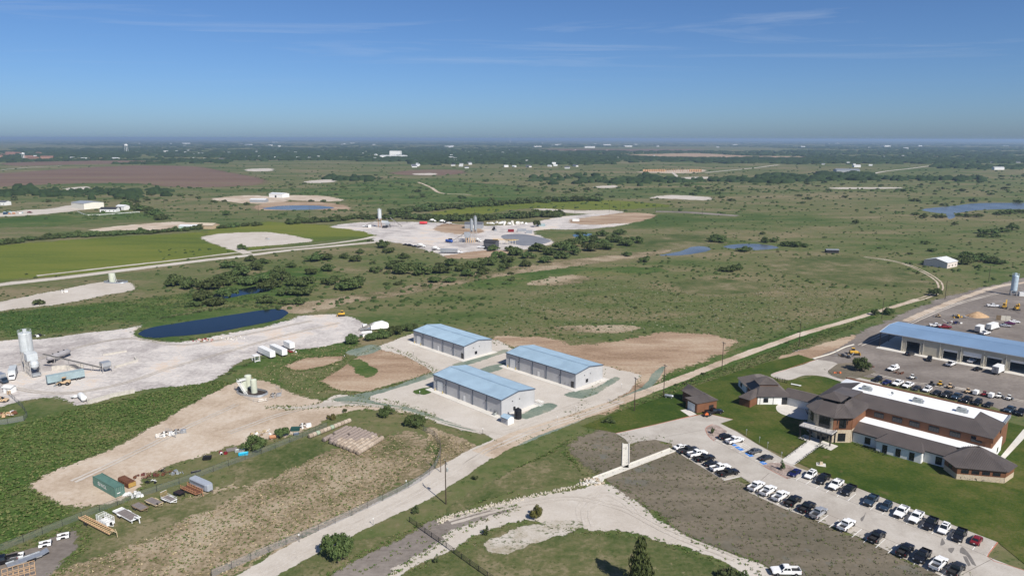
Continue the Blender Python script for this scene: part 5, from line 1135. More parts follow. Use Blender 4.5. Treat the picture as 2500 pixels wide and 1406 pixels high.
for i, (x, y, h) in enumerate(((400.6, 516, 15), (516, 523, 14), (631, 528, 14), (755.7, 533, 14), (1402.6, 526, 14), (1486.5, 519, 14), (1513, 519, 14), (1599, 523, 14), (1713, 531, 14), (993, 546, 12), (1158, 545, 16), (1000, 640, 6), (862, 1001, 2.6), (1284, 1058, 2.4))):
    if i < 11: pole(x, y, h, ORD[i] + ' pole from the left in the far line across the pasture', i % 2 == 0)
# small marker posts
for i, (x, y) in enumerate(((733, 1325), (914, 1284), (1407, 1003), (1362, 1030), (1180, 1060), (1026, 968), (842, 880), (994, 1190), (1010, 868), (1518, 948))):
    o = thing('marker_post', f'thin marker post with small sign, {ORD[i]} of the posts along the drives', 'post', P(x, y), 60, 'marker posts')
    MB().tube((0, 0, 0), (0, 0, 2.0), .05, 6).build('post', M_STEEL if i % 2 else M_DARK, o); MB().bx(-.15, .15, -.03, .03, 1.75, 2.15).build('sign_plate', M_WHITE, o)
pt_ = thing('propane_tank', 'silver propane tank on the grass below the utility poles', 'tank', P(1634, 970), 115)
MB().lathe([(.1, -1.75), (.45, -1.6), (.55, -1.3), (.55, 1.3), (.45, 1.6), (.1, 1.75)], 16, (0, 0, .95), 'x').build('tank_body', M_STEEL, pt_, smooth=True)
for x in (-1, 1): MB().bx(x - .12, x + .12, -.4, .4, 0, .5).build('saddle', M_HVAC, pt_)
MB().lathe([(.16, 1.5), (.16, 1.72)], 10).build('valve_dome', M_DARK, pt_)

# ================================================================== FENCES
def wire_mat(name, col, amt):
    t = NT(name); p = t.pos()
    ms = t.n('ShaderNodeMixShader'); ms.inputs[0].default_value = amt
    t.l(t.n('ShaderNodeBsdfTransparent').outputs[0], ms.inputs[1]); t.l(t.bsdf(col, .7, .2, .3), ms.inputs[2]); return t.done(ms.outputs[0])
M_WIRE = wire_mat('chain_link_wire', (.2, .23, .22), .26)
M_WIREG = wire_mat('galvanised_wire', (.36, .36, .38), .3)
def fence(name, label, px, h, m_wire, gap=4.0, post=M_DARK, r=.05, world=None, rails=1):
    q = smooth_loop(world or [P(*p) for p in px], False, gap); o = thing(name, label, 'fence', q[0], 90)
    q = [p - q[0] for p in q]; me = None
    for p in q:
        if me is None: me = MB().tube((0, 0, 0), (0, 0, h + .1), r, 6).mesh('post', post)
        place('post', me, o, None, p)
    tr = MB()
    for k in range(rails):
        for a, b in zip(q, q[1:]): z = h * (1 - k / max(1, rails)); tr.tube((a.x, a.y, z), (b.x, b.y, z), r * .6, 5)
    tr.build('top_rail', post, o)
    if m_wire:
        w = MB(); w.add([(p.x, p.y, .05) for p in q] + [(p.x, p.y, h) for p in q], [(i, i + 1, len(q) + i + 1, len(q) + i) for i in range(len(q) - 1)]); w.build('chain_link_mesh', m_wire, o)
    return o
fence('chain_link_fence', 'green chain link fence running behind the row of trailers', [(-60, 1376), (60, 1328), (202, 1270), (330, 1222), (440, 1185), (560, 1140), (640, 1110), (740, 1070), (800, 1045)], 1.9, M_WIRE)
fence('chain_link_fence', 'grey chain link fence curving round the hay bale field', [(1035, 1052), (1062, 1066), (1076, 1085), (1078, 1105), (1070, 1130), (1050, 1160), (1000, 1192), (900, 1242), (780, 1298), (660, 1350), (520, 1412)], 1.9, M_WIREG)
fence('chain_link_fence', 'grey chain link fence at the far left edge of the plant yard', [(-30, 1046), (60, 1032), (62, 1010), (38, 985), (0, 950)], 1.9, M_WIREG)
pf = thing('pipe_fence', 'dark steel pipe fence crossing the gravel drive', 'fence', P(1002, 1275), 90)
q = [P(1002, 1275), P(1040, 1302), P(1092, 1338), P(1150, 1380), P(1215, 1425)]; q = smooth_loop(q, False, 2.6); o0 = q[0]; q = [p - o0 for p in q]
for p in q: MB().tube((p.x, p.y, 0), (p.x, p.y, 1.5), .08, 7).build('post', M_DARK, pf)
for z in (.4, .75, 1.1, 1.45): MB().path([(p.x, p.y, z) for p in q], .05, 5).build('rail', M_DARK, pf)
wf = thing('white_rail_fence', 'white rail fence round the paddock by the far white barn', 'fence', P(188, 522), 90)
q = [P(188, 522), P(215, 531), P(275, 528), P(340, 523)]; q = smooth_loop(q, False, 9); o0 = q[0]; q = [p - o0 for p in q]
for p in q: MB().bx(p.x - .15, p.x + .15, p.y - .15, p.y + .15, 0, 1.6).build('post', M_WHITE, wf)
for z in (.8, 1.4): MB().path([(p.x, p.y, z) for p in q], .16, 5).build('rail', M_WHITE, wf)

# ================================================================== HAY BALES
M_HAY = [mat('hay_tan', (.31, .25, .195), .95, 0, .1, .25, 2.5, (.24, .18, .13), .06), mat('hay_grey', (.25, .205, .18), .95, 0, .1, .25, 2.5, (.17, .14, .12), .06), mat('hay_pale', (.39, .325, .26), .95, 0, .1, .22, 2.5, (.3, .23, .16), .05), mat('hay_green_wrap', (.3, .36, .27), .9, 0, .1, .15, 2)]
BALE = []
for k in range(4):
    rnd = random.Random(40 + k); m = MB(); n = 18; rings = []
    for r_, x in ((.12, -.64), (.55, -.63), (.72, -.58), (.76, -.35), (.755, -.1), (.765, .15), (.755, .4), (.71, .58), (.52, .63), (.1, .65)):
        ph = [1 + rnd.uniform(-.03, .03) for _ in range(n)]
        rings.append([(x + rnd.uniform(-.015, .015), r_ * ph[i] * math.cos(6.283 * i / n) * 1.03, max(.02, .74 + r_ * ph[i] * math.sin(6.283 * i / n))) for i in range(n)])
    BALE.append(m.loft(rings).mesh('hay_bale', M_HAY[0], True))
N_, E_, W_ = Vector((-46.6, 202.8, 0)), Vector((-41.0, 214.2, 0)), Vector((-60.6, 213.4, 0))
ea, wa = (E_ - N_), (W_ - N_)
for j in range(11):
    for i in range(10):
        if (i, j) in ((5, 7), (9, 9), (9, 10), (0, 9), (3, 10), (9, 1)): continue
        u, v = (i + .5) / 10, (j + .5) / 11; p = N_ + ea * (u + (.02 if j % 2 else 0)) + wa * v + Vector((random.uniform(-.1, .1), random.uniform(-.1, .1), .02))
        g = v + u * .6 + random.uniform(-.15, .15); m = M_HAY[1] if g > .72 else M_HAY[random.choice((0, 0, 2))]
        o = place('round_hay_bale', BALE[(i * 3 + j) % 4], None, m, p, rz_of(az_of(N_, E_) + random.uniform(-3, 3)))
        tag(o, f'round hay bale, {ORD[i]} from the near edge in the {ORD[j]} row from the right', 'hay bale', 'hay bales in the block')
a_, b_ = Vector((-65.6, 215.6, 0)), Vector((-55.2, 229.4, 0))
for i in range(12):
    o = place('round_hay_bale', BALE[i % 4], None, M_HAY[3] if i in (2, 6) else M_HAY[2 if i % 3 else 0], a_ + (b_ - a_) * ((i + .5) / 12), rz_of(az_of(a_, b_)))
    tag(o, (f'green wrapped hay bale, {ORD[i]} from the left in the single row' if i in (2, 6) else f'round tan hay bale, {ORD[i]} from the left in the single row by the fence'), 'hay bale', 'hay bales in the single row')

# ================================================================== TRAILERS AND CONTAINERS
def wheels(o, xs, y, r, w=.22):
    ty, ri = wheel_mesh(r, w)
    for x in xs:
        for s in (-1, 1):
            k = bpy.data.objects.new('wheel', None); COL.objects.link(k); k.parent = o; k.location = (x, s * y, r); place('tyre', ty, k); place('rim', ri, k)
def planks(o, x0, x1, y0, y1, z, n, m, name='deck_plank'):
    w = (y1 - y0) / n; me = MB().bx(x0, x1, -w / 2 + .012, w / 2 - .012, -.03, .03).mesh(name, m)
    for i in range(n): place(name, me, o, None, (0, y0 + (i + .5) * w, z + random.uniform(-.006, .006)))
def flat_trailer(px, py, az, L, W, frame, deck, label, goose=False, gate=None, z=.75, dual=True, dove=0):
    o = thing('flatbed_trailer', label, 'trailer', P(px, py), az, 'trailers parked along the fence')
    planks(o, -L / 2 + dove, L / 2, -W / 2 + .1, W / 2 - .1, z, 8, deck)
    MB().bx(-L / 2, L / 2, -W / 2, -W / 2 + .1, z - .18, z + .05).bx(-L / 2, L / 2, W / 2 - .1, W / 2, z - .18, z + .05).bx(L / 2, L / 2 + .12, -W / 2, W / 2, z - .18, z + .06).bx(-L / 2 - .1, -L / 2, -W / 2, W / 2, z - .18, z + .04).build('frame', frame, o)
    if dove: MB().add([(-L / 2, -W / 2 + .1, z - .25), (-L / 2 + dove, -W / 2 + .1, z + .01), (-L / 2 + dove, W / 2 - .1, z + .01), (-L / 2, W / 2 - .1, z - .25)], [(0, 1, 2, 3)]).build('dovetail', frame, o)
    if goose:
        m = MB()
        for s in (-1, 1): m.tube((L / 2, s * .5, z), (L / 2 + .6, s * .4, z + 1.0), .12, 6).tube((L / 2 + .6, s * .4, z + 1.0), (L / 2 + 1.9, s * .12, z + .9), .12, 6)
        m.tube((L / 2 + 1.9, 0, z + .95), (L / 2 + 2.1, 0, .35), .12, 7).bx(L / 2 + .1, L / 2 + .5, -W / 2, W / 2, z, z + .15); m.build('gooseneck', frame, o)
        for s in (-1, 1): MB().bx(L / 2 - .1, L / 2 + .1, s * .9 - .07, s * .9 + .07, 0, z).build('jack_leg', frame, o)
    else:
        MB().tube((L / 2, -W / 2 + .2, z - .1), (L / 2 + 1.3, 0, z - .15), .06, 6).tube((L / 2, W / 2 - .2, z - .1), (L / 2 + 1.3, 0, z - .15), .06, 6).build('drawbar', frame, o); MB().tube((L / 2 + 1.1, 0, 0), (L / 2 + 1.1, 0, z), .05, 6).build('jack_leg', M_DARK, o)
    wheels(o, (-L * .12 - .4, -L * .12 + .4) if dual else (-L * .1,), W / 2 + .12, .36)
    for s in (-1, 1): MB().bx(-L * .12 - .85, -L * .12 + .85, min(s * (W / 2), s * (W / 2 + .26)), max(s * W / 2, s * (W / 2 + .26)), .76, .82).build('fender', frame, o)
    if gate:
        for i in range(6): y = -W / 2 + .1 + i * (W - .2) / 5; MB().tube((-L / 2, y, z), (-L / 2 - .25, y, z + 1.5), .04, 5).build('gate_bar', gate, o)
        MB().tube((-L / 2 - .25, -W / 2 + .1, z + 1.5), (-L / 2 - .25, W / 2 - .1, z + 1.5), .05, 5).build('gate_rail', frame, o)
        for s in (-1, 1): MB().tube((-L / 2, s * W / 2, z + .45), (L / 2, s * W / 2, z + .45), .05, 5).build('side_rail', frame, o)
    return o
M_DECK = mat('grey_deck_wood', (.2, .175, .165), .9, 0, .2, .2, 1.5); M_LUM = mat('new_lumber', (.5, .33, .19), .85, 0, .2, .15, 2); M_RUSTO = mat('orange_rusty_frame', (.4, .2, .11), .8, 0, .2, .2, 2); M_TANF = mat('tan_trailer_frame', (.45, .36, .22), .7)
flat_trailer(311, 1265, 124, 8.6, 2.5, M_WHITE, M_DECK, 'long white gooseneck flatbed trailer with grey plank deck', True, None, .85, True, 1.6)
flat_trailer(344, 1245, 124, 4.6, 2.1, M_WOOD, M_DECK, 'brown flatbed trailer between the white gooseneck and the tan trailer', False)
flat_trailer(378, 1233, 122, 5.0, 2.2, M_TANF, M_DECK, 'tan flatbed trailer with a spare wheel on its front', False)
flat_trailer(415, 1226, 121, 4.0, 2.0, M_WHITE, M_DECK, 'white utility trailer with an upright wooden tailgate', False, M_LUM)
flat_trailer(440, 1211, 121, 2.6, 1.7, M_BLACK, mat('black_tub', (.03, .018, .018), .8), 'small black tub trailer between the white and rusty trailers', False, None, .85, False)
sw = thing('spare_wheel', 'spare wheel leaning on the front of the tan trailer', 'wheel', P(387, 1241), 122); ty, ri = wheel_mesh(.38); place('tyre', ty, sw, None, (0, 0, .8)); place('rim', ri, sw, None, (0, 0, .8))
# lumber-ribbed gooseneck
a, b = P(203, 1273), P(278, 1312); lt = thing('pole_trailer', 'long bare trailer frame of light timber ribs nearest the camera', 'trailer', (a + b) / 2, az_of(a, b), 'trailers parked along the fence'); L = (b - a).length
for s in (-1, 1): MB().bx(-L / 2, L / 2, s * .75 - .08, s * .75 + .08, .75, .95).build('frame_rail', M_LUM, lt)
for i in range(15): x = -L / 2 + .3 + i * (L - .6) / 14; MB().bx(x - .07, x + .07, -.9, .9, .95, 1.12).bx(x - .07, x + .07, -.92, -.78, 1.12, 1.5).build('rib', M_LUM, lt)
MB().tube((L / 2, -.6, .9), (L / 2 + .6, -.4, 1.9), .1, 6).tube((L / 2, .6, .9), (L / 2 + .6, .4, 1.9), .1, 6).tube((L / 2 + .6, -.4, 1.9), (L / 2 + 2, 0, 1.6), .1, 6).tube((L / 2 + .6, .4, 1.9), (L / 2 + 2, 0, 1.6), .1, 6).tube((L / 2 + 2, 0, 1.7), (L / 2 + 2.1, 0, .4), .1, 6).build('gooseneck', M_TANF, lt)
wheels(lt, (-L * .28, -L * .28 + .85), 1.0, .38)
# rusty pipe-rack trailer
a, b = P(452, 1196), P(489, 1212); rt = thing('rack_trailer', 'orange rusty rack trailer with upright stakes beside the livestock trailer', 'trailer', (a + b) / 2, az_of(a, b), 'trailers parked along the fence'); L = (b - a).length
for s in (-1, 1):
    MB().bx(-L / 2, L / 2, s * 1.0 - .07, s * 1.0 + .07, .6, .78).bx(-L / 2, L / 2, s * 1.0 - .05, s * 1.0 + .05, 1.3, 1.4).build('side_rail', M_RUSTO, rt)
    for i in range(10): x = -L / 2 + i * L / 9; MB().bx(x - .06, x + .06, s * 1.0 - .06, s * 1.0 + .06, .78, 1.65).build('stake', M_RUSTO, rt)
MB().bx(-L / 2, L / 2, -.93, .93, .6, .66).build('deck', M_RUST, rt)
MB().tube((L / 2, -.8, .7), (L / 2 + 1.6, 0, 1.4), .09, 6).tube((L / 2, .8, .7), (L / 2 + 1.6, 0, 1.4), .09, 6).tube((L / 2 + 1.6, 0, 1.5), (L / 2 + 1.7, 0, .3), .09, 6).build('gooseneck', M_RUSTO, rt); wheels(rt, (-.9, 0), 1.12, .37)
# enclosed livestock trailer
a, b = P(474, 1185), P(517, 1204); ls = thing('livestock_trailer', 'grey enclosed livestock trailer at the right end of the trailer row', 'trailer', (a + b) / 2, az_of(a, b), 'trailers parked along the fence'); L = (b - a).length
M_LSG = mat('grey_trailer_paint', (.36, .39, .44), .45, .1, .4, .06)
MB().loft([[(x, -w, .5), (x, -w, 2.1), (x, -w * .8, 2.45), (x, w * .8, 2.45), (x, w, 2.1), (x, w, .5)] for x, w in ((-L / 2, 1.05), (L / 2 - 1.1, 1.05), (L / 2 - .2, .85), (L / 2, .6))]).build('body', M_LSG, ls)
for s in (-1, 1):
    MB().bx(-L / 2 + .2, L / 2 - 1.3, s * 1.06 - .02, s * 1.06 + .02, 1.75, 1.85).bx(-L / 2 + .2, L / 2 - 1.3, s * 1.06 - .02, s * 1.06 + .02, 1.45, 1.52).build('vent_slot', M_DARK, ls); MB().bx(-1.2, .7, min(s * 1.06, s * 1.28), max(s * 1.06, s * 1.28), .72, .8).build('fender', M_LSG, ls)
wheels(ls, (-.7, .2), 1.12, .36); MB().tube((L / 2, 0, .6), (L / 2 + 1.2, 0, .5), .08, 6).build('drawbar', M_DARK, ls)
# white cage trailer
ct_ = thing('cage_trailer', 'white barred livestock cage trailer beside the timber pole trailer', 'trailer', P(261, 1283), 122, 'trailers parked along the fence'); L = 4.6
MB().bx(-L / 2, L / 2, -1, 1, .55, .62).bx(-L / 2, L / 2, -1.02, -.98, .62, 1.15).bx(-L / 2, L / 2, .98, 1.02, .62, 1.15).bx(L / 2 - .04, L / 2, -1, 1, .62, 1.3).build('tub', M_WHITE, ct_)
for s in (-1, 1):
    for z in (1.4, 1.65, 1.9, 2.15, 2.4): MB().tube((-L / 2, s, z), (L / 2, s, z), .035, 5).build('bar', M_WHITE, ct_)
    for x in (-2.3, -1.15, 0, 1.15, 2.3): MB().tube((x, s, .6), (x, s, 2.4), .05, 5).build('upright', M_WHITE, ct_)
for x in (-2.3, -1.15, 0, 1.15, 2.3): MB().tube((x, -1, 2.4), (x, 1, 2.4), .05, 5).build('roof_hoop', M_WHITE, ct_)
for z in (1.5, 2.0): MB().tube((-L / 2, -1, z), (-L / 2, 1, z), .035, 5).build('bar', M_WHITE, ct_)
MB().lathe([(.3, L / 2 + .05), (.36, L / 2 + .15), (.3, L / 2 + .25)], 14, (0, 0, 1.0), 'x').build('spare_tyre', M_TYRE, ct_); MB().tube((L / 2, -.6, .6), (L / 2 + 1.2, 0, .55), .06).tube((L / 2, .6, .6), (L / 2 + 1.2, 0, .55), .06).build('drawbar', M_WHITE, ct_); wheels(ct_, (-.75, .1), 1.12, .34)
# grey car hauler and black pickup at the lower left corner
a, b = P(20, 1392), P(103, 1362); ch_ = thing('car_hauler', 'grey steel car hauler trailer with ramp at the lower left corner', 'trailer', (a + b) / 2, az_of(b, a)); L = (b - a).length
MB().bx(-L / 2, L / 2, -1.1, 1.1, .62, .74).bx(-L / 2, L / 2, -1.2, -1.1, .55, .9).bx(-L / 2, L / 2, 1.1, 1.2, .55, .9).build('deck', M_STEEL, ch_); MB().loft([[(-L / 2, -1.1, .66), (-L / 2, 1.1, .66), (-L / 2, 1.1, .74), (-L / 2, -1.1, .74)], [(-L / 2 - 1.5, -1.1, 1.1), (-L / 2 - 1.5, 1.1, 1.1), (-L / 2 - 1.5, 1.1, 1.18), (-L / 2 - 1.5, -1.1, 1.18)]]).build('ramp', M_STEEL, ch_)
wheels(ch_, (-L * .25, -L * .25 + .9), 1.28, .36)
for s in (-1, 1): MB().bx(-L * .25 - .5, -L * .25 + 1.4, min(s * 1.2, s * 1.45), max(s * 1.2, s * 1.45), .75, .82).build('fender', M_DARK, ch_)
vehicle('pickup', P(6, 1382), 240, 'black', 'black pickup truck at the lower left corner beside the car hauler')
ck = thing('lumber_crate_frame', 'open box frame of new lumber at the lower left corner', 'lumber frame', P(50, 1412), 55)
for z in (.2, 1.2, 2.2):
    for y in (-1.3, 1.3): MB().bx(-3, 3, y - .05, y + .05, z - .05, z + .05).build('rail', M_LUM, ck)
for x in (-3, -2, -1, 0, 1, 2, 3):
    for y in (-1.3, 1.3): MB().bx(x - .05, x + .05, y - .05, y + .05, .1, 2.25).build('stud', M_LUM, ck)
# green shipping container with white lettering
def container(a, az, L, W, Hc, m, label, name='shipping_container', door=True, bars=True):
    o = thing(name, label, 'container', a, az); X, Y, Zv = Vector((1, 0, 0)), Vector((0, 1, 0)), Vector((0, 0, 1))
    for p0, u, l in (((.1, 0, .15), X, L - .2), ((L - .1, W, .15), -X, L - .2)): corrugated(p0, u, Zv, l, Hc - .3, .28, .036, .5).build('side_panel', m, o)
    corrugated((.1, .1, Hc - .1), X, Y, L - .2, W - .2, .5, .02).build('roof_panel', m, o); corrugated((0, W - .1, .15), -Y, Zv, W - .2, Hc - .3, .28, .036).build('end_panel', m, o)
    for x in (0, L): MB().bx(x - .07, x + .07, -.07, .09, 0, Hc).bx(x - .07, x + .07, W - .09, W + .07, 0, Hc).build('corner_post', m, o)
    for z in (.08, Hc - .08):
        for y in (0, W): MB().bx(.07, L - .07, y - .05, y + .06, z - .08, z + .08).build('rail', m, o)
    for s in (0, 1):
        d = MB().bx(L - .03, L + .03, .1 + s * (W - .2) / 2, .09 + (s + 1) * (W - .2) / 2, .12, Hc - .12)
        d.build('door', m, o)
    if bars:
        for y in (.45, .95, W - .95, W - .45): MB().tube((L + .06, y, .12), (L + .06, y, Hc - .12), .03, 5).build('lock_bar', M_STEEL, o)
    return o
def text_mesh(s, size, m, name, parent, loc, rot):
    cu = bpy.data.curves.new(name, 'FONT'); cu.body = s; cu.size = size; cu.extrude = .004
    t_ = bpy.data.objects.new(name, cu); COL.objects.link(t_); dg = bpy.context.evaluated_depsgraph_get(); me = bpy.data.meshes.new_from_object(t_.evaluated_get(dg)); bpy.data.objects.remove(t_)
    me.materials.clear(); me.materials.append(m); o = bpy.data.objects.new(name, me); COL.objects.link(o); o.parent = parent; o.location = loc; o.rotation_euler = rot; return o
M_GREENC = mat('green_container_paint', (.085, .165, .135), .6, 0, .35, .1, .8, (.14, .2, .18), .06)
gc_ = container(P(231.3, 1189), 125.2, 12.1, 2.44, 2.9, M_GREENC, 'green shipping container with white letters on its side')
text_mesh('WGL', 1.5, M_WHITE, 'lettering', gc_, (4.1, -.045, 1.0), (R(90), 0, 0))
MB().lathe([(.6, -.05), (.6, -.042)], 20, (3.3, 0, 1.6), 'y').build('round_emblem', M_WHITE, gc_); MB().lathe([(.42, -.058), (.42, -.05)], 20, (3.3, 0, 1.6), 'y').build('emblem_disc', M_GREENC, gc_); text_mesh('B', .75, M_WHITE, 'emblem_letter', gc_, (3.08, -.062, 1.33), (R(90), 0, 0))
MB().box((12.15, .9, 1.1), (.02, .8, .22)).build('door_mark', M_WHITE, gc_)
rc = thing('rusty_bin', 'rusty brown steel bin with a yellow end behind the green container', 'bin', P(300, 1180), 125)
MB().loft([[(x, -1.1, .2), (x, 1.1, .2), (x, 1.1, 1.5), (x, .8, 1.8), (x, -.8, 1.8), (x, -1.1, 1.5)] for x in (0, 5.6)]).build('body', M_RUST, rc); MB().bx(5.6, 5.72, -1.0, 1.0, .3, 1.5).build('end_plate', mat('ochre_paint', (.35, .22, .06), .8), rc)
for i in range(5): MB().bx(.4 + i * 1.1, .5 + i * 1.1, -1.16, 1.16, .2, 1.45).build('rib', M_RUST, rc)
# heaps of small stuff: bags, scrap
def heap(name, label, cat, px, py, n, spread, size, mats, seed, hmax=.9, group=None):
    rnd = random.Random(seed); o = thing(name, label, cat, P(px, py), 90, group)
    for i in range(n):
        r = spread * math.sqrt(rnd.random()); t = rnd.uniform(0, 6.28); s = size * rnd.uniform(.6, 1.3); m = MB()
        c = (r * math.cos(t), r * math.sin(t) * .6, s * .4 + rnd.uniform(0, hmax) * max(0, 1 - r / spread))
        if name == 'scrap_heap' and rnd.random() < .5:
            d = Vector((rnd.uniform(-1, 1), rnd.uniform(-1, 1), rnd.uniform(-.2, .5))) * s * 2; m.tube(c, Vector(c) + d, .09, 6)
        else: m.box(c, (s * rnd.uniform(.7, 1.3), s * rnd.uniform(.7, 1.3), s * .7), rnd.uniform(0, 3), rnd.uniform(.6, .95))
        m.build({'scrap_heap': 'scrap_piece', 'bag_heap': 'bag'}.get(name, 'piece'), mats[i % len(mats)], o)
    return o
M_SCRAPB = mat('dark_red_scrap', (.12, .04, .035), .8, .1, .3, .3)
heap('bag_heap', 'heap of white bags beside the rusty bin', 'bags', 328, 1214, 16, 2.6, .75, [M_WHITE], 3)
heap('scrap_heap', 'heap of rusty red machinery on the pad behind the trailers', 'scrap', 356, 1168, 16, 3.0, .8, [M_RUST, M_SCRAPB], 4)
heap('scrap_heap', 'heap of rusty pipes and frames on the pad', 'scrap', 395, 1160, 22, 3.6, .7, [M_RUST, M_WOOD, M_DARK], 5)
heap('scrap_heap', 'pile of grey cattle panels near the fence', 'scrap', 436, 1158, 14, 2.0, .6, [M_STEEL, M_STEEL, M_HVAC], 6, .4)
heap('scrap_heap', 'white and black scrap trailer beside the rusty machinery', 'scrap', 374, 1180, 8, 1.8, .9, [M_WHITE, M_BLACK, M_BLACK], 8, .4)
heap('rubble_heap', 'heap of red and white debris by the near pond', 'rubble', 497, 835, 24, 5, .8, [M_WHITE, PAINT['red'], M_WOOD, mat('pink_debris', (.5, .3, .25), .9)], 9, .6)
heap('rubble_heap', 'heap of scrap beside the white van trailers', 'rubble', 708, 862, 14, 3, .8, [M_WHITE, PAINT['red'], M_RUST], 10, .5)
heap('rubble_heap', 'low grey concrete rubble in the plant yard', 'rubble', 565, 828, 26, 7, .7, [M_SLAB, M_KERB], 11, .4)
heap('scrap_heap', 'row of scrap with black parts in the yard behind the shop', 'scrap', 2342, 770, 30, 5, 1.0, [M_DARK, M_BLACK, M_STEEL, PAINT['yellow']], 12, .8)
heap('scrap_heap', 'scrap with dark red parts nearest the shop roof', 'scrap', 2330, 786, 22, 4, 1.0, [M_DARK, PAINT['blue'], PAINT['red'], M_WHITE], 13, .8)
heap('scrap_heap', 'rusty stacked pipe beside the white tank pickup', 'scrap', 2195, 908, 16, 2.4, .8, [M_RUST], 14, .7)
heap('scrap_heap', 'rusty scrap by the round tree behind the office', 'scrap', 2122, 893, 10, 2.0, .6, [M_RUST, M_SCRAPB], 15, .3)
heap('rubble_heap', 'orange debris on the grass near the rear drive', 'rubble', 2047, 908, 8, 1.6, .6, [PAINT['orange'], M_RUST], 16, .3)
heap('scrap_heap', 'black steel beams beside the bulldozer at the shop yard corner', 'scrap', 2062, 868, 18, 4, 1.1, [M_BLACK, M_WOOD, M_STEEL], 17, .8)
heap('scrap_heap', 'dark equipment with a boom behind the white silo', 'scrap', 96, 826, 12, 2.6, 1.0, [M_DARK, M_DARK, M_WHITE], 18, 1.2)
heap('rubble_heap', 'pale rock rip rap where the flume ends', 'rocks', 1447, 1176, 60, 3.8, .6, [M_STONE, M_PALE], 19, .3)
heap('scrap_heap', 'brown lumber bundles inside the fence at the left edge', 'scrap', 20, 1020, 22, 4, 1.1, [M_LUM, M_WOOD, M_RUST, M_WHITE], 20, .8)
heap('rubble_heap', 'white rubble along the far plant yard', 'rubble', 1238, 547, 40, 24, 2.2, [M_WHITE, M_SLAB], 21, .8)
heap('scrap_heap', 'pale timber and orange machine parts behind the pad trees', 'scrap', 640, 1062, 16, 3.4, .7, [M_WHITE, M_TANF, M_WOOD], 22, .5)
heap('rubble_heap', 'red barrels on the weeds by the fence', 'rubble', 545, 1110, 6, 1.2, .8, [PAINT['red'], M_WHITE, M_BLACK], 23, .3)
for lab, px, py, az, d, m, nm, h in (('bright cyan plastic pool lying by the fence', 596, 1112, 70, (2.6, 1.6), mat('cyan_plastic', (.02, .4, .62), .5), 'plastic_pool', .5), ('grey white tarpaulin bundle beside the cyan pool', 587, 1104, 70, (2.6, 1.8), M_HVAC, 'tarpaulin_bundle', .5), ('dark green steel hopper on the pad beside the small tree', 723, 1053, 85, (2.6, 1.4), mat('dark_green_paint', (.012, .06, .055), .6), 'steel_hopper', 1.2),
        ('blue grey solar panel box beside the green hopper', 725, 1063, 70, (1.6, 1.2), mat('panel_blue', (.1, .13, .17), .4), 'solar_box', .6), ('small black and white trailer box by the trees', 508, 1124, 80, (2.2, 1.4), M_BLACK, 'trailer_box', 1.0), ('flat dark steel plate on the grass by the livestock trailer', 480, 1155, 60, (2.4, .9), M_DARK, 'steel_plate', .3)):
    o = thing(nm, lab, nm.split('_')[-1], P(px, py), az); x, y = d
    MB().loft([[(-x / 2, -y / 2, .05), (x / 2, -y / 2, .05), (x / 2, y / 2, .05), (-x / 2, y / 2, .05)], [(-x / 2 * 1.1, -y / 2 * 1.1, h), (x / 2 * 1.1, -y / 2 * 1.1, h), (x / 2 * 1.1, y / 2 * 1.1, h), (-x / 2 * 1.1, y / 2 * 1.1, h)], [(-x / 2, -y / 2, h), (x / 2, -y / 2, h), (x / 2, y / 2, h), (-x / 2, y / 2, h)], [(-x / 2 * .8, -y / 2 * .8, h * .6), (x / 2 * .8, -y / 2 * .8, h * .6), (x / 2 * .8, y / 2 * .8, h * .6), (-x / 2 * .8, y / 2 * .8, h * .6)]]).build('shell', m, o)
ot = thing('orange_tank', 'orange rusty tank lying beside the small tree on the pad', 'tank', P(668, 1073), 75)
MB().lathe([(.2, -1.1), (.62, -1.0), (.62, 1.0), (.2, 1.1)], 16, (0, 0, .7), 'x').build('tank_body', M_RUSTO, ot)
for x in (-.7, .7): MB().bx(x - .1, x + .1, -.5, .5, 0, .3).build('saddle', M_RUST, ot)
wb = thing('wood_pallet_deck', 'grey wooden deck lying beside the tarpaulin', 'deck', P(568, 1101), 65); planks(wb, -1.6, 1.6, -1.3, 1.3, .25, 6, M_DECK, 'plank')
# rip-rap rows and shallow rocks along the turnaround
rr = MB(); rnd = random.Random(5)
for i in range(420):
    t = rnd.random(); a = [(1440, 1178), (1330, 1204), (1200, 1234), (1100, 1262), (1075, 1275)]
    k = t * 4; j = min(3, int(k)); f_ = k - j; p = P(a[j][0] + (a[j + 1][0] - a[j][0]) * f_, a[j][1] + (a[j + 1][1] - a[j][1]) * f_)
    s = rnd.uniform(.15, .45); rr.box((p.x + rnd.gauss(0, .5), p.y + rnd.gauss(0, .5), s * .4), (s, s * rnd.uniform(.6, 1), s * .8), rnd.uniform(0, 3), .6)
o = rr.build('rip_rap', mat('pale_limestone', (.5, .45, .37), .9, 0, .2, .2, 2)); tag(o, 'pale stones lining the edge of the caliche turnaround', 'rocks', None, 'stuff')
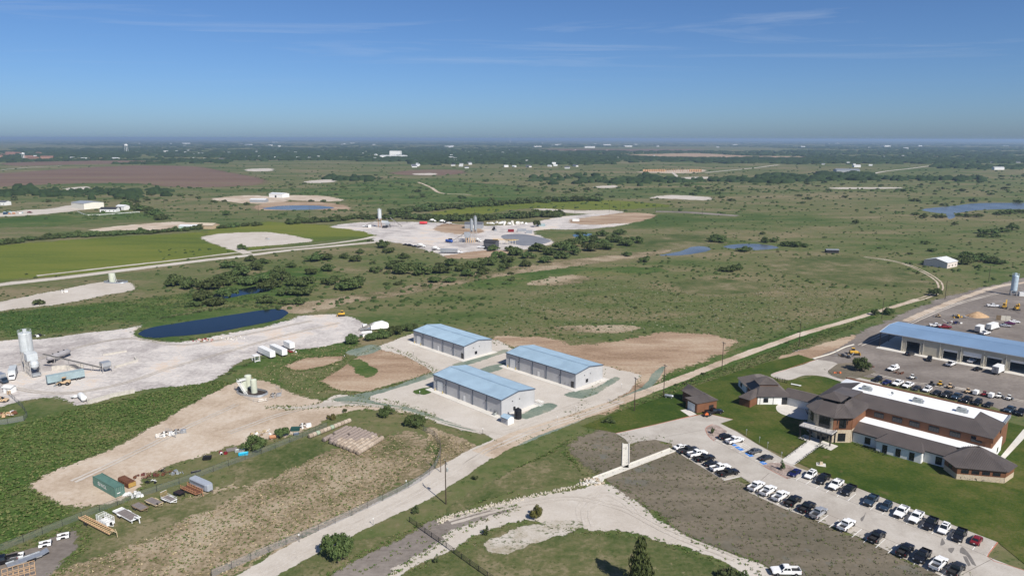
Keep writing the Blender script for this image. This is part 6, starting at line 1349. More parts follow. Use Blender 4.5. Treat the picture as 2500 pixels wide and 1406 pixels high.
# ================================================================== CONCRETE PLANTS, TANKS, MACHINES
M_SILO = mat('silo_white', (.54, .57, .58), .45, .15, .4, .07, .4, (.5, .5, .48), .04); M_SILOG = mat('silo_grey', (.36, .38, .4), .45, .3, .4, .08, .4); M_TANKG = mat('sage_tank', (.5, .53, .43), .6, 0, .3, .07, .6); M_TANKR = mat('red_tank', (.5, .03, .04), .4); M_TRUSS = mat('plant_steel', (.42, .4, .38), .6, .2, .3, .2, .8, (.3, .22, .16), .06); M_RUBB = mat('conveyor_rubber', (.1, .095, .09), .8)
def silo(o, x, y, r, z0, z1, m, legs=True, leg_m=M_TRUSS, rail=True):
    MB().lathe([(.3, z0 - r * 1.1), (r * .95, z0), (r, z0 + .1), (r, z1 - .3), (r * .9, z1)], 22, (x, y, 0)).build('silo_drum', m, o, smooth=False)
    if legs:
        c = [(x + sx * r * .85, y + sy * r * .85) for sx, sy in ((-1, -1), (1, -1), (1, 1), (-1, 1))]
        for a in c: MB().bx(a[0] - .16, a[0] + .16, a[1] - .16, a[1] + .16, 0, z0 + .2).build('leg', leg_m, o)
        b = MB()
        for a, d in zip(c, c[1:] + c[:1]):
            n = max(1, int(z0 / 4))
            for k in range(n): b.tube((a[0], a[1], k * z0 / n), (d[0], d[1], (k + 1) * z0 / n), .08, 5).tube((a[0], a[1], (k + 1) * z0 / n), (d[0], d[1], (k + 1) * z0 / n), .08, 5)
        b.build('brace', leg_m, o)
    if rail:
        g = MB(); n = 10
        ring = [(x + r * math.cos(6.283 * i / n), y + r * math.sin(6.283 * i / n)) for i in range(n)]
        for a, d in zip(ring, ring[1:] + ring[:1]): g.tube((a[0], a[1], z1 - .2), (a[0], a[1], z1 + 1.1), .05, 4).tube((a[0], a[1], z1 + 1.1), (d[0], d[1], z1 + 1.1), .05, 4)
        g.build('guard_rail', m, o); MB().bx(x - .6, x + .6, y - .6, y + .6, z1 - .1, z1 + 1.5).build('filter_box', m, o)
        l = MB(); l.tube((x + r + .15, y - .25, 1), (x + r + .15, y - .25, z1 + 1), .04, 4).tube((x + r + .15, y + .25, 1), (x + r + .15, y + .25, z1 + 1), .04, 4)
        for k in range(int(z1 / .8)): l.tube((x + r + .15, y - .25, 1 + k * .8), (x + r + .15, y + .25, 1 + k * .8), .03, 4)
        l.build('ladder', M_STEEL, o)
def conveyor(o, a, b, w=.8, legs=2):
    a, b = Vector(a), Vector(b); d = (b - a); n = Vector((-d.y, d.x, 0)).normalized() * w / 2; up = Vector((0, 0, .9))
    MB().loft([[a + n, a - n, a - n + Vector((0, 0, .12)), a + n + Vector((0, 0, .12))], [b + n, b - n, b - n + Vector((0, 0, .12)), b + n + Vector((0, 0, .12))]]).build('belt', M_RUBB, o)
    for s in (-1, 1):
        t = MB(); k = max(3, int(d.length / 1.6)); t.tube(a + n * s - up * .6, b + n * s - up * .6, .07, 5).tube(a + n * s, b + n * s, .07, 5)
        for i in range(k): p, q = a + d * (i / k) + n * s, a + d * ((i + 1) / k) + n * s; t.tube(p - up * .6, q, .045, 4).tube(p - up * .6, p, .045, 4)
        t.build('truss', M_TRUSS, o)
    for i in range(1, legs + 1): p = a + d * (i / (legs + 1)); MB().tube((p.x + n.x, p.y + n.y, 0), (p.x + n.x, p.y + n.y, p.z), .1, 5).tube((p.x - n.x, p.y - n.y, 0), (p.x - n.x, p.y - n.y, p.z), .1, 5).build('support_leg', M_TRUSS, o)
def hopper(o, x, y, w, z0, z1, m, az=0, name='hopper'):
    MB().loft([[(x - .4, y - .4, z0), (x + .4, y - .4, z0), (x + .4, y + .4, z0), (x - .4, y + .4, z0)], [(x - w, y - w, z1 - (z1 - z0) * .45), (x + w, y - w, z1 - (z1 - z0) * .45), (x + w, y + w, z1 - (z1 - z0) * .45), (x - w, y + w, z1 - (z1 - z0) * .45)], [(x - w, y - w, z1), (x + w, y - w, z1), (x + w, y + w, z1), (x - w, y + w, z1)]]).build(name, m, o)
    for sx in (-1, 1):
        for sy in (-1, 1): MB().bx(x + sx * w - .12, x + sx * w + .12, y + sy * w - .12, y + sy * w + .12, 0, z1 - .2).build('leg', M_TRUSS, o)
# near plant at the left
a, b = P(74, 912), P(102, 934); np_ = thing('concrete_batch_plant', 'concrete batch plant with white silo and long conveyor in the left yard', 'batch plant', a, az_of(a, b))
silo(np_, 0, 0, 2.35, 9.0, 16.8, M_SILO)
L = (b - a).length
MB().bx(2.6, 7.2, -1.9, 1.9, 6.4, 9.2).build('aggregate_bin', M_SILO, np_); MB().loft([[(3.2, -1.0, 5.0), (6.6, -1.0, 5.0), (6.6, 1.0, 5.0), (3.2, 1.0, 5.0)], [(2.6, -1.9, 6.4), (7.2, -1.9, 6.4), (7.2, 1.9, 6.4), (2.6, 1.9, 6.4)]]).build('bin_hopper', M_TRUSS, np_)
for x in (2.7, 5, 7.1, 9.8):
    for y in (-1.8, 1.8): MB().bx(x - .14, x + .14, y - .14, y + .14, 0, 6.4).build('leg', M_TRUSS, np_)
tr = MB()
for y in (-1.8, 1.8):
    for x0_, x1_ in ((2.7, 5), (5, 7.1), (7.1, 9.8)): tr.tube((x0_, y, 0), (x1_, y, 6), .07, 5).tube((x0_, y, 6), (x1_, y, 0), .07, 5).tube((x0_, y, 3), (x1_, y, 3), .07, 5)
tr.build('brace', M_TRUSS, np_); MB().lathe([(.5, 3.2), (1.5, 4.3), (1.6, 5.6), (1.2, 6.6)], 16, (9.0, 0, 0)).build('weigh_hopper', M_SILO, np_); MB().bx(8, 10.2, -1.4, 1.4, .4, 1.4).build('mixer_box', M_SILOG, np_)
def loc_of(o, v): return o.matrix_basis.inverted() @ v if False else Matrix.Rotation(-o.rotation_euler.z, 4, 'Z') @ (v - o.location)
c0 = loc_of(np_, P(110, 905)); c1 = loc_of(np_, P(256, 912))
conveyor(np_, (c0.x, c0.y, 6.5), (c1.x, c1.y, 1.6), 1.0, 4); hopper(np_, c1.x + .3, c1.y + .6, 1.7, 1.0, 4.4, M_SILOG)
# blue grey van trailer, tanker, loader, tanks
def van_trailer(px, py, az, L, W, h0, h1, m, label, group=None, ribs=True):
    o = thing('van_trailer', label, 'trailer', P(px, py), az, group)
    for p0, u in (((-L / 2, -W / 2, h0), (1, 0, 0)), ((L / 2, W / 2, h0), (-1, 0, 0))): corrugated(p0, u, (0, 0, 1), L, h1 - h0, .6, .03, .8).build('side_panel', m, o)
    MB().bx(-L / 2, L / 2, -W / 2 - .02, W / 2 + .02, h1, h1 + .08).build('roof', m, o); MB().bx(L / 2 - .06, L / 2, -W / 2, W / 2, h0, h1).build('front_panel', m, o); MB().bx(-L / 2, -L / 2 + .06, -W / 2, W / 2, h0, h1).build('rear_door', m, o)
    MB().bx(-L / 2, L / 2, -W / 2 + .2, W / 2 - .2, h0 - .2, h0 - .02).build('floor', M_DARK, o); wheels(o, (-L * .36, -L * .36 + 1.2), W / 2 - .25, .48, .3)
    for s in (-1, 1): MB().bx(L * .28, L * .28 + .15, s * .7 - .08, s * .7 + .08, 0, h0 - .1).build('landing_leg', M_DARK, o)
    return o
M_TEAL = mat('blue_grey_trailer', (.28, .36, .38), .6, 0, .3, .08, .6)
a, b = P(117, 943), P(208, 925); van_trailer((117 + 208) / 2, 935, az_of(a, b) + 180, (b - a).length, 2.5, .9, 3.6, M_TEAL, 'blue grey van trailer beside the batch plant mixer')
VT = [(652, 871, 12.0, 'white van trailer, left one of the pair on the grass'), (681, 866, 12.0, 'white van trailer with grey roof, right one of the pair on the grass'), (707, 853, 6, 'short white box trailer behind the pair of van trailers')]
azv_ = az_of(P(638, 862), P(668, 876))
for x, y, L, lab in VT: van_trailer(x, y, azv_ + 180, L, 2.5, .8, 3.3, M_WHITE, lab)
wfc = thing('white_frame_box', 'white steel box frame left of the white van trailers', 'frame', P(626, 884), azv_)
for s in (-1, 1):
    for t in (-1, 1): MB().bx(s * 1.4 - .1, s * 1.4 + .1, t * 1.1 - .1, t * 1.1 + .1, 0, 2.6).build('post', M_WHITE, wfc)
MB().bx(-1.5, 1.5, -1.2, 1.2, 2.6, 2.75).bx(-1.5, 1.5, -1.2, 1.2, .3, .45).build('deck', M_WHITE, wfc); MB().tube((-1.4, -1.1, .4), (1.4, -1.1, 2.6), .08, 5).tube((1.4, 1.1, .4), (-1.4, 1.1, 2.6), .08, 5).build('brace', M_WHITE, wfc)
a, b = P(118, 893), P(172, 873); tkr = thing('bulk_tanker', 'grey dry bulk tanker trailer parked behind the conveyor', 'tanker', (a + b) / 2, az_of(a, b)); L = (b - a).length
MB().lathe([(.6, -L / 2), (1.25, -L / 2 + .8), (1.3, -L * .12), (1.15, 0), (1.3, L * .12), (1.2, L / 2 - .8), (.6, L / 2)], 18, (0, 0, 2.3), 'x').build('tank_body', mat('dusty_grey', (.3, .29, .3), .7), tkr, smooth=True)
for x in (-L * .25, 0, L * .25): MB().lathe([(.35, 3.5), (.35, 3.8)], 12, (x, 0, 0)).build('hatch', M_DARK, tkr)
for x in (-L * .2, L * .2): MB().lathe([(.95, 1.5), (.3, .7)], 10, (x, 0, 0)).build('discharge_cone', M_SILOG, tkr)
MB().bx(-L / 2, L / 2, -.4, .4, .85, 1.1).build('chassis', M_DARK, tkr); wheels(tkr, (-L * .36, -L * .27), 1.0, .5, .3)
def loader(px, py, az, label, m, s=1.0, kind='wheel_loader'):
    o = thing(kind, label, 'machine', P(px, py), az)
    S = lambda *v: tuple(q * s for q in v)
    MB().loft([sect(-2.2 * s, .8 * s, .9 * s, 1.9 * s), sect(-.6 * s, .85 * s, .8 * s, 2.0 * s), sect(.9 * s, .7 * s, .8 * s, 1.3 * s)]).build('body', m, o); MB().box(S(-.2, 0, 2.5), S(1.3, 1.4, 1.2), 0, .9).build('cab', M_CGLASS, o); MB().box(S(-.2, 0, 3.15), S(1.4, 1.5, .12)).build('cab_roof', m, o)
    for q in (-1, 1): MB().tube(S(.6, q * .5, 1.5), S(2.6, q * .5, .7), .14 * s, 6).build('lift_arm', m, o)
    MB().loft([[S(2.6, -1.3, .2), S(2.9, -1.3, 1.2), S(2.8, -1.3, 1.2), S(2.5, -1.3, .3)], [S(2.6, 1.3, .2), S(2.9, 1.3, 1.2), S(2.8, 1.3, 1.2), S(2.5, 1.3, .3)]]).bx(2.55 * s, 3.5 * s, -1.3 * s, 1.3 * s, .12 * s, .22 * s).build('bucket', M_STEEL, o)
    wheels(o, (-1.4 * s, 1.2 * s), 1.0 * s, .7 * s, .5 * s); return o
def crawler(px, py, az, label, m, boom=False):
    o = thing('excavator' if boom else 'bulldozer', label, 'machine', P(px, py), az)
    for s in (-1, 1):
        MB().loft([[(x, s * 1.15 - .28, z0), (x, s * 1.15 + .28, z0), (x, s * 1.15 + .28, z1), (x, s * 1.15 - .28, z1)] for x, z0, z1 in ((-1.9, .35, .55), (-1.6, .05, .85), (1.6, .05, .85), (1.9, .35, .55))]).build('track', M_DARK, o)
    MB().loft([sect(-1.8, .95, .9, 1.9), sect(.2, .95, .9, 1.95), sect(1.7, .75, .9, 1.6)]).build('body', m, o); MB().box((-.4, .2, 2.4), (1.3, 1.2, 1.1), 0, .92).build('cab', M_CGLASS, o); MB().box((-.4, .2, 3.0), (1.4, 1.3, .12)).build('cab_roof', m, o)
    if boom:
        MB().loft([[(.8, -.5, 1.5), (.8, -.1, 1.5), (.8, -.1, 2.0), (.8, -.5, 2.0)], [(3.0, -.5, 4.2), (3.0, -.1, 4.2), (3.2, -.1, 4.7), (3.2, -.5, 4.7)], [(5.0, -.5, 3.6), (5.0, -.1, 3.6), (5.1, -.1, 4.0), (5.1, -.5, 4.0)]]).build('boom', m, o); MB().tube((5.0, -.3, 3.8), (4.4, -.3, 1.4), .2, 6).build('stick', m, o); MB().box((4.3, -.3, 1.0), (.9, 1.0, .8), .3, .7).build('bucket', M_DARK, o)
    else:
        MB().loft([[(2.3, -1.7, .1), (2.5, -1.7, .1), (2.35, -1.7, 1.2), (2.2, -1.7, 1.2)], [(2.3, 1.7, .1), (2.5, 1.7, .1), (2.35, 1.7, 1.2), (2.2, 1.7, 1.2)]]).build('blade', m, o); MB().bx(.5, 2.3, -1.35, -1.2, .4, .6).bx(.5, 2.3, 1.2, 1.35, .4, .6).build('push_arm', m, o)
    return o
loader(158, 944, 255, 'tan wheel loader beside the blue grey trailer', PAINT['tan']); crawler(834, 773, 255, 'yellow bulldozer at the top of the plant yard', PAINT['yellow'])
crawler(2085, 862, 100, 'yellow bulldozer at the corner of the shop yard', PAINT['yellow']); crawler(2452, 748, 40, 'yellow excavator with raised boom in the far yard', PAINT['yellow'], True); crawler(2482, 752, 200, 'yellow excavator at the right edge of the far yard', PAINT['yellow'], True)
loader(2290, 770, 300, 'small loader alone on the yard behind the shop roof', PAINT['tan'], .6); loader(1206, 563, 150, 'dark loader in the far plant yard', M_DARK, 1.2)
SK = [(2275, 938, M_DARK, 'dark roller machine left of the yellow loader in the equipment row'), (2296, 937, PAINT['yellow'], 'yellow loader in the equipment row'), (2320, 943, PAINT['tan'], 'tan skid loader, third machine in the equipment row'), (2364, 955, PAINT['tan'], 'tan skid loader, fourth machine in the equipment row'), (2404, 962, PAINT['red'], 'red skid loader between white generators'), (2440, 966, M_WHITE, 'white compressor near the right of the equipment row'), (2464, 971, M_WHITE, 'small white generator at the right end of the equipment row'), (2228, 921, M_WHITE, 'small white machine apart from the equipment row')]
for x, y, m, lab in SK: loader(x, y, 60 + (x % 7) * 4, lab, m, .62, 'skid_loader')
for x, y, lab in ((2383, 959, 'white generator box left of the red skid loader'), (2420, 966, 'white generator box right of the red skid loader')):
    o = thing('generator_trailer', lab, 'generator', P(x, y), 50); MB().box((0, 0, 1.2), (2.6, 1.5, 1.3), 0, .94).build('housing', M_WHITE, o); MB().bx(-1.35, 2.4, -.12, .12, .45, .57).build('drawbar', M_DARK, o); wheels(o, (0,), .85, .33)
def htank(px, py, az, L, r, m, label, legs=True):
    o = thing('horizontal_tank', label, 'tank', P(px, py), az); MB().lathe([(r * .3, -L / 2), (r * .95, -L / 2 + r * .3), (r, -L / 2 + r * .5), (r, L / 2 - r * .5), (r * .95, L / 2 - r * .3), (r * .3, L / 2)], 20, (0, 0, r + .35), 'x').build('tank_body', m, o, smooth=True)
    for x in (-L * .3, L * .3): MB().bx(x - .2, x + .2, -r * .7, r * .7, 0, .7).build('saddle', M_HVAC, o)
    MB().lathe([(.3, r * 2 + .3), (.3, r * 2 + .55)], 10).build('hatch', m, o); return o
htank(203, 981, az_of(P(190, 968), P(212, 990)), 6.2, 1.05, M_WHITE, 'white horizontal tank by the pale retaining wall'); htank(1033, 549, 82, 9.0, 1.5, M_TANKR, 'bright red horizontal tank in the far plant yard'); htank(1096, 593, 130, 8.5, 1.3, mat('blue_tank', (.02, .07, .3), .5), 'blue horizontal tank by the far batch plant')
ut = thing('utility_trailer', 'small white trailer beside the white horizontal tank', 'trailer', P(183, 976), 110); MB().bx(-1.2, 1.2, -.8, .8, .5, .6).bx(-1.2, 1.2, -.85, -.75, .6, 1.0).bx(-1.2, 1.2, .75, .85, .6, 1.0).build('tub', M_WHITE, ut); wheels(ut, (0,), .95, .3)
def wall_run(name, label, px, h, t, m, blocks=None):
    q = [P(*p) for p in px]; o = thing(name, label, 'wall', q[0], 90)
    for a, b in zip(q, q[1:]):
        n = max(1, round((b - a).length / (blocks or 1.8))); d = (b - a) / n
        for i in range(n): c = a + d * (i + .5) - q[0]; MB().box((c.x, c.y, h / 2), (d.length - .03, t, h), math.atan2(d.y, d.x)).build('block', m, o)
M_BLK = mat('concrete_block', (.48, .45, .4), .9, 0, .2, .12, .8)
wall_run('block_wall', 'pale concrete block wall beside the white horizontal tank', [(208, 972), (218, 990), (278, 972), (330, 962)], 1.5, .7, M_BLK); wall_run('block_wall', 'low concrete block wall behind the conveyor hopper', [(282, 902), (335, 886), (330, 878)], .9, .7, M_BLK); wall_run('block_wall', 'row of concrete blocks lying in the plant yard', [(252, 872), (310, 862)], .7, .7, M_BLK)
wall_run('block_wall', 'pale block wall of the aggregate bay under the conveyor', [(128, 908), (205, 902)], 1.8, .6, M_BLK)
def gable(px, py, az, L, W, Hh, rise, wm, rm, label, name='barn', cat='building', doors=0, wins=0, group=None):
    o = thing(name, label, cat, P(px, py), az, group); x, y = L / 2, W / 2
    walls(o, [(-x, -y), (x, -y), (x, y), (-x, y)], 0, Hh, wm, .2)
    for s in (-1, 1): MB().loft([[(s * x - .1, -y, Hh), (s * x + .1, -y, Hh), (s * x + .1, y, Hh), (s * x - .1, y, Hh)], [(s * x - .1, -.05, Hh + rise), (s * x + .1, -.05, Hh + rise), (s * x + .1, .05, Hh + rise), (s * x - .1, .05, Hh + rise)]]).build('gable', wm, o)
    for s in (-1, 1): MB().slab([(-x - .5, s * (y + .5), Hh - .12), (x + .5, s * (y + .5), Hh - .12), (x + .5, 0, Hh + rise + .12), (-x - .5, 0, Hh + rise + .12)][::s], .12).build('roof_slope', rm, o)
    for i in range(doors): k = -x + (i + .5) * L / doors; MB().bx(k - 1.6, k + 1.6, -y - .16, -y - .1, .1, min(Hh - .5, 3.6)).build('door', M_WHITE if wm is not M_WHITE else M_DARK, o)
    for i in range(wins): k = -x + (i + .5) * L / wins; MB().bx(k - .5, k + .5, -y - .16, -y - .1, 1.1, 2.3).build('window', M_GLASS, o)
    return o
M_PINKW = mat('pale_pink_siding', (.62, .55, .5), .6); M_ROOFW = mat('white_metal_roof', (.72, .73, .73), .5, .2); M_ROOFG = mat('grey_shingle', (.1, .105, .12), .8); M_ROOFBK = mat('black_shingle', (.03, .03, .035), .8)
small = gable(26, 962, 100, 3.2, 2.4, 2.4, .3, M_WHITE, M_WHITE, 'small white pump house at the left edge of the plant yard', 'pump_house')
br = thing('tan_drum', 'tan round drum in front of the small pump house', 'drum', P(23, 967), 90); MB().lathe([(.6, .05), (.65, .4), (.62, 1.3), (.3, 1.4)], 14).build('drum_body', PAINT['tan'], br); MB().lathe([(.25, 1.4), (.25, 1.5)], 8).build('lid', M_WHITE, br)
box_truck(P(33, 926), 150, 'white hopper truck left of the batch plant', PAINT['white'], M_SILO, 9.0); box_truck(P(4, 938), 120, 'grey truck at the left edge of the plant yard', PAINT['slate'], M_STEEL, 7); vehicle('suv', P(4, 986), 80, 'tan', 'tan yellow van at the left edge inside the fence')
# white crushing plant under tarpaulin
cp = thing('crushing_plant', 'white crushing plant under a tarpaulin behind the bushes', 'machine', P(915, 806), 70)
MB().loft([[(x, -1.6, .6), (x, 1.6, .6), (x, 1.3, h), (x, -1.3, h)] for x, h in ((-2, 2.2), (0, 3.6), (4, 4.2), (7, 2.8))]).build('tarpaulin', M_WHITE, cp); MB().bx(-7, -2, -1.3, 1.3, .7, 1.0).build('chassis', M_STEEL, cp); conveyor(cp, (-8, 0, .8), (-1, 0, 3.6), .8, 1); hopper(cp, -4.5, 2.2, 1.1, .8, 2.6, M_WHITE); wheels(cp, (-5, -4, 5), 1.2, .45)
gable(896, 822, 70, 4, 2.4, 2.2, .3, M_WHITE, M_WHITE, 'small white tool shed beside the roadside bush', 'tool_shed')
# tank battery
def vtank(o, x, y, r, h, m): MB().lathe([(r, .05), (r, h * .33), (r * 1.01, h * .335), (r, h * .34), (r, h), (r * .9, h + .12), (.2, h + .35)], 22, (x, y, 0)).build('tank', m, o)
tb = thing('tank_battery', 'three sage oil tanks with white stairs inside a fenced bund', 'oil tanks', P(608, 962), 130)
for px, py, r, h in ((596.5, 956, 1.35, 4.6), (622, 961, 1.15, 5.2), (608, 949, 1.3, 5.0)): v = loc_of(tb, P(px, py)); vtank(tb, v.x, v.y, r, h, M_TANKG)
v0, v1 = loc_of(tb, P(594, 958)), loc_of(tb, P(613, 963)); st = MB()
for i in range(14): k = i / 13; st.box((v0.x + (v1.x - v0.x) * k, v0.y - 1.7 + (v1.y - v0.y) * k, 4.6 * (1 - k) + .1), (.5, .9, .08))
tag(st.build('stair_treads', M_WHITE, tb), kind='stuff')
for s in (-.5, .5): MB().tube((v0.x, v0.y - 1.7 + s, 5.6), (v1.x, v1.y - 1.7 + s, 1.0), .06, 5).tube((v0.x, v0.y - 1.7 + s, 4.6), (v1.x, v1.y - 1.7 + s, 0), .08, 5).build('stair_rail', M_WHITE, tb)
MB().box((v0.x + .6, v0.y - .6, 4.75), (1.6, 3.2, .1)).build('walkway', M_WHITE, tb)
def bund(px, py, rx, ry, h, m, label, az=100):
    o = thing('bund_wall', label, 'bund wall', P(px, py), az); n = 40
    ring = [(rx * math.copysign(abs(math.cos(t)) ** .7, math.cos(t)), ry * math.copysign(abs(math.sin(t)) ** .7, math.sin(t))) for t in [6.283 * i / n for i in range(n)]]
    MB().add([(x, y, 0) for x, y in ring] + [(x * .97, y * .97, h) for x, y in ring] + [(x * .95, y * .95, h) for x, y in ring] + [(x * .94, y * .94, .09) for x, y in ring],
             [(k * n + i, k * n + (i + 1) % n, (k + 1) * n + (i + 1) % n, (k + 1) * n + i) for k in range(3) for i in range(n)]).build('rim', M_STEEL, o)
    MB().add([(x * .94, y * .94, .1) for x, y in ring], [tuple(range(n))]).build('oily_floor', mat('oil_stained_soil', (.05, .04, .035), .9, 0, .2, .3), o)
bund(617, 962, 6.5, 3.6, .8, None, 'galvanised bund wall round the three oil tanks', 115); bund(283, 693, 8, 4.2, .9, None, 'galvanised bund wall round the lone sage tank', 100)
t2 = thing('oil_tank', 'lone sage oil tank on the pale pad by the county road', 'tank', P(275, 694), 120); vtank(t2, 0, 0, 2.0, 6.2, M_TANKG); vtank(t2, -2.6, 1.2, 1.4, 5.8, M_TANKG)
MB().tube((2.1, -.6, 6), (5.0, -.6, 0), .08, 5).tube((2.1, .4, 6), (5.0, .4, 0), .08, 5).build('stair_rail', M_WHITE, t2)
fence('pipe_rail_fence', 'low grey fence round the oil tank battery', None, 1.2, None, 2.6, M_STEEL, .05, [P(*p) for p in ((575, 950), (583, 965), (632, 985), (688, 968), (675, 950))], 2)
def wellhead(px, py, label, m):
    o = thing('wellhead', label, 'wellhead', P(px, py), 60); rnd = random.Random(px)
    MB().lathe([(.35, 0), (.35, .5), (.18, .5), (.18, 1.6), (.3, 1.6), (.3, 1.9)], 12).build('tree', m, o); MB().tube((-.9, 0, 1.1), (.9, 0, 1.1), .1, 6).tube((.9, 0, 1.1), (1.4, 0, .2), .1, 6).build('flow_line', m, o)
    for i in range(4): MB().lathe([(.28, -.05), (.28, .05)], 10, (-.8 + i * .5, 0, 1.3 + .3 * (i % 2)), 'y').build('valve_wheel', M_DARK, o)
    MB().box((2.2, .6, .6), (1.6, 1.0, 1.1)).build('separator_box', m, o)
for px, py, lab, m in ((403, 1070, 'white wellhead with panels on the tan pad, left of two', M_WHITE), (432, 1064, 'grey wellhead with panels on the tan pad, right of two', M_STEEL), (152, 719, 'white wellhead on the pale pad by the county road', M_WHITE), (650, 588, 'grey wellhead on the far gravel pad', M_STEEL), (668, 973, 'grey valves beside the tank battery', M_STEEL), (740, 1048, 'white pump beside the green hopper', M_WHITE)): wellhead(px, py, lab, m)
for i, (x, y) in enumerate(((392, 1072), (447, 1062), (414, 1060), (425, 1070))):
    o = thing('panel_rack', ('left', 'right', 'rear', 'front')[i] + ' livestock panel standing at the wellheads on the pad', 'panel', P(x, y), 60 + 20 * i, 'panels at the wellheads')
    for z in (.3, .7, 1.1, 1.5): MB().tube((-1.2, 0, z), (1.2, 0, z), .04, 5).build('bar', M_STEEL, o)
    for k in (-1.2, 0, 1.2): MB().tube((k, 0, 0), (k, 0, 1.6), .05, 5).build('upright', M_STEEL, o)
# silo in the right yard
sr = thing('yard_silo', 'tall pale blue silo at the right edge of the far yard', 'silo', P(2473, 716), 110); silo(sr, 0, 0, 1.75, 3.0, 12.6, mat('silo_blue', (.45, .55, .62), .45, .2), True, M_STEEL, True); MB().bx(3, 6, -1.5, 1.5, 0, 2.4).build('control_house', M_WHITE, sr); conveyor(sr, (9, 0, 1), (3, 0, 5), .8, 1)
lb = thing('dirt_pile', 'tan pile of dirt in the yard behind the shop', 'dirt pile', P(2386, 768), 90)
rnd = random.Random(2); MB().loft([[(r * math.cos(6.283 * i / 18) * (1 + rnd.uniform(-.12, .12)), r * .7 * math.sin(6.283 * i / 18) * (1 + rnd.uniform(-.12, .12)), z) for i in range(18)] for r, z in ((6, 0), (4.4, .9), (2.4, 2.0), (.6, 2.7))]).build('mound', M_DIRT2 if 'M_DIRT2' in globals() else mat('tan_soil', (.4, .27, .16), .95, 0, .1, .2, .8), lb)
wp_ = thing('wall_panels', 'upright white and brown panels by the parked sedans', 'panels', P(2448, 778), 115)
for i in range(3): MB().bx(-3 + i * 2.2, -1 + i * 2.2, -.08, .08, .1, 2.8).build('panel', M_CREAM if i else M_WOOD, wp_)

# ================================================================== FAR PLANTS
fp = thing('far_batch_plant', 'far concrete plant with single white silo and crossed conveyors', 'batch plant', P(927, 556), 90)
silo(fp, 0, 0, 2.0, 9.5, 19, M_SILO, True, mat('orange_plant_steel', (.4, .25, .16), .7)); conveyor(fp, (-17, -4, .6), (-2, 0, 8.5), 1.1, 2); conveyor(fp, (24, 2, .6), (10, 8, 10), 1.1, 2); conveyor(fp, (13, -5, .6), (7, 4, 9), 1.1, 1)
MB().loft([[(x, -1.6, z), (x, 1.6, z), (x, 1.6, z + 2.2), (x, -1.6, z + 2.2)] for x, z in ((2, 5), (8, 4.4), (11, 2.5))]).build('aggregate_bin', M_SILO, fp); hopper(fp, 9, -4, 2, .8, 5, M_SILOG); MB().bx(-12, -9, -4, -1.5, 0, 3).build('control_house', M_WHITE, fp); MB().bx(4, 9, -8, -4, 0, 2.2).build('mixer_box', M_DARK, fp)
fq = thing('far_batch_plant', 'far concrete plant with twin grey silos', 'batch plant', P(1154, 592), 90)
silo(fq, -1.2, 2, 1.45, 11, 20.5, M_SILOG, True, M_TRUSS); silo(fq, 2.2, 4, 1.45, 11.5, 23, M_SILOG, True, M_TRUSS); MB().bx(-8, -2.5, -2, 2, 6, 9.5).build('aggregate_bin', M_SILOG, fq); hopper(fq, -5.2, 0, 2.2, 2.5, 6, M_SILOG)
conveyor(fq, (-20, -1, 1.0), (-6, 0, 9.6), 1.1, 2); hopper(fq, -21, -1, 1.8, .8, 3.6, M_DARK)
for x in (-6, -4, -2, 0, 2): MB().bx(x - .4, x + .4, -3, -2.2, 0, 4.5).build('block_pier', PAINT['tan'], fq)
gable(1157, 557, 95, 19, 11, 5, 1.6, M_SILOG, M_ROOFG, 'grey metal shed behind the twin silos', 'metal_shed', doors=1); gable(1199, 604, 110, 11, 9, 5.2, 1.8, mat('dark_grey_siding', (.07, .072, .08), .7), M_ROOFBK, 'dark grey office hut in the far plant yard', 'plant_office', wins=3)
def mixer(px, py, az, label):
    o = thing('mixer_truck', label, 'mixer truck', P(px, py), az, 'mixer trucks in the far plant')
    MB().lathe([(.35, -3.2), (.9, -2.4), (1.25, -.6), (1.1, .6), (.7, 1.2)], 14, (0, 0, 2.5), 'x').build('drum', M_WHITE, o); MB().loft([sect(1.6, 1.15, .7, 2.6), sect(2.8, 1.15, .7, 2.6), sect(3.1, 1.1, .7, 1.6), sect(4.0, 1.0, .7, 1.5)]).build('cab', M_WHITE, o)
    MB().add([(2.82, -1, 2.45), (2.82, 1, 2.45), (3.12, 1, 1.7), (3.12, -1, 1.7)], [(0, 1, 2, 3)]).build('windscreen', M_CGLASS, o); MB().bx(-3.5, 3.8, -.5, .5, .8, 1.1).build('chassis', M_DARK, o); MB().tube((-3.2, 0, 2.8), (-4.2, 0, 1.4), .25, 6).build('chute', M_STEEL, o); wheels(o, (-2.4, -1.2, 3.1), 1.0, .5, .3)
for x, y, az, lab in ((1056, 543, 85, 'white mixer truck left of two by the tree belt'), (1080, 545, 85, 'white mixer truck right of two by the tree belt'), (1028, 605, 100, 'white mixer truck beside the dark parked cars'), (1064, 612, 100, 'white mixer truck on the lower edge of the far yard'), (1166, 591, 130, 'white mixer truck under the twin silos')): mixer(x, y, az, lab)
box_truck(P(1104, 619), 95, 'white flatbed truck and trailer at the lower edge of the far yard', PAINT['white'], M_STEEL, 16)
row([('sedan', 990, 600, 'black'), ('suv', 1001, 602, 'black'), ('sedan', 1013, 604, 'black')], 'the far plant car row', 'cars at the far plant', 100)
row([('pickup', 1174, 606, 'white'), ('suv', 1188, 609, 'black'), ('pickup', 1204, 606, 'charcoal'), ('pickup', 1088, 546, 'black'), ('pickup', 1096, 547, 'white'), ('pickup', 892, 556, 'white')], 'the far plant by its dark office', 'vehicles by the far plant office', 100)
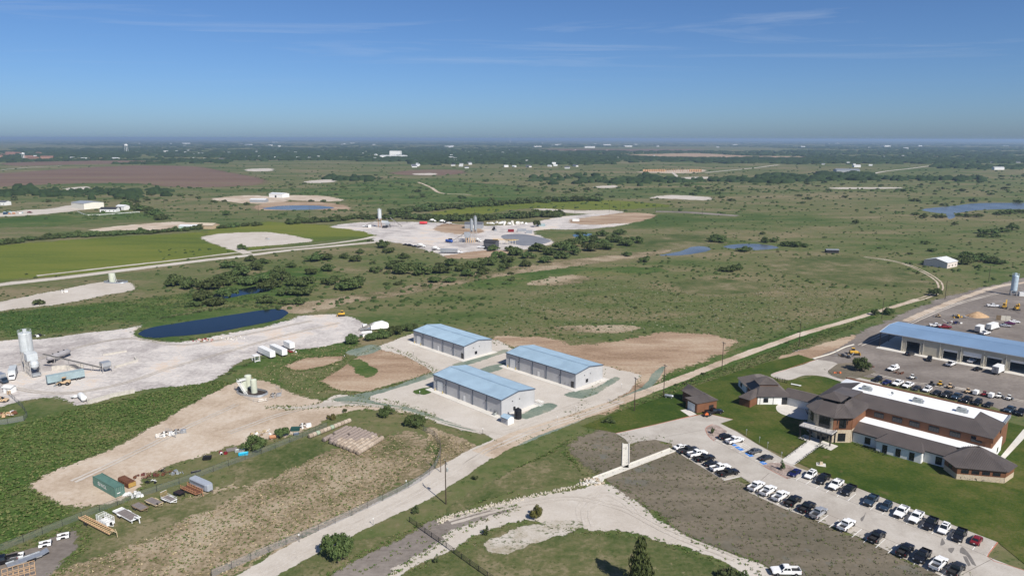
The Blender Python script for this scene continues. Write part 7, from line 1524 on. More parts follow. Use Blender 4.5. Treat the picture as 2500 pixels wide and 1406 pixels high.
for x, y, az, L, m, lab in ((1263, 566, 85, 9, M_STEEL, 'grey container at the edge of the far yard'), (1311, 553, 80, 9, M_TEAL, 'blue grey container beside the lone far yard tree'), (1240, 567, 85, 6, PAINT['red'], 'red machine box near the grey container'), (1284, 570, 90, 6, M_STEEL, 'small grey shed right of the grey container'), (1397, 540, 90, 8, M_WHITE, 'white tank box on the pale pad')):
    container(P(x, y), az, L, 2.6, 2.8, m, lab, bars=False)
yr = thing('pipe_rack', 'yellow pipe rack beside the settling basin', 'rack', P(1232, 596), 95)
for i in range(9): MB().bx(-11 + i * 2.6, -10.7 + i * 2.6, -.2, .2, 0, 4).build('post', M_CREAM, yr)
MB().bx(-11.2, 10.5, -.3, .3, 4, 4.4).build('beam', PAINT['yellow'], yr); MB().box((6, 5, 2.5), (18, .8, .5), .9).build('pipe', M_TANF, yr)
# ================================================================== FAR BUILDINGS
gable(2295, 645, 55, 16, 17, 4.5, 2.2, M_PINKW, M_ROOFW, 'white roofed barn beside dark trees at the right', 'white_barn', 'barn', 0, 3); sd_ = gable(2030, 614, 95, 10, 4.5, 2.8, .4, M_DARK, M_STEEL, 'small dark shed alone in the right pasture', 'dark_shed', 'shed')
gable(214, 512, 125, 36, 26, 8, 1.2, mat('cream_siding', (.68, .66, .58), .6), M_SILOG, 'large cream warehouse at the left in the middle distance', 'cream_warehouse', 'warehouse', 0); gable(268, 521, 95, 22, 9, 4, 2, M_WHITE, M_ROOFBK, 'white house with black roof by the white rail fence', 'farm_house', 'house', 0, 4); gable(300, 516, 110, 14, 9, 5, 1.8, M_WHITE, M_ROOFW, 'white barn right of the black roofed house', 'small_barn', 'barn', 1)
gable(681, 484, 110, 26, 18, 6, 1.5, M_WHITE, M_ROOFW, 'white metal building beside the far dirt yard', 'metal_building', 'building', 1); gable(632, 496, 95, 24, 12, 4, 1.4, M_SILOG, M_ROOFW, 'low grey shed in front of the far white building', 'grey_shed', 'shed'); gable(500, 560, 100, 26, 14, 4, 1.6, mat('tan_barn_siding', (.45, .34, .22), .7), mat('tan_metal_roof', (.5, .42, .32), .6), 'tan barn at the end of the riding arena', 'tan_barn', 'barn'); gable(462, 562, 95, 18, 10, 3.5, 1.2, mat('mint_siding', (.42, .58, .5), .6), M_ROOFW, 'mint green barn beside the tan barn', 'mint_barn', 'barn')
gable(8, 506, 100, 16, 10, 5, 1.6, M_WHITE, M_ROOFG, 'white house at the left edge of the photo, far away', 'house', 'house', 0, 3); heap('scrap_heap', 'stack of colourful crates at the far left edge', 'crates', 26, 527, 22, 16, 3.2, [M_WHITE, PAINT['slate'], M_RUSTO, M_TEAL], 31, 1.5)
vehicle('pickup', P(72, 525), 100, 'red', 'dark red truck on the far left gravel'); gable(2065, 417, 95, 66, 30, 7, 2.4, M_SILOG, M_STEEL, 'long grey arena roof far away on the right', 'covered_arena', 'arena'); gable(2090, 405, 95, 22, 16, 6, 2, M_WHITE, M_ROOFW, 'white barn behind the long arena', 'far_barn', 'barn')
gable(960, 386, 92, 130, 60, 10, 2, M_WHITE, M_ROOFW, 'long white factory on the plain', 'factory', 'factory'); gable(965, 382, 92, 60, 40, 26, 1, M_WHITE, M_WHITE, 'tall white factory block on the plain', 'factory_block', 'factory'); gable(2435, 410, 95, 30, 16, 7, 2, M_WHITE, M_ROOFW, 'white barn at the far right', 'far_barn', 'barn')
fbu = thing('framed_building', 'long timber framed building site in the far pasture', 'building site', P(1640, 418), 92)
for i in range(26): x = -85 + i * 6.8; MB().bx(x - .5, x + .5, -1, 1, 0, 9 if 5 < i < 20 else 7).build('stud', M_RUSTO if i % 3 else M_LUM, fbu)
MB().bx(-85, -20, 1.4, 2, 0, 6.5).bx(50, 86, 1.4, 2, 0, 7.5).build('sheathing', M_LUM, fbu)
def tower(px, py, h, label, leg=True):
    o = thing('water_tower', label, 'water tower', P(px, py), 90); r = h * .2
    MB().lathe([(r * .35, h * .74), (r * .85, h * .78), (r, h * .84), (r, h * .92), (r * .75, h * .97), (.3, h)], 18).build('tank', M_WHITE, o)
    if leg:
        for i in range(6): t = 6.283 * i / 6; MB().tube((r * 1.05 * math.cos(t), r * 1.05 * math.sin(t), 0), (r * .9 * math.cos(t), r * .9 * math.sin(t), h * .8), r * .07, 5).build('leg', M_WHITE, o)
        MB().tube((0, 0, 0), (0, 0, h * .76), r * .2, 10).build('riser', M_WHITE, o)
    else: MB().tube((0, 0, 0), (0, 0, h * .76), r * .35, 12).build('stem', M_WHITE, o)
tower(308, 376, 54, 'white water tower standing above the far town'); tower(57, 395, 30, 'white water tower at the far left by the brick campus'); tower(1244, 349.5, 66, 'tiny white water tower on the horizon', False)
# ================================================================== TREES
def leaf_mat(name, c0, c1, c2):
    t = NT(name); tc = t.n('ShaderNodeTexCoord').outputs['Object']; oi = t.n('ShaderNodeObjectInfo').outputs['Random']
    g = t.n('ShaderNodeNewGeometry').outputs['Random Per Island']
    c = t.mix(t.rng(t.noise(tc, 2.2, 3, .6), .38, .62), c0, c1); c = t.mix(t.math('MULTIPLY', g, .7), c, c2)
    h = t.n('ShaderNodeHueSaturation'); t.l(t.math('ADD', t.math('MULTIPLY', oi, .04), .48), h.inputs['Hue']); t.l(t.math('ADD', t.math('MULTIPLY', oi, .55), .75), h.inputs['Value']); t.l(c, h.inputs['Color'])
    b = t.n('ShaderNodeBsdfPrincipled'); t.l(h.outputs[0], b.inputs['Base Color']); b.inputs['Roughness'].default_value = .75; b.inputs['Specular IOR Level'].default_value = .2
    tr_ = t.n('ShaderNodeBsdfTranslucent'); t.l(h.outputs[0], tr_.inputs[0]); ms = t.n('ShaderNodeMixShader'); ms.inputs[0].default_value = .22; t.l(b.outputs[0], ms.inputs[1]); t.l(tr_.outputs[0], ms.inputs[2])
    return t.done(ms.outputs[0])
M_LEAF = leaf_mat('tree_leaf', (.045, .078, .022), (.08, .115, .034), (.125, .15, .056)); M_LEAFB = leaf_mat('bush_leaf', (.046, .076, .024), (.078, .105, .038), (.12, .135, .06)); M_LEAFY = leaf_mat('pale_leaf', (.09, .1, .025), (.13, .13, .035), (.17, .15, .05)); M_BARK = mat('tree_bark', (.1, .08, .062), .95, 0, .1, .3, 3)
def crown_mesh(seed, n_leaf, blobs, sz, flat_=.72, col=None):
    rng = np.random.default_rng(seed); cs = []
    for i in range(blobs):
        a = rng.uniform(0, 6.283); r = (.76 if col is None else .62) * math.sqrt(rng.random()); z = rng.uniform(.12, .85) if col is None else rng.uniform(.08, 1.0)
        if col is None: z = .12 + (z - .12) * (1.1 - r); rad = rng.uniform(.15, .38)
        else: r *= (1.05 - z) * .9 + .15; rad = rng.uniform(.2, .36) * (1.2 - z * .6)
        cs.append((r * math.cos(a), r * math.sin(a), z * (flat_ if col is None else 1) + .1, rad))
    cs = np.array(cs); pr = cs[:, 3] ** 2; pick = rng.choice(blobs, n_leaf, p=pr / pr.sum())
    d = rng.normal(size=(n_leaf, 3)); d /= np.linalg.norm(d, axis=1)[:, None]; d[:, 2] = np.where(d[:, 2] < -.5, -d[:, 2], d[:, 2])
    rr = cs[pick, 3] * rng.uniform(.5, 1.16, n_leaf); c = cs[pick, :3] + d * rr[:, None] * np.array([1, 1, .8]); c[:, 2] = np.maximum(c[:, 2], .03)
    u = rng.normal(size=(n_leaf, 3)); u -= (u * d).sum(1)[:, None] * d * .6; u /= np.linalg.norm(u, axis=1)[:, None]; w = np.cross(u, d + rng.normal(size=(n_leaf, 3)) * .5); w /= np.linalg.norm(w, axis=1)[:, None] + 1e-6
    s = sz * rng.uniform(.6, 1.4, n_leaf)[:, None]; v = np.stack([c - u * s, c + w * s * .7, c + u * s, c - w * s * .7], 1).reshape(-1, 3)
    return raw_mesh('crown', v, np.arange(len(v)), 4, M_LEAF)
CROWNH = [crown_mesh(150 + i, 4200, 15 + 2 * i, .05) for i in range(4)]; CROWN = [crown_mesh(100 + i, 1500, 16 + i, .085) for i in range(6)]; BUSH = [crown_mesh(200 + i, 420, 9, .13, .6) for i in range(5)]; CEDAR = crown_mesh(300, 2600, 42, .06, 1, 1); SPARSE = [crown_mesh(310 + i, 260, 9, .11, .8) for i in range(2)]
TRUNK = []
for k in range(3):
    rnd = random.Random(60 + k); m = MB(); n_st = 1 + k
    for j in range(n_st):
        bx_, by_ = (.06 * (j - (n_st - 1) / 2) * 2, rnd.uniform(-.04, .04)); top = (bx_ + rnd.uniform(-.1, .1), by_ + rnd.uniform(-.1, .1), .34); m.tube((bx_, by_, -.02), top, .055, 7, .038)
        for i in range(4): t = 6.283 * i / 4 + rnd.uniform(-.5, .5); m.tube(top, (top[0] + .36 * math.cos(t), top[1] + .36 * math.sin(t), .34 + rnd.uniform(.18, .4)), .03, 5, .01)
    TRUNK.append(m.mesh('trunk', M_BARK))
TN = [0]
def tree(px, py, r, h, label, group=None, kind='tree', leaf=None, world=None, parts=True, name=None, hi=False):
    p = world or P(px, py); i = TN[0]; TN[0] += 1; rz = (i * 2.399) % 6.283
    nm = name or {'tree': 'broadleaf_tree', 'bush': 'bush', 'cedar': 'cedar_tree', 'sparse': 'thin_shrub'}[kind]; me = {'tree': CROWNH[i % 4] if hi else CROWN[i % 6], 'bush': BUSH[i % 5], 'cedar': CEDAR, 'sparse': SPARSE[i % 2]}[kind]
    sc = (r, r * (1 + .15 * math.sin(i * 1.7)), h)
    if parts:
        o = thing(nm, label, 'tree' if kind in ('tree', 'cedar') else 'bush', p, 90, group)
        c = place('crown', me, o, leaf or (M_LEAFB if kind in ('bush', 'sparse') else M_LEAF), (0, 0, 0 if kind != 'tree' else h * .12), rz); c.scale = sc
        t = place('trunk', TRUNK[i % 3], o, None, None, rz); t.scale = (r * .9, r * .9, h * .95)
    else:
        o = place(nm, me, None, leaf or (M_LEAFB if kind == 'bush' else M_LEAF), p, rz); o.scale = sc; tag(o, label, 'tree' if kind in ('tree', 'cedar') else 'bush', group)
    return o
# single trees with their own labels
for a in ((826, 1362, 4.0, 6.6, 'leafy tree with several trunks between the road and gravel drive', 'tree'), (1564, 1440, 4.0, 10.4, 'tall dark cedar at the bottom edge of the photo', 'cedar'), (1312, 1264, 2.0, 3.4, 'small yellow green tree beside the caliche turnaround', 'tree', M_LEAFY), (1192, 1306, 1.1, 2.8, 'dark sapling near the pipe fence', 'sparse'), (1064, 1374, .9, 1.8, 'small sapling right of the pipe fence', 'sparse'), (1775, 1406, 2.8, 3.2, 'bush at the bottom edge right of the cedar', 'bush'), (1815, 1410, 2.6, 2.6, 'thin bush at the bottom edge beside another bush', 'sparse'),
          (944, 1016, 3.3, 3.8, 'round bush at the corner of the hay field', 'tree'), (1014, 1040, 3.8, 4.2, 'large bush beside the curved fence', 'tree'), (808, 1024, 2.0, 2.8, 'yellowish bush beside the hay bales', 'bush', M_LEAFY), (843, 1006, 1.3, 1.6, 'small bush on the track by the hay field', 'bush'), (624, 1098, 4.4, 4.4, 'round green tree on the tan pad above the cyan pool', 'tree'), (691, 1068, 2.5, 3.6, 'upright green tree beside the orange tank', 'tree'),
          (866, 838, 4.6, 5.0, 'dark tree left of the white tool shed', 'tree'), (2102, 902, 4.6, 6.2, 'round tree alone behind the office', 'tree'), (1910, 1146, 1.1, 3.4, 'young tree in the rock bed by the walk', 'sparse'), (1742, 1056, 1.0, 2.8, 'bare young tree in the left rock bed', 'sparse'), (1486, 1030, 2.6, 2.2, 'grey leafless shrub beside the dirt road', 'sparse'), (1164, 1172, 1.6, 1.8, 'thin weedy shrub beside the caliche road', 'sparse'), (1020, 1252, 1.4, 2.2, 'thin shrub near the end of the pipe fence', 'sparse'),
          (2285, 718, 4.2, 5.5, 'leaning tree at the bend of the wheel tracks', 'tree'), (2170, 764, 3.6, 4.6, 'roadside bush right of the utility pole', 'tree'), (2136, 766, 2.6, 3.6, 'roadside bush left of the utility pole', 'tree'), (2347, 640, 7.5, 7.5, 'dark spreading tree in front of the white barn', 'tree'), (1309, 554, 5, 9, 'lone tree beside the blue grey container', 'tree'), (2088, 544, 4.5, 6, 'lone tree with long shadow in the right pasture', 'tree'), (552, 528, 6, 6, 'lone round tree left of the far batch plant', 'tree'), (590, 612, 4, 5, 'small tree at the junction of the gravel pad road', 'tree'), (95, 748, 4, 4.2, 'lone bush on the edge of the pale pad', 'bush'), (905, 592, 3.5, 4, 'round bush beside the county road', 'bush')):
    tree(a[0], a[1], a[2], a[3], a[4], None, a[5], a[6] if len(a) > 6 else None, hi=True)
def nth(i): return f"{i}{'th' if 10 <= i % 100 <= 20 else {1: 'st', 2: 'nd', 3: 'rd'}.get(i % 10, 'th')}"
def cluster(pts, label, group, kind='tree', name=None, parts=True, hk=.85, k=1.0):
    for i, q in enumerate(sorted(pts)):
        p = P(q[0], q[1])
        if kind == 'bush' and not grows(np.array([p.x]), np.array([p.y]))[0]: continue
        tree(q[0], q[1], q[2] * k, q[2] * k * hk * (1 + .12 * math.sin(i * 2.1)), f'{label}, {nth(i + 1)} from the left', group, kind, None, None, parts, name)
for i, q in enumerate(((905, 832, 3.6), (930, 826, 4.6), (962, 818, 5.2), (992, 810, 4.6), (1008, 806, 3.6))): tree(q[0], q[1], q[2], q[2] * .95, f'dense dark bush behind the back warehouse, {ORD[i]} from the left', 'bushes behind the warehouse', hi=True)
cluster([(428, 700, 7), (470, 706, 7.5), (508, 710, 7), (540, 700, 7), (556, 690, 8), (560, 728, 6.5), (590, 676, 7.5), (622, 662, 6.5), (556, 656, 6), (604, 698, 7), (642, 690, 6), (664, 706, 7), (690, 688, 7.5), (722, 698, 7.5), (746, 698, 7), (740, 722, 6), (700, 722, 5.5), (652, 742, 5), (520, 748, 6.5), (492, 735, 6), (470, 752, 4), (866, 704, 8.5), (846, 708, 6.5), (806, 696, 6), (800, 664, 5), (760, 672, 5), (770, 640, 6.5), (790, 636, 6.5), (640, 646, 5), (612, 640, 4.5), (680, 670, 5), (710, 655, 4), (730, 745, 4), (695, 745, 3.5)],
        'bushy green tree in the thicket round the creek pond', 'trees round the creek pond', 'tree', 'creek_tree', True, .8, 1.2)
cluster([(932, 606, 7), (948, 618, 5.5), (986, 632, 5), (956, 656, 6), (920, 666, 5), (982, 668, 7.5), (1010, 658, 6), (1030, 672, 6.5), (1076, 668, 7), (1100, 648, 6), (1126, 662, 6.5), (1160, 654, 7), (1196, 648, 6.5), (1216, 630, 6.5), (1240, 640, 6.5), (1262, 622, 7), (1290, 630, 6.5), (1312, 614, 7.5), (1340, 622, 7), (1370, 610, 8.5), (1396, 600, 8.5), (1420, 594, 9), (1446, 590, 8), (1466, 602, 8.5), (1440, 612, 8.5), (1482, 608, 8), (1502, 590, 8), (1530, 598, 8), (1556, 592, 7.5), (1400, 620, 8), (1370, 630, 7), (1330, 640, 6.5), (1282, 650, 5.5), (1232, 656, 5.5), (1182, 668, 6), (1142, 674, 5), (870, 640, 5), (842, 632, 4.5), (880, 620, 4), (1060, 690, 5), (1095, 690, 4), (1246, 612, 5), (1204, 612, 5.5), (1418, 575, 6), (1470, 575, 6), (1515, 572, 6)],
        'dark green tree in the belt running below the far concrete plant', 'trees below the far plant', 'tree', 'belt_tree', True, .8, 1.15)
cluster([(1750, 584, 8.5), (1736, 588, 7), (1760, 590, 6), (1886, 588, 6), (1868, 590, 5.5), (1920, 598, 6), (1944, 600, 7), (1965, 600, 5), (1818, 612, 7), (1790, 660, 6.5), (1770, 660, 5.5), (1802, 656, 4.5), (1530, 624, 5), (1572, 638, 5), (1860, 570, 4)], 'round dark tree near the two small stock ponds', 'trees by the stock ponds', 'tree', 'pasture_tree', True, .75)
cluster([(2378, 634, 7), (2396, 628, 7), (2360, 622, 6), (2425, 638, 6), (2442, 640, 5), (2410, 632, 6), (2400, 566, 7), (2422, 568, 8), (2445, 562, 8), (2470, 556, 8), (2396, 574, 6), (2430, 575, 6), (2256, 528, 6), (2282, 526, 6), (2300, 528, 6), (2260, 592, 5), (2345, 524, 7), (2362, 526, 6), (2384, 526, 7), (2440, 520, 8), (2464, 518, 9), (2490, 516, 9), (2235, 522, 5), (2330, 545, 4), (2275, 610, 4), (2260, 640, 4), (2390, 650, 3)], 'dark tree or scrub near the lake at the right', 'trees near the right lake', 'tree', 'lake_tree', True, .75)
def along(pts, n, r0, r1, jit, seed):
    rnd = random.Random(seed); out = []; L = [math.dist(a, b) for a, b in zip(pts, pts[1:])]
    for i in range(n):
        t = (i + rnd.random() * .6) / n * sum(L); k = 0
        while k < len(L) - 1 and t > L[k]: t -= L[k]; k += 1
        f_ = min(1, t / L[k]); out.append((pts[k][0] + (pts[k + 1][0] - pts[k][0]) * f_ + rnd.uniform(-2, 2), pts[k][1] + (pts[k + 1][1] - pts[k][1]) * f_ + rnd.uniform(-jit, jit), rnd.uniform(r0, r1)))
    return out
cluster(along([(-20, 604), (130, 586), (270, 578), (420, 570), (500, 562)], 40, 5, 7.5, 1.5, 1), 'dark tree in the hedgerow along the top of the hay field', 'hedgerow trees at the left', 'tree', 'hedgerow_tree', False)
cluster(along([(520, 562), (580, 556), (650, 552)], 8, 5, 7, 2, 2) + along([(305, 508), (350, 516), (380, 528), (398, 540)], 16, 7, 10, 3, 3), 'dark tree in the clump near the cream warehouse', 'trees near the cream warehouse', 'tree', 'hedgerow_tree', False)
cluster(along([(705, 548), (790, 543), (870, 536), (960, 534), (1040, 534)], 34, 6, 9, 2, 4) + along([(960, 524), (1040, 514), (1110, 510), (1200, 503), (1330, 492), (1470, 488)], 44, 8, 12, 2.5, 5), 'dark tree in the long belt behind the far plant', 'trees behind the far plant', 'tree', 'plant_belt_tree', False)
cluster(along([(1030, 538), (1110, 538), (1200, 536), (1290, 530), (1370, 526)], 44, 7, 11, 3, 6), 'grey green tree in the dense belt behind the plant sheds', 'trees behind the far plant sheds', 'tree', 'plant_belt_tree', False)
cluster(along([(1590, 960), (1660, 940), (1700, 920), (1760, 890), (1830, 862), (1900, 838), (1985, 808), (2060, 790)], 26, .9, 1.9, 5, 7), 'weedy green bush along the dirt road verge', 'verge bushes on the dirt road', 'bush', 'verge_bush', False, .9)
cluster(along([(560, 912), (640, 880), (720, 850), (800, 838)], 14, .8, 1.6, 4, 8) + along([(420, 940), (500, 930), (575, 915)], 9, .8, 1.5, 3, 9), 'low weedy bush at the edge of the plant yard', 'bushes by the plant yard', 'bush', 'yard_bush', False, .8)
cluster(along([(372, 786), (480, 766), (600, 750), (700, 752)], 26, .9, 1.8, 2, 10) + along([(345, 828), (430, 838), (540, 820), (640, 798), (705, 780)], 22, .7, 1.5, 2, 11), 'reedy bush on the bank of the near pond', 'reeds on the pond bank', 'bush', 'bank_bush', False, .8)
rnd = random.Random(21)
for (x0, y0, x1, y1, n, r0, r1, lab) in ((900, 640, 1250, 700, 26, 2, 4, 'bush on the slope below the far plant'), (1560, 560, 2250, 700, 30, 1.2, 3, 'low bush in the pasture right of the stock ponds'), (1300, 690, 1800, 800, 12, .8, 1.6, 'small bush in the pasture above the warehouses'), (20, 470, 400, 500, 34, 4, 8, 'bush beyond the cream warehouse'), (400, 480, 640, 505, 16, 4, 7, 'bush left of the excavated pond'), (700, 430, 1250, 500, 46, 3, 8, 'bush in the green pasture beyond the far plant'), (1250, 425, 1900, 490, 54, 4, 9, 'bush in the far centre pasture'), (1900, 420, 2500, 500, 50, 4, 9, 'bush in the far right pasture'), (60, 640, 500, 760, 10, 1.2, 2.2, 'bush on the grass beside the county road')):
    cluster([(rnd.uniform(x0, x1), rnd.uniform(y0, y1), rnd.uniform(r0, r1)) for i in range(n)], lab, 'bushes: ' + lab, 'bush', 'pasture_bush', False, .8)

# ================================================================== FAR WOODS AND SCRUB: one mass
def tint_mat(name, rough=.95):
    t = NT(name); a = t.n('ShaderNodeVertexColor', layer_name='tint').outputs[0]; return t.done(t.bsdf(t.mix(t.math('MULTIPLY', t.noise(t.pos(), .3, 4, .6), .7), a, (.02, .035, .012)), rough, 0, .1))
M_TINT = tint_mat('far_foliage')
def blobs(name, X, Y, RX, RY, H, col, m, seed, k=6):
    rng = np.random.default_rng(seed); n = len(X); ang = np.arange(k) * 2 * np.pi / k
    V = []
    for (rf, zf) in ((1.0, 0.0), (.95, .5), (.5, .92)):
        j = rng.uniform(.72, 1.25, (n, k)); V.append(np.stack([X[:, None] + RX[:, None] * rf * np.cos(ang) * j, Y[:, None] + RY[:, None] * rf * np.sin(ang) * j, np.repeat((H * zf)[:, None], k, 1) * rng.uniform(.8, 1.2, (n, k))], -1))
    V = np.concatenate(V, 1); F = []
    for r_ in range(2):
        for i in range(k): F.append((r_ * k + i, r_ * k + (i + 1) % k, (r_ + 1) * k + (i + 1) % k, (r_ + 1) * k + i))
    for i in range(1, k - 2, 2): F.append((2 * k, 2 * k + i, 2 * k + i + 1, 2 * k + (i + 2) % k))
    F = np.array(F); idx = (F[None] + (np.arange(n) * 3 * k)[:, None, None]).reshape(-1)
    C = np.repeat(col * rng.uniform(.7, 1.3, (n, 1)), 3 * k, 0); C = np.concatenate([C, np.ones((len(C), 1))], 1)
    o = bpy.data.objects.new(name, raw_mesh(name, V.reshape(-1, 3), idx, 4, m, C)); COL.objects.link(o); return o
rng = np.random.default_rng(11); bx, by, br = [], [], []
def belt_px(x0, x1, y, n, th, r0, r1):
    x = rng.uniform(x0, x1, n); yy = y + rng.normal(0, th, n) + (x - x0) * rng.uniform(-.004, .004)
    for a, b in zip(x, yy):
        if b < 341.5: continue
        p = P(a, b); bx.append(p.x); by.append(p.y); br.append(rng.uniform(r0, r1) * max(1, p.y / 5200))
for a in ((900, 2560, 391, 1000, 2.0, 9, 16), (1350, 2560, 387, 600, 1.8, 9, 16), (1700, 2560, 394, 500, 2, 9, 16), (-40, 560, 397, 500, 2, 8, 14), (560, 1000, 391, 420, 1.6, 8, 14), (1000, 1500, 398, 420, 2.4, 8, 14), (2000, 2130, 426, 90, 2, 8, 12), (1500, 2000, 440, 120, 3, 6, 11), (1850, 2050, 432, 90, 4, 6, 11), (2050, 2400, 434, 110, 2, 6, 10), (2280, 2500, 404, 160, 2, 7, 12), (0, 330, 386, 300, 3, 8, 14), (550, 1250, 379, 700, 3.5, 8, 14), (1250, 1700, 380, 500, 3.5, 8, 15), (270, 420, 402, 120, 1.5, 7, 12), (800, 900, 440, 60, 2, 6, 10), (0, 420, 478, 90, 6, 5, 9), (1300, 1600, 440, 60, 6, 5, 9)): belt_px(*a)
for k in range(260):
    y = 342.5 + 46 * rng.random() ** 1.5; x0 = rng.uniform(-80, 2450); belt_px(x0, x0 + rng.uniform(80, 620), y, int(rng.uniform(25, 85)), .25 + (y - 342) * .03, 9, 22)
bx, by, br = map(np.array, (bx, by, br)); k_ = grows(bx, by); bx, by, br = bx[k_], by[k_], br[k_]; n = len(bx)
o = blobs('far_woods', bx, by, br * rng.uniform(.9, 2.2, n), br * rng.uniform(.7, 1.3, n), rng.uniform(5, 9.5, n), np.array([[.034, .054, .022]]), M_TINT, 3); tag(o, 'dark distant woods and tree lines across the plain', 'woods', None, 'stuff')
# scattered scrub over the mid pasture: too many and too small to count
sx, sy, sr = [], [], []
for (x0, y0, x1, y1, n_, r0, r1) in ((0, 400, 2500, 470, 1300, 1.5, 4.5), (0, 465, 900, 540, 420, 1, 3), (640, 450, 2500, 520, 750, 1, 3), (1000, 640, 2300, 830, 1100, .4, 1.0), (1560, 520, 2500, 700, 800, .6, 1.6), (380, 610, 1200, 760, 500, .8, 1.8), (-20, 700, 480, 830, 260, .5, 1.1)):
    a, b = rng.uniform(x0, x1, n_), rng.uniform(y0, y1, n_)
    for u, v in zip(a, b): p = P(u, v); sx.append(p.x); sy.append(p.y); sr.append(rng.uniform(r0, r1))
sx, sy, sr = map(np.array, (sx, sy, sr)); k_ = grows(sx, sy); sx, sy, sr = sx[k_], sy[k_], sr[k_]
o = blobs('pasture_scrub', sx, sy, sr, sr * .9, sr * .75, np.array([[.05, .075, .024]]), M_TINT, 4); tag(o, 'low green scrub dotted over the pasture', 'scrub', None, 'stuff')
# weeds and tufts on the near ground
def tufts(name, areas, label, seed, extra=None):
    rg = np.random.default_rng(seed); V, C = [], []
    if extra is not None: areas = areas + [(extra, len(extra), .2, .6, GR + GR + TN_[2:])]
    for poly, n_, s0, s1, col in areas:
        if poly is extra: pts = np.array(poly)
        else:
            A = np.array([tuple(P(*q))[:2] for q in poly]); B = np.roll(A, -1, 0); lo, hi = A.min(0), A.max(0); pts = []
            while len(pts) < n_:
                q = rg.uniform(lo, hi, (n_ * 2, 2)); pts.extend(q[inside(q[:, 0], q[:, 1], A, B)])
            pts = np.array(pts[:n_]); pts = pts[grows(pts[:, 0], pts[:, 1]) | (s0 == .2501)]
        n_ = len(pts); s = rg.uniform(s0, s1, n_); c = np.array(col)[rg.integers(0, len(col), n_)] * rg.uniform(.75, 1.25, (n_, 1))
        for k in range(5):
            t = rg.uniform(0, 6.283, n_); l = s * rg.uniform(.5, 1.1, n_); dx, dy = np.cos(t), np.sin(t); w = s * .45
            base = np.stack([pts[:, 0] + dx * s * .25, pts[:, 1] + dy * s * .25, np.zeros(n_) + .03], 1); side = np.stack([-dy * w, dx * w, np.zeros(n_)], 1); tip = np.stack([dx * l * .7, dy * l * .7, l * .62], 1)
            V.append(np.stack([base - side, base + side, base + tip], 1).reshape(-1, 3)); C.append(np.repeat(c, 3, 0))
    V = np.concatenate(V); C = np.concatenate(C); C = np.concatenate([C, np.ones((len(C), 1))], 1)
    o = bpy.data.objects.new(name, raw_mesh(name, V, np.arange(len(V)), 3, M_TUFT, C)); COL.objects.link(o); return tag(o, label, 'weeds', None, 'stuff')
t = NT('tuft_leaf'); M_TUFT = t.done(t.bsdf(t.n('ShaderNodeVertexColor', layer_name='tint').outputs[0], .9, 0, .1))
GR = [(.05, .088, .02), (.072, .11, .028), (.1, .122, .042)]; TN_ = [(.26, .21, .12), (.34, .28, .18), (.12, .12, .05)]; PAL = [(.22, .23, .16), (.15, .17, .09), (.27, .27, .21)]
EDGE = []                                                  # ragged weeds along the rims of pads and roads
for o_ in COL.objects:
    if o_.name.split('.')[0] in ('tank_pad', 'plant_yard', 'caliche_road', 'caliche_turnaround', 'gravel_drive', 'dirt_road', 'warehouse_lot', 'graded_dirt', 'trailer_gravel', 'shop_yard', 'gravel_pad', 'dead_lawn') and o_.type == 'MESH':
        n_v = len(o_.data.vertices); co = np.empty(n_v * 3, np.float32); o_.data.vertices.foreach_get('co', co); ev = np.empty(n_v, np.float32); o_.data.attributes['e'].data.foreach_get('value', ev); co = co.reshape(-1, 3)
        k_ = (ev > .12) & (ev < .45) & (co[:, 1] < 480) & (co[:, 1] > 120); q = co[k_][:, :2]
        if len(q): rg_ = np.random.default_rng(len(q)); q = q[rg_.random(len(q)) < min(1, 500 / len(q))]; EDGE.append(q + rg_.normal(0, .7, q.shape))
EDGE = np.concatenate(EDGE)
tufts('grass_tufts', [
    ([(-60, 1075), (150, 1010), (520, 930), (575, 938), (410, 1030), (180, 1140), (75, 1185), (180, 1255), (-60, 1370)], 5200, .3, .8, GR + [(.11, .12, .045)]), ([(-60, 1410), (190, 1290), (620, 1170), (950, 1060), (1060, 1110), (900, 1235), (560, 1410)], 5200, .2, .5, GR + TN_), ([(700, 1410), (1060, 1290), (1220, 1165), (1390, 1075), (1420, 1150), (1150, 1235), (880, 1360), (760, 1410)], 2400, .25, .6, GR + TN_[2:]),
    ([(1010, 1410), (1250, 1290), (1520, 1300), (1760, 1375), (1820, 1410)], 2200, .2, .45, GR + TN_[2:]), ([(1385, 1090), (1500, 1046), (1650, 1098), (1830, 1195), (2080, 1308), (2330, 1406), (1960, 1406), (1620, 1262), (1420, 1135)], 1500, .2501, .6, [(.09, .1, .045), (.11, .1, .06), (.07, .085, .03)]), ([(1200, 800), (1300, 690), (2000, 690), (2150, 750), (1760, 850), (1600, 800), (1400, 830)], 5200, .25, .75, GR + GR + PAL), ([(1490, 1010), (1700, 920), (2000, 812), (2150, 765), (1950, 855), (1700, 940), (1520, 1010)], 2000, .3, .7, GR + TN_[2:]),
    ([(600, 930), (720, 850), (880, 840), (820, 900), (900, 860), (860, 960), (780, 965)], 1500, .25, .6, GR + TN_), ([(0, 770), (440, 722), (560, 700), (700, 745), (470, 762), (180, 815), (0, 830)], 2600, .4, .9, GR), ([(1040, 1045), (1165, 1090), (1095, 1150), (1060, 1165)], 500, .25, .5, TN_), ([(850, 960), (1060, 915), (1000, 995), (1170, 1058), (1050, 1030), (840, 985)], 260, .3, .7, GR)],
    'weeds and grass tufts on the near ground', 77, EDGE)

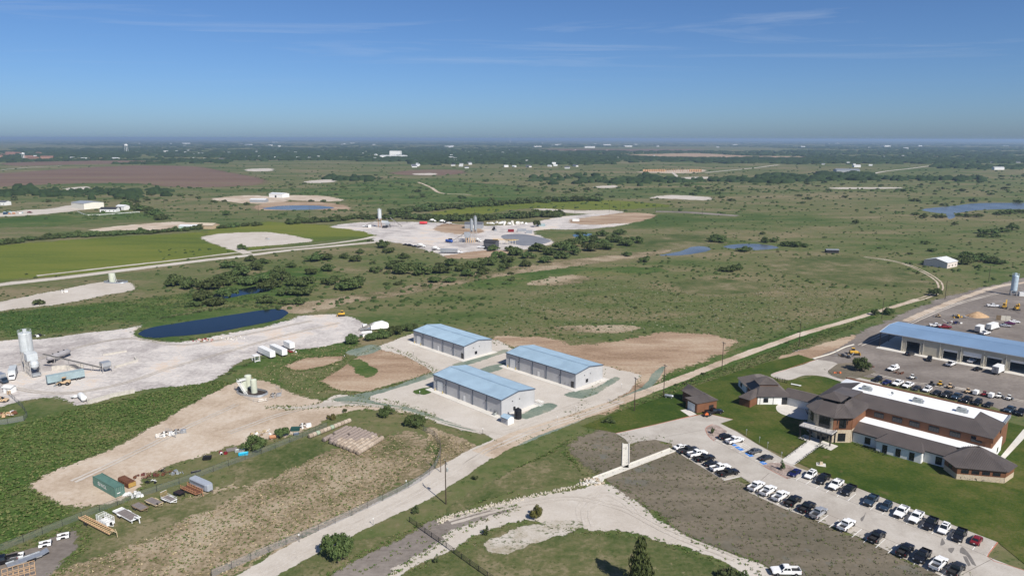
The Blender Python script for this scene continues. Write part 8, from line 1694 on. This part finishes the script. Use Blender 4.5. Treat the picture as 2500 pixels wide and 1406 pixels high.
# ================================================================== DISTANT TOWN
def far_house(seed, L, W, Hh, rise, wm, rm):
    m = MB().bx(-L / 2, L / 2, -W / 2, W / 2, 0, Hh); return m.mesh('wall', wm), MB().loft([[(-L / 2 - .5, -W / 2 - .6, Hh), (L / 2 + .5, -W / 2 - .6, Hh), (L / 2 + .5, W / 2 + .6, Hh), (-L / 2 - .5, W / 2 + .6, Hh)], [(-L / 2 - .5, -.1, Hh + rise), (L / 2 + .5, -.1, Hh + rise), (L / 2 + .5, .1, Hh + rise), (-L / 2 - .5, .1, Hh + rise)]]).mesh('roof', rm)
M_BRICK = mat('brick_wall', (.32, .19, .14), .9); M_REDRF = mat('red_brown_roof', (.22, .12, .09), .8)
FH = [far_house(1, 16, 11, 4, 3, M_WHITE, M_ROOFW), far_house(2, 18, 12, 4, 3.5, M_STUC, M_ROOFG), far_house(3, 30, 16, 6, 2.5, M_WHITE, M_ROOFW), far_house(4, 15, 11, 4, 3, M_BRICK, M_ROOFW), far_house(5, 60, 30, 8, 2, M_WHITE, M_ROOFW), far_house(6, 40, 24, 9, 5, M_BRICK, M_REDRF)]
rnd = random.Random(99)
def town(n, x0, y0, x1, y1, kinds, label, group, k=.8):
    for i, (px, py) in enumerate(sorted((rnd.uniform(x0, x1), rnd.uniform(y0, y1)) for _ in range(n))):
        a, b = FH[rnd.choice(kinds)]; o = thing('distant_house', f'{label}, {nth(i + 1)} from the left', 'house', P(px, py), rnd.uniform(60, 140), group); s = k * rnd.uniform(.7, 1.25); o.scale = (s, s, s); place('wall', a, o); place('roof', b, o)
town(54, 560, 369, 920, 391, (0, 1, 3, 0), 'small pale house in the far town left of the factory', 'houses left of the factory'); town(54, 1000, 366, 1600, 396, (0, 1, 3, 0), 'small pale house among the far trees right of the factory', 'houses right of the factory'); town(24, 1000, 398, 1420, 412, (0, 1, 0, 1), 'pale farm house beyond the centre pasture', 'farm houses beyond the pasture'); town(26, 1860, 372, 2500, 402, (0, 1, 3), 'pale house among the far woods at the right', 'houses at the far right'); town(22, 120, 372, 560, 396, (0, 2, 1), 'pale building in the far town at the left', 'buildings in the far left town', .9); town(16, -20, 378, 120, 397, (5, 5, 3), 'red brown brick building in the far campus at the left', 'brick campus buildings', 1.0); town(46, 300, 345, 2500, 362, (4, 0, 2), 'white speck of a building near the horizon', 'buildings near the horizon', 1.5)
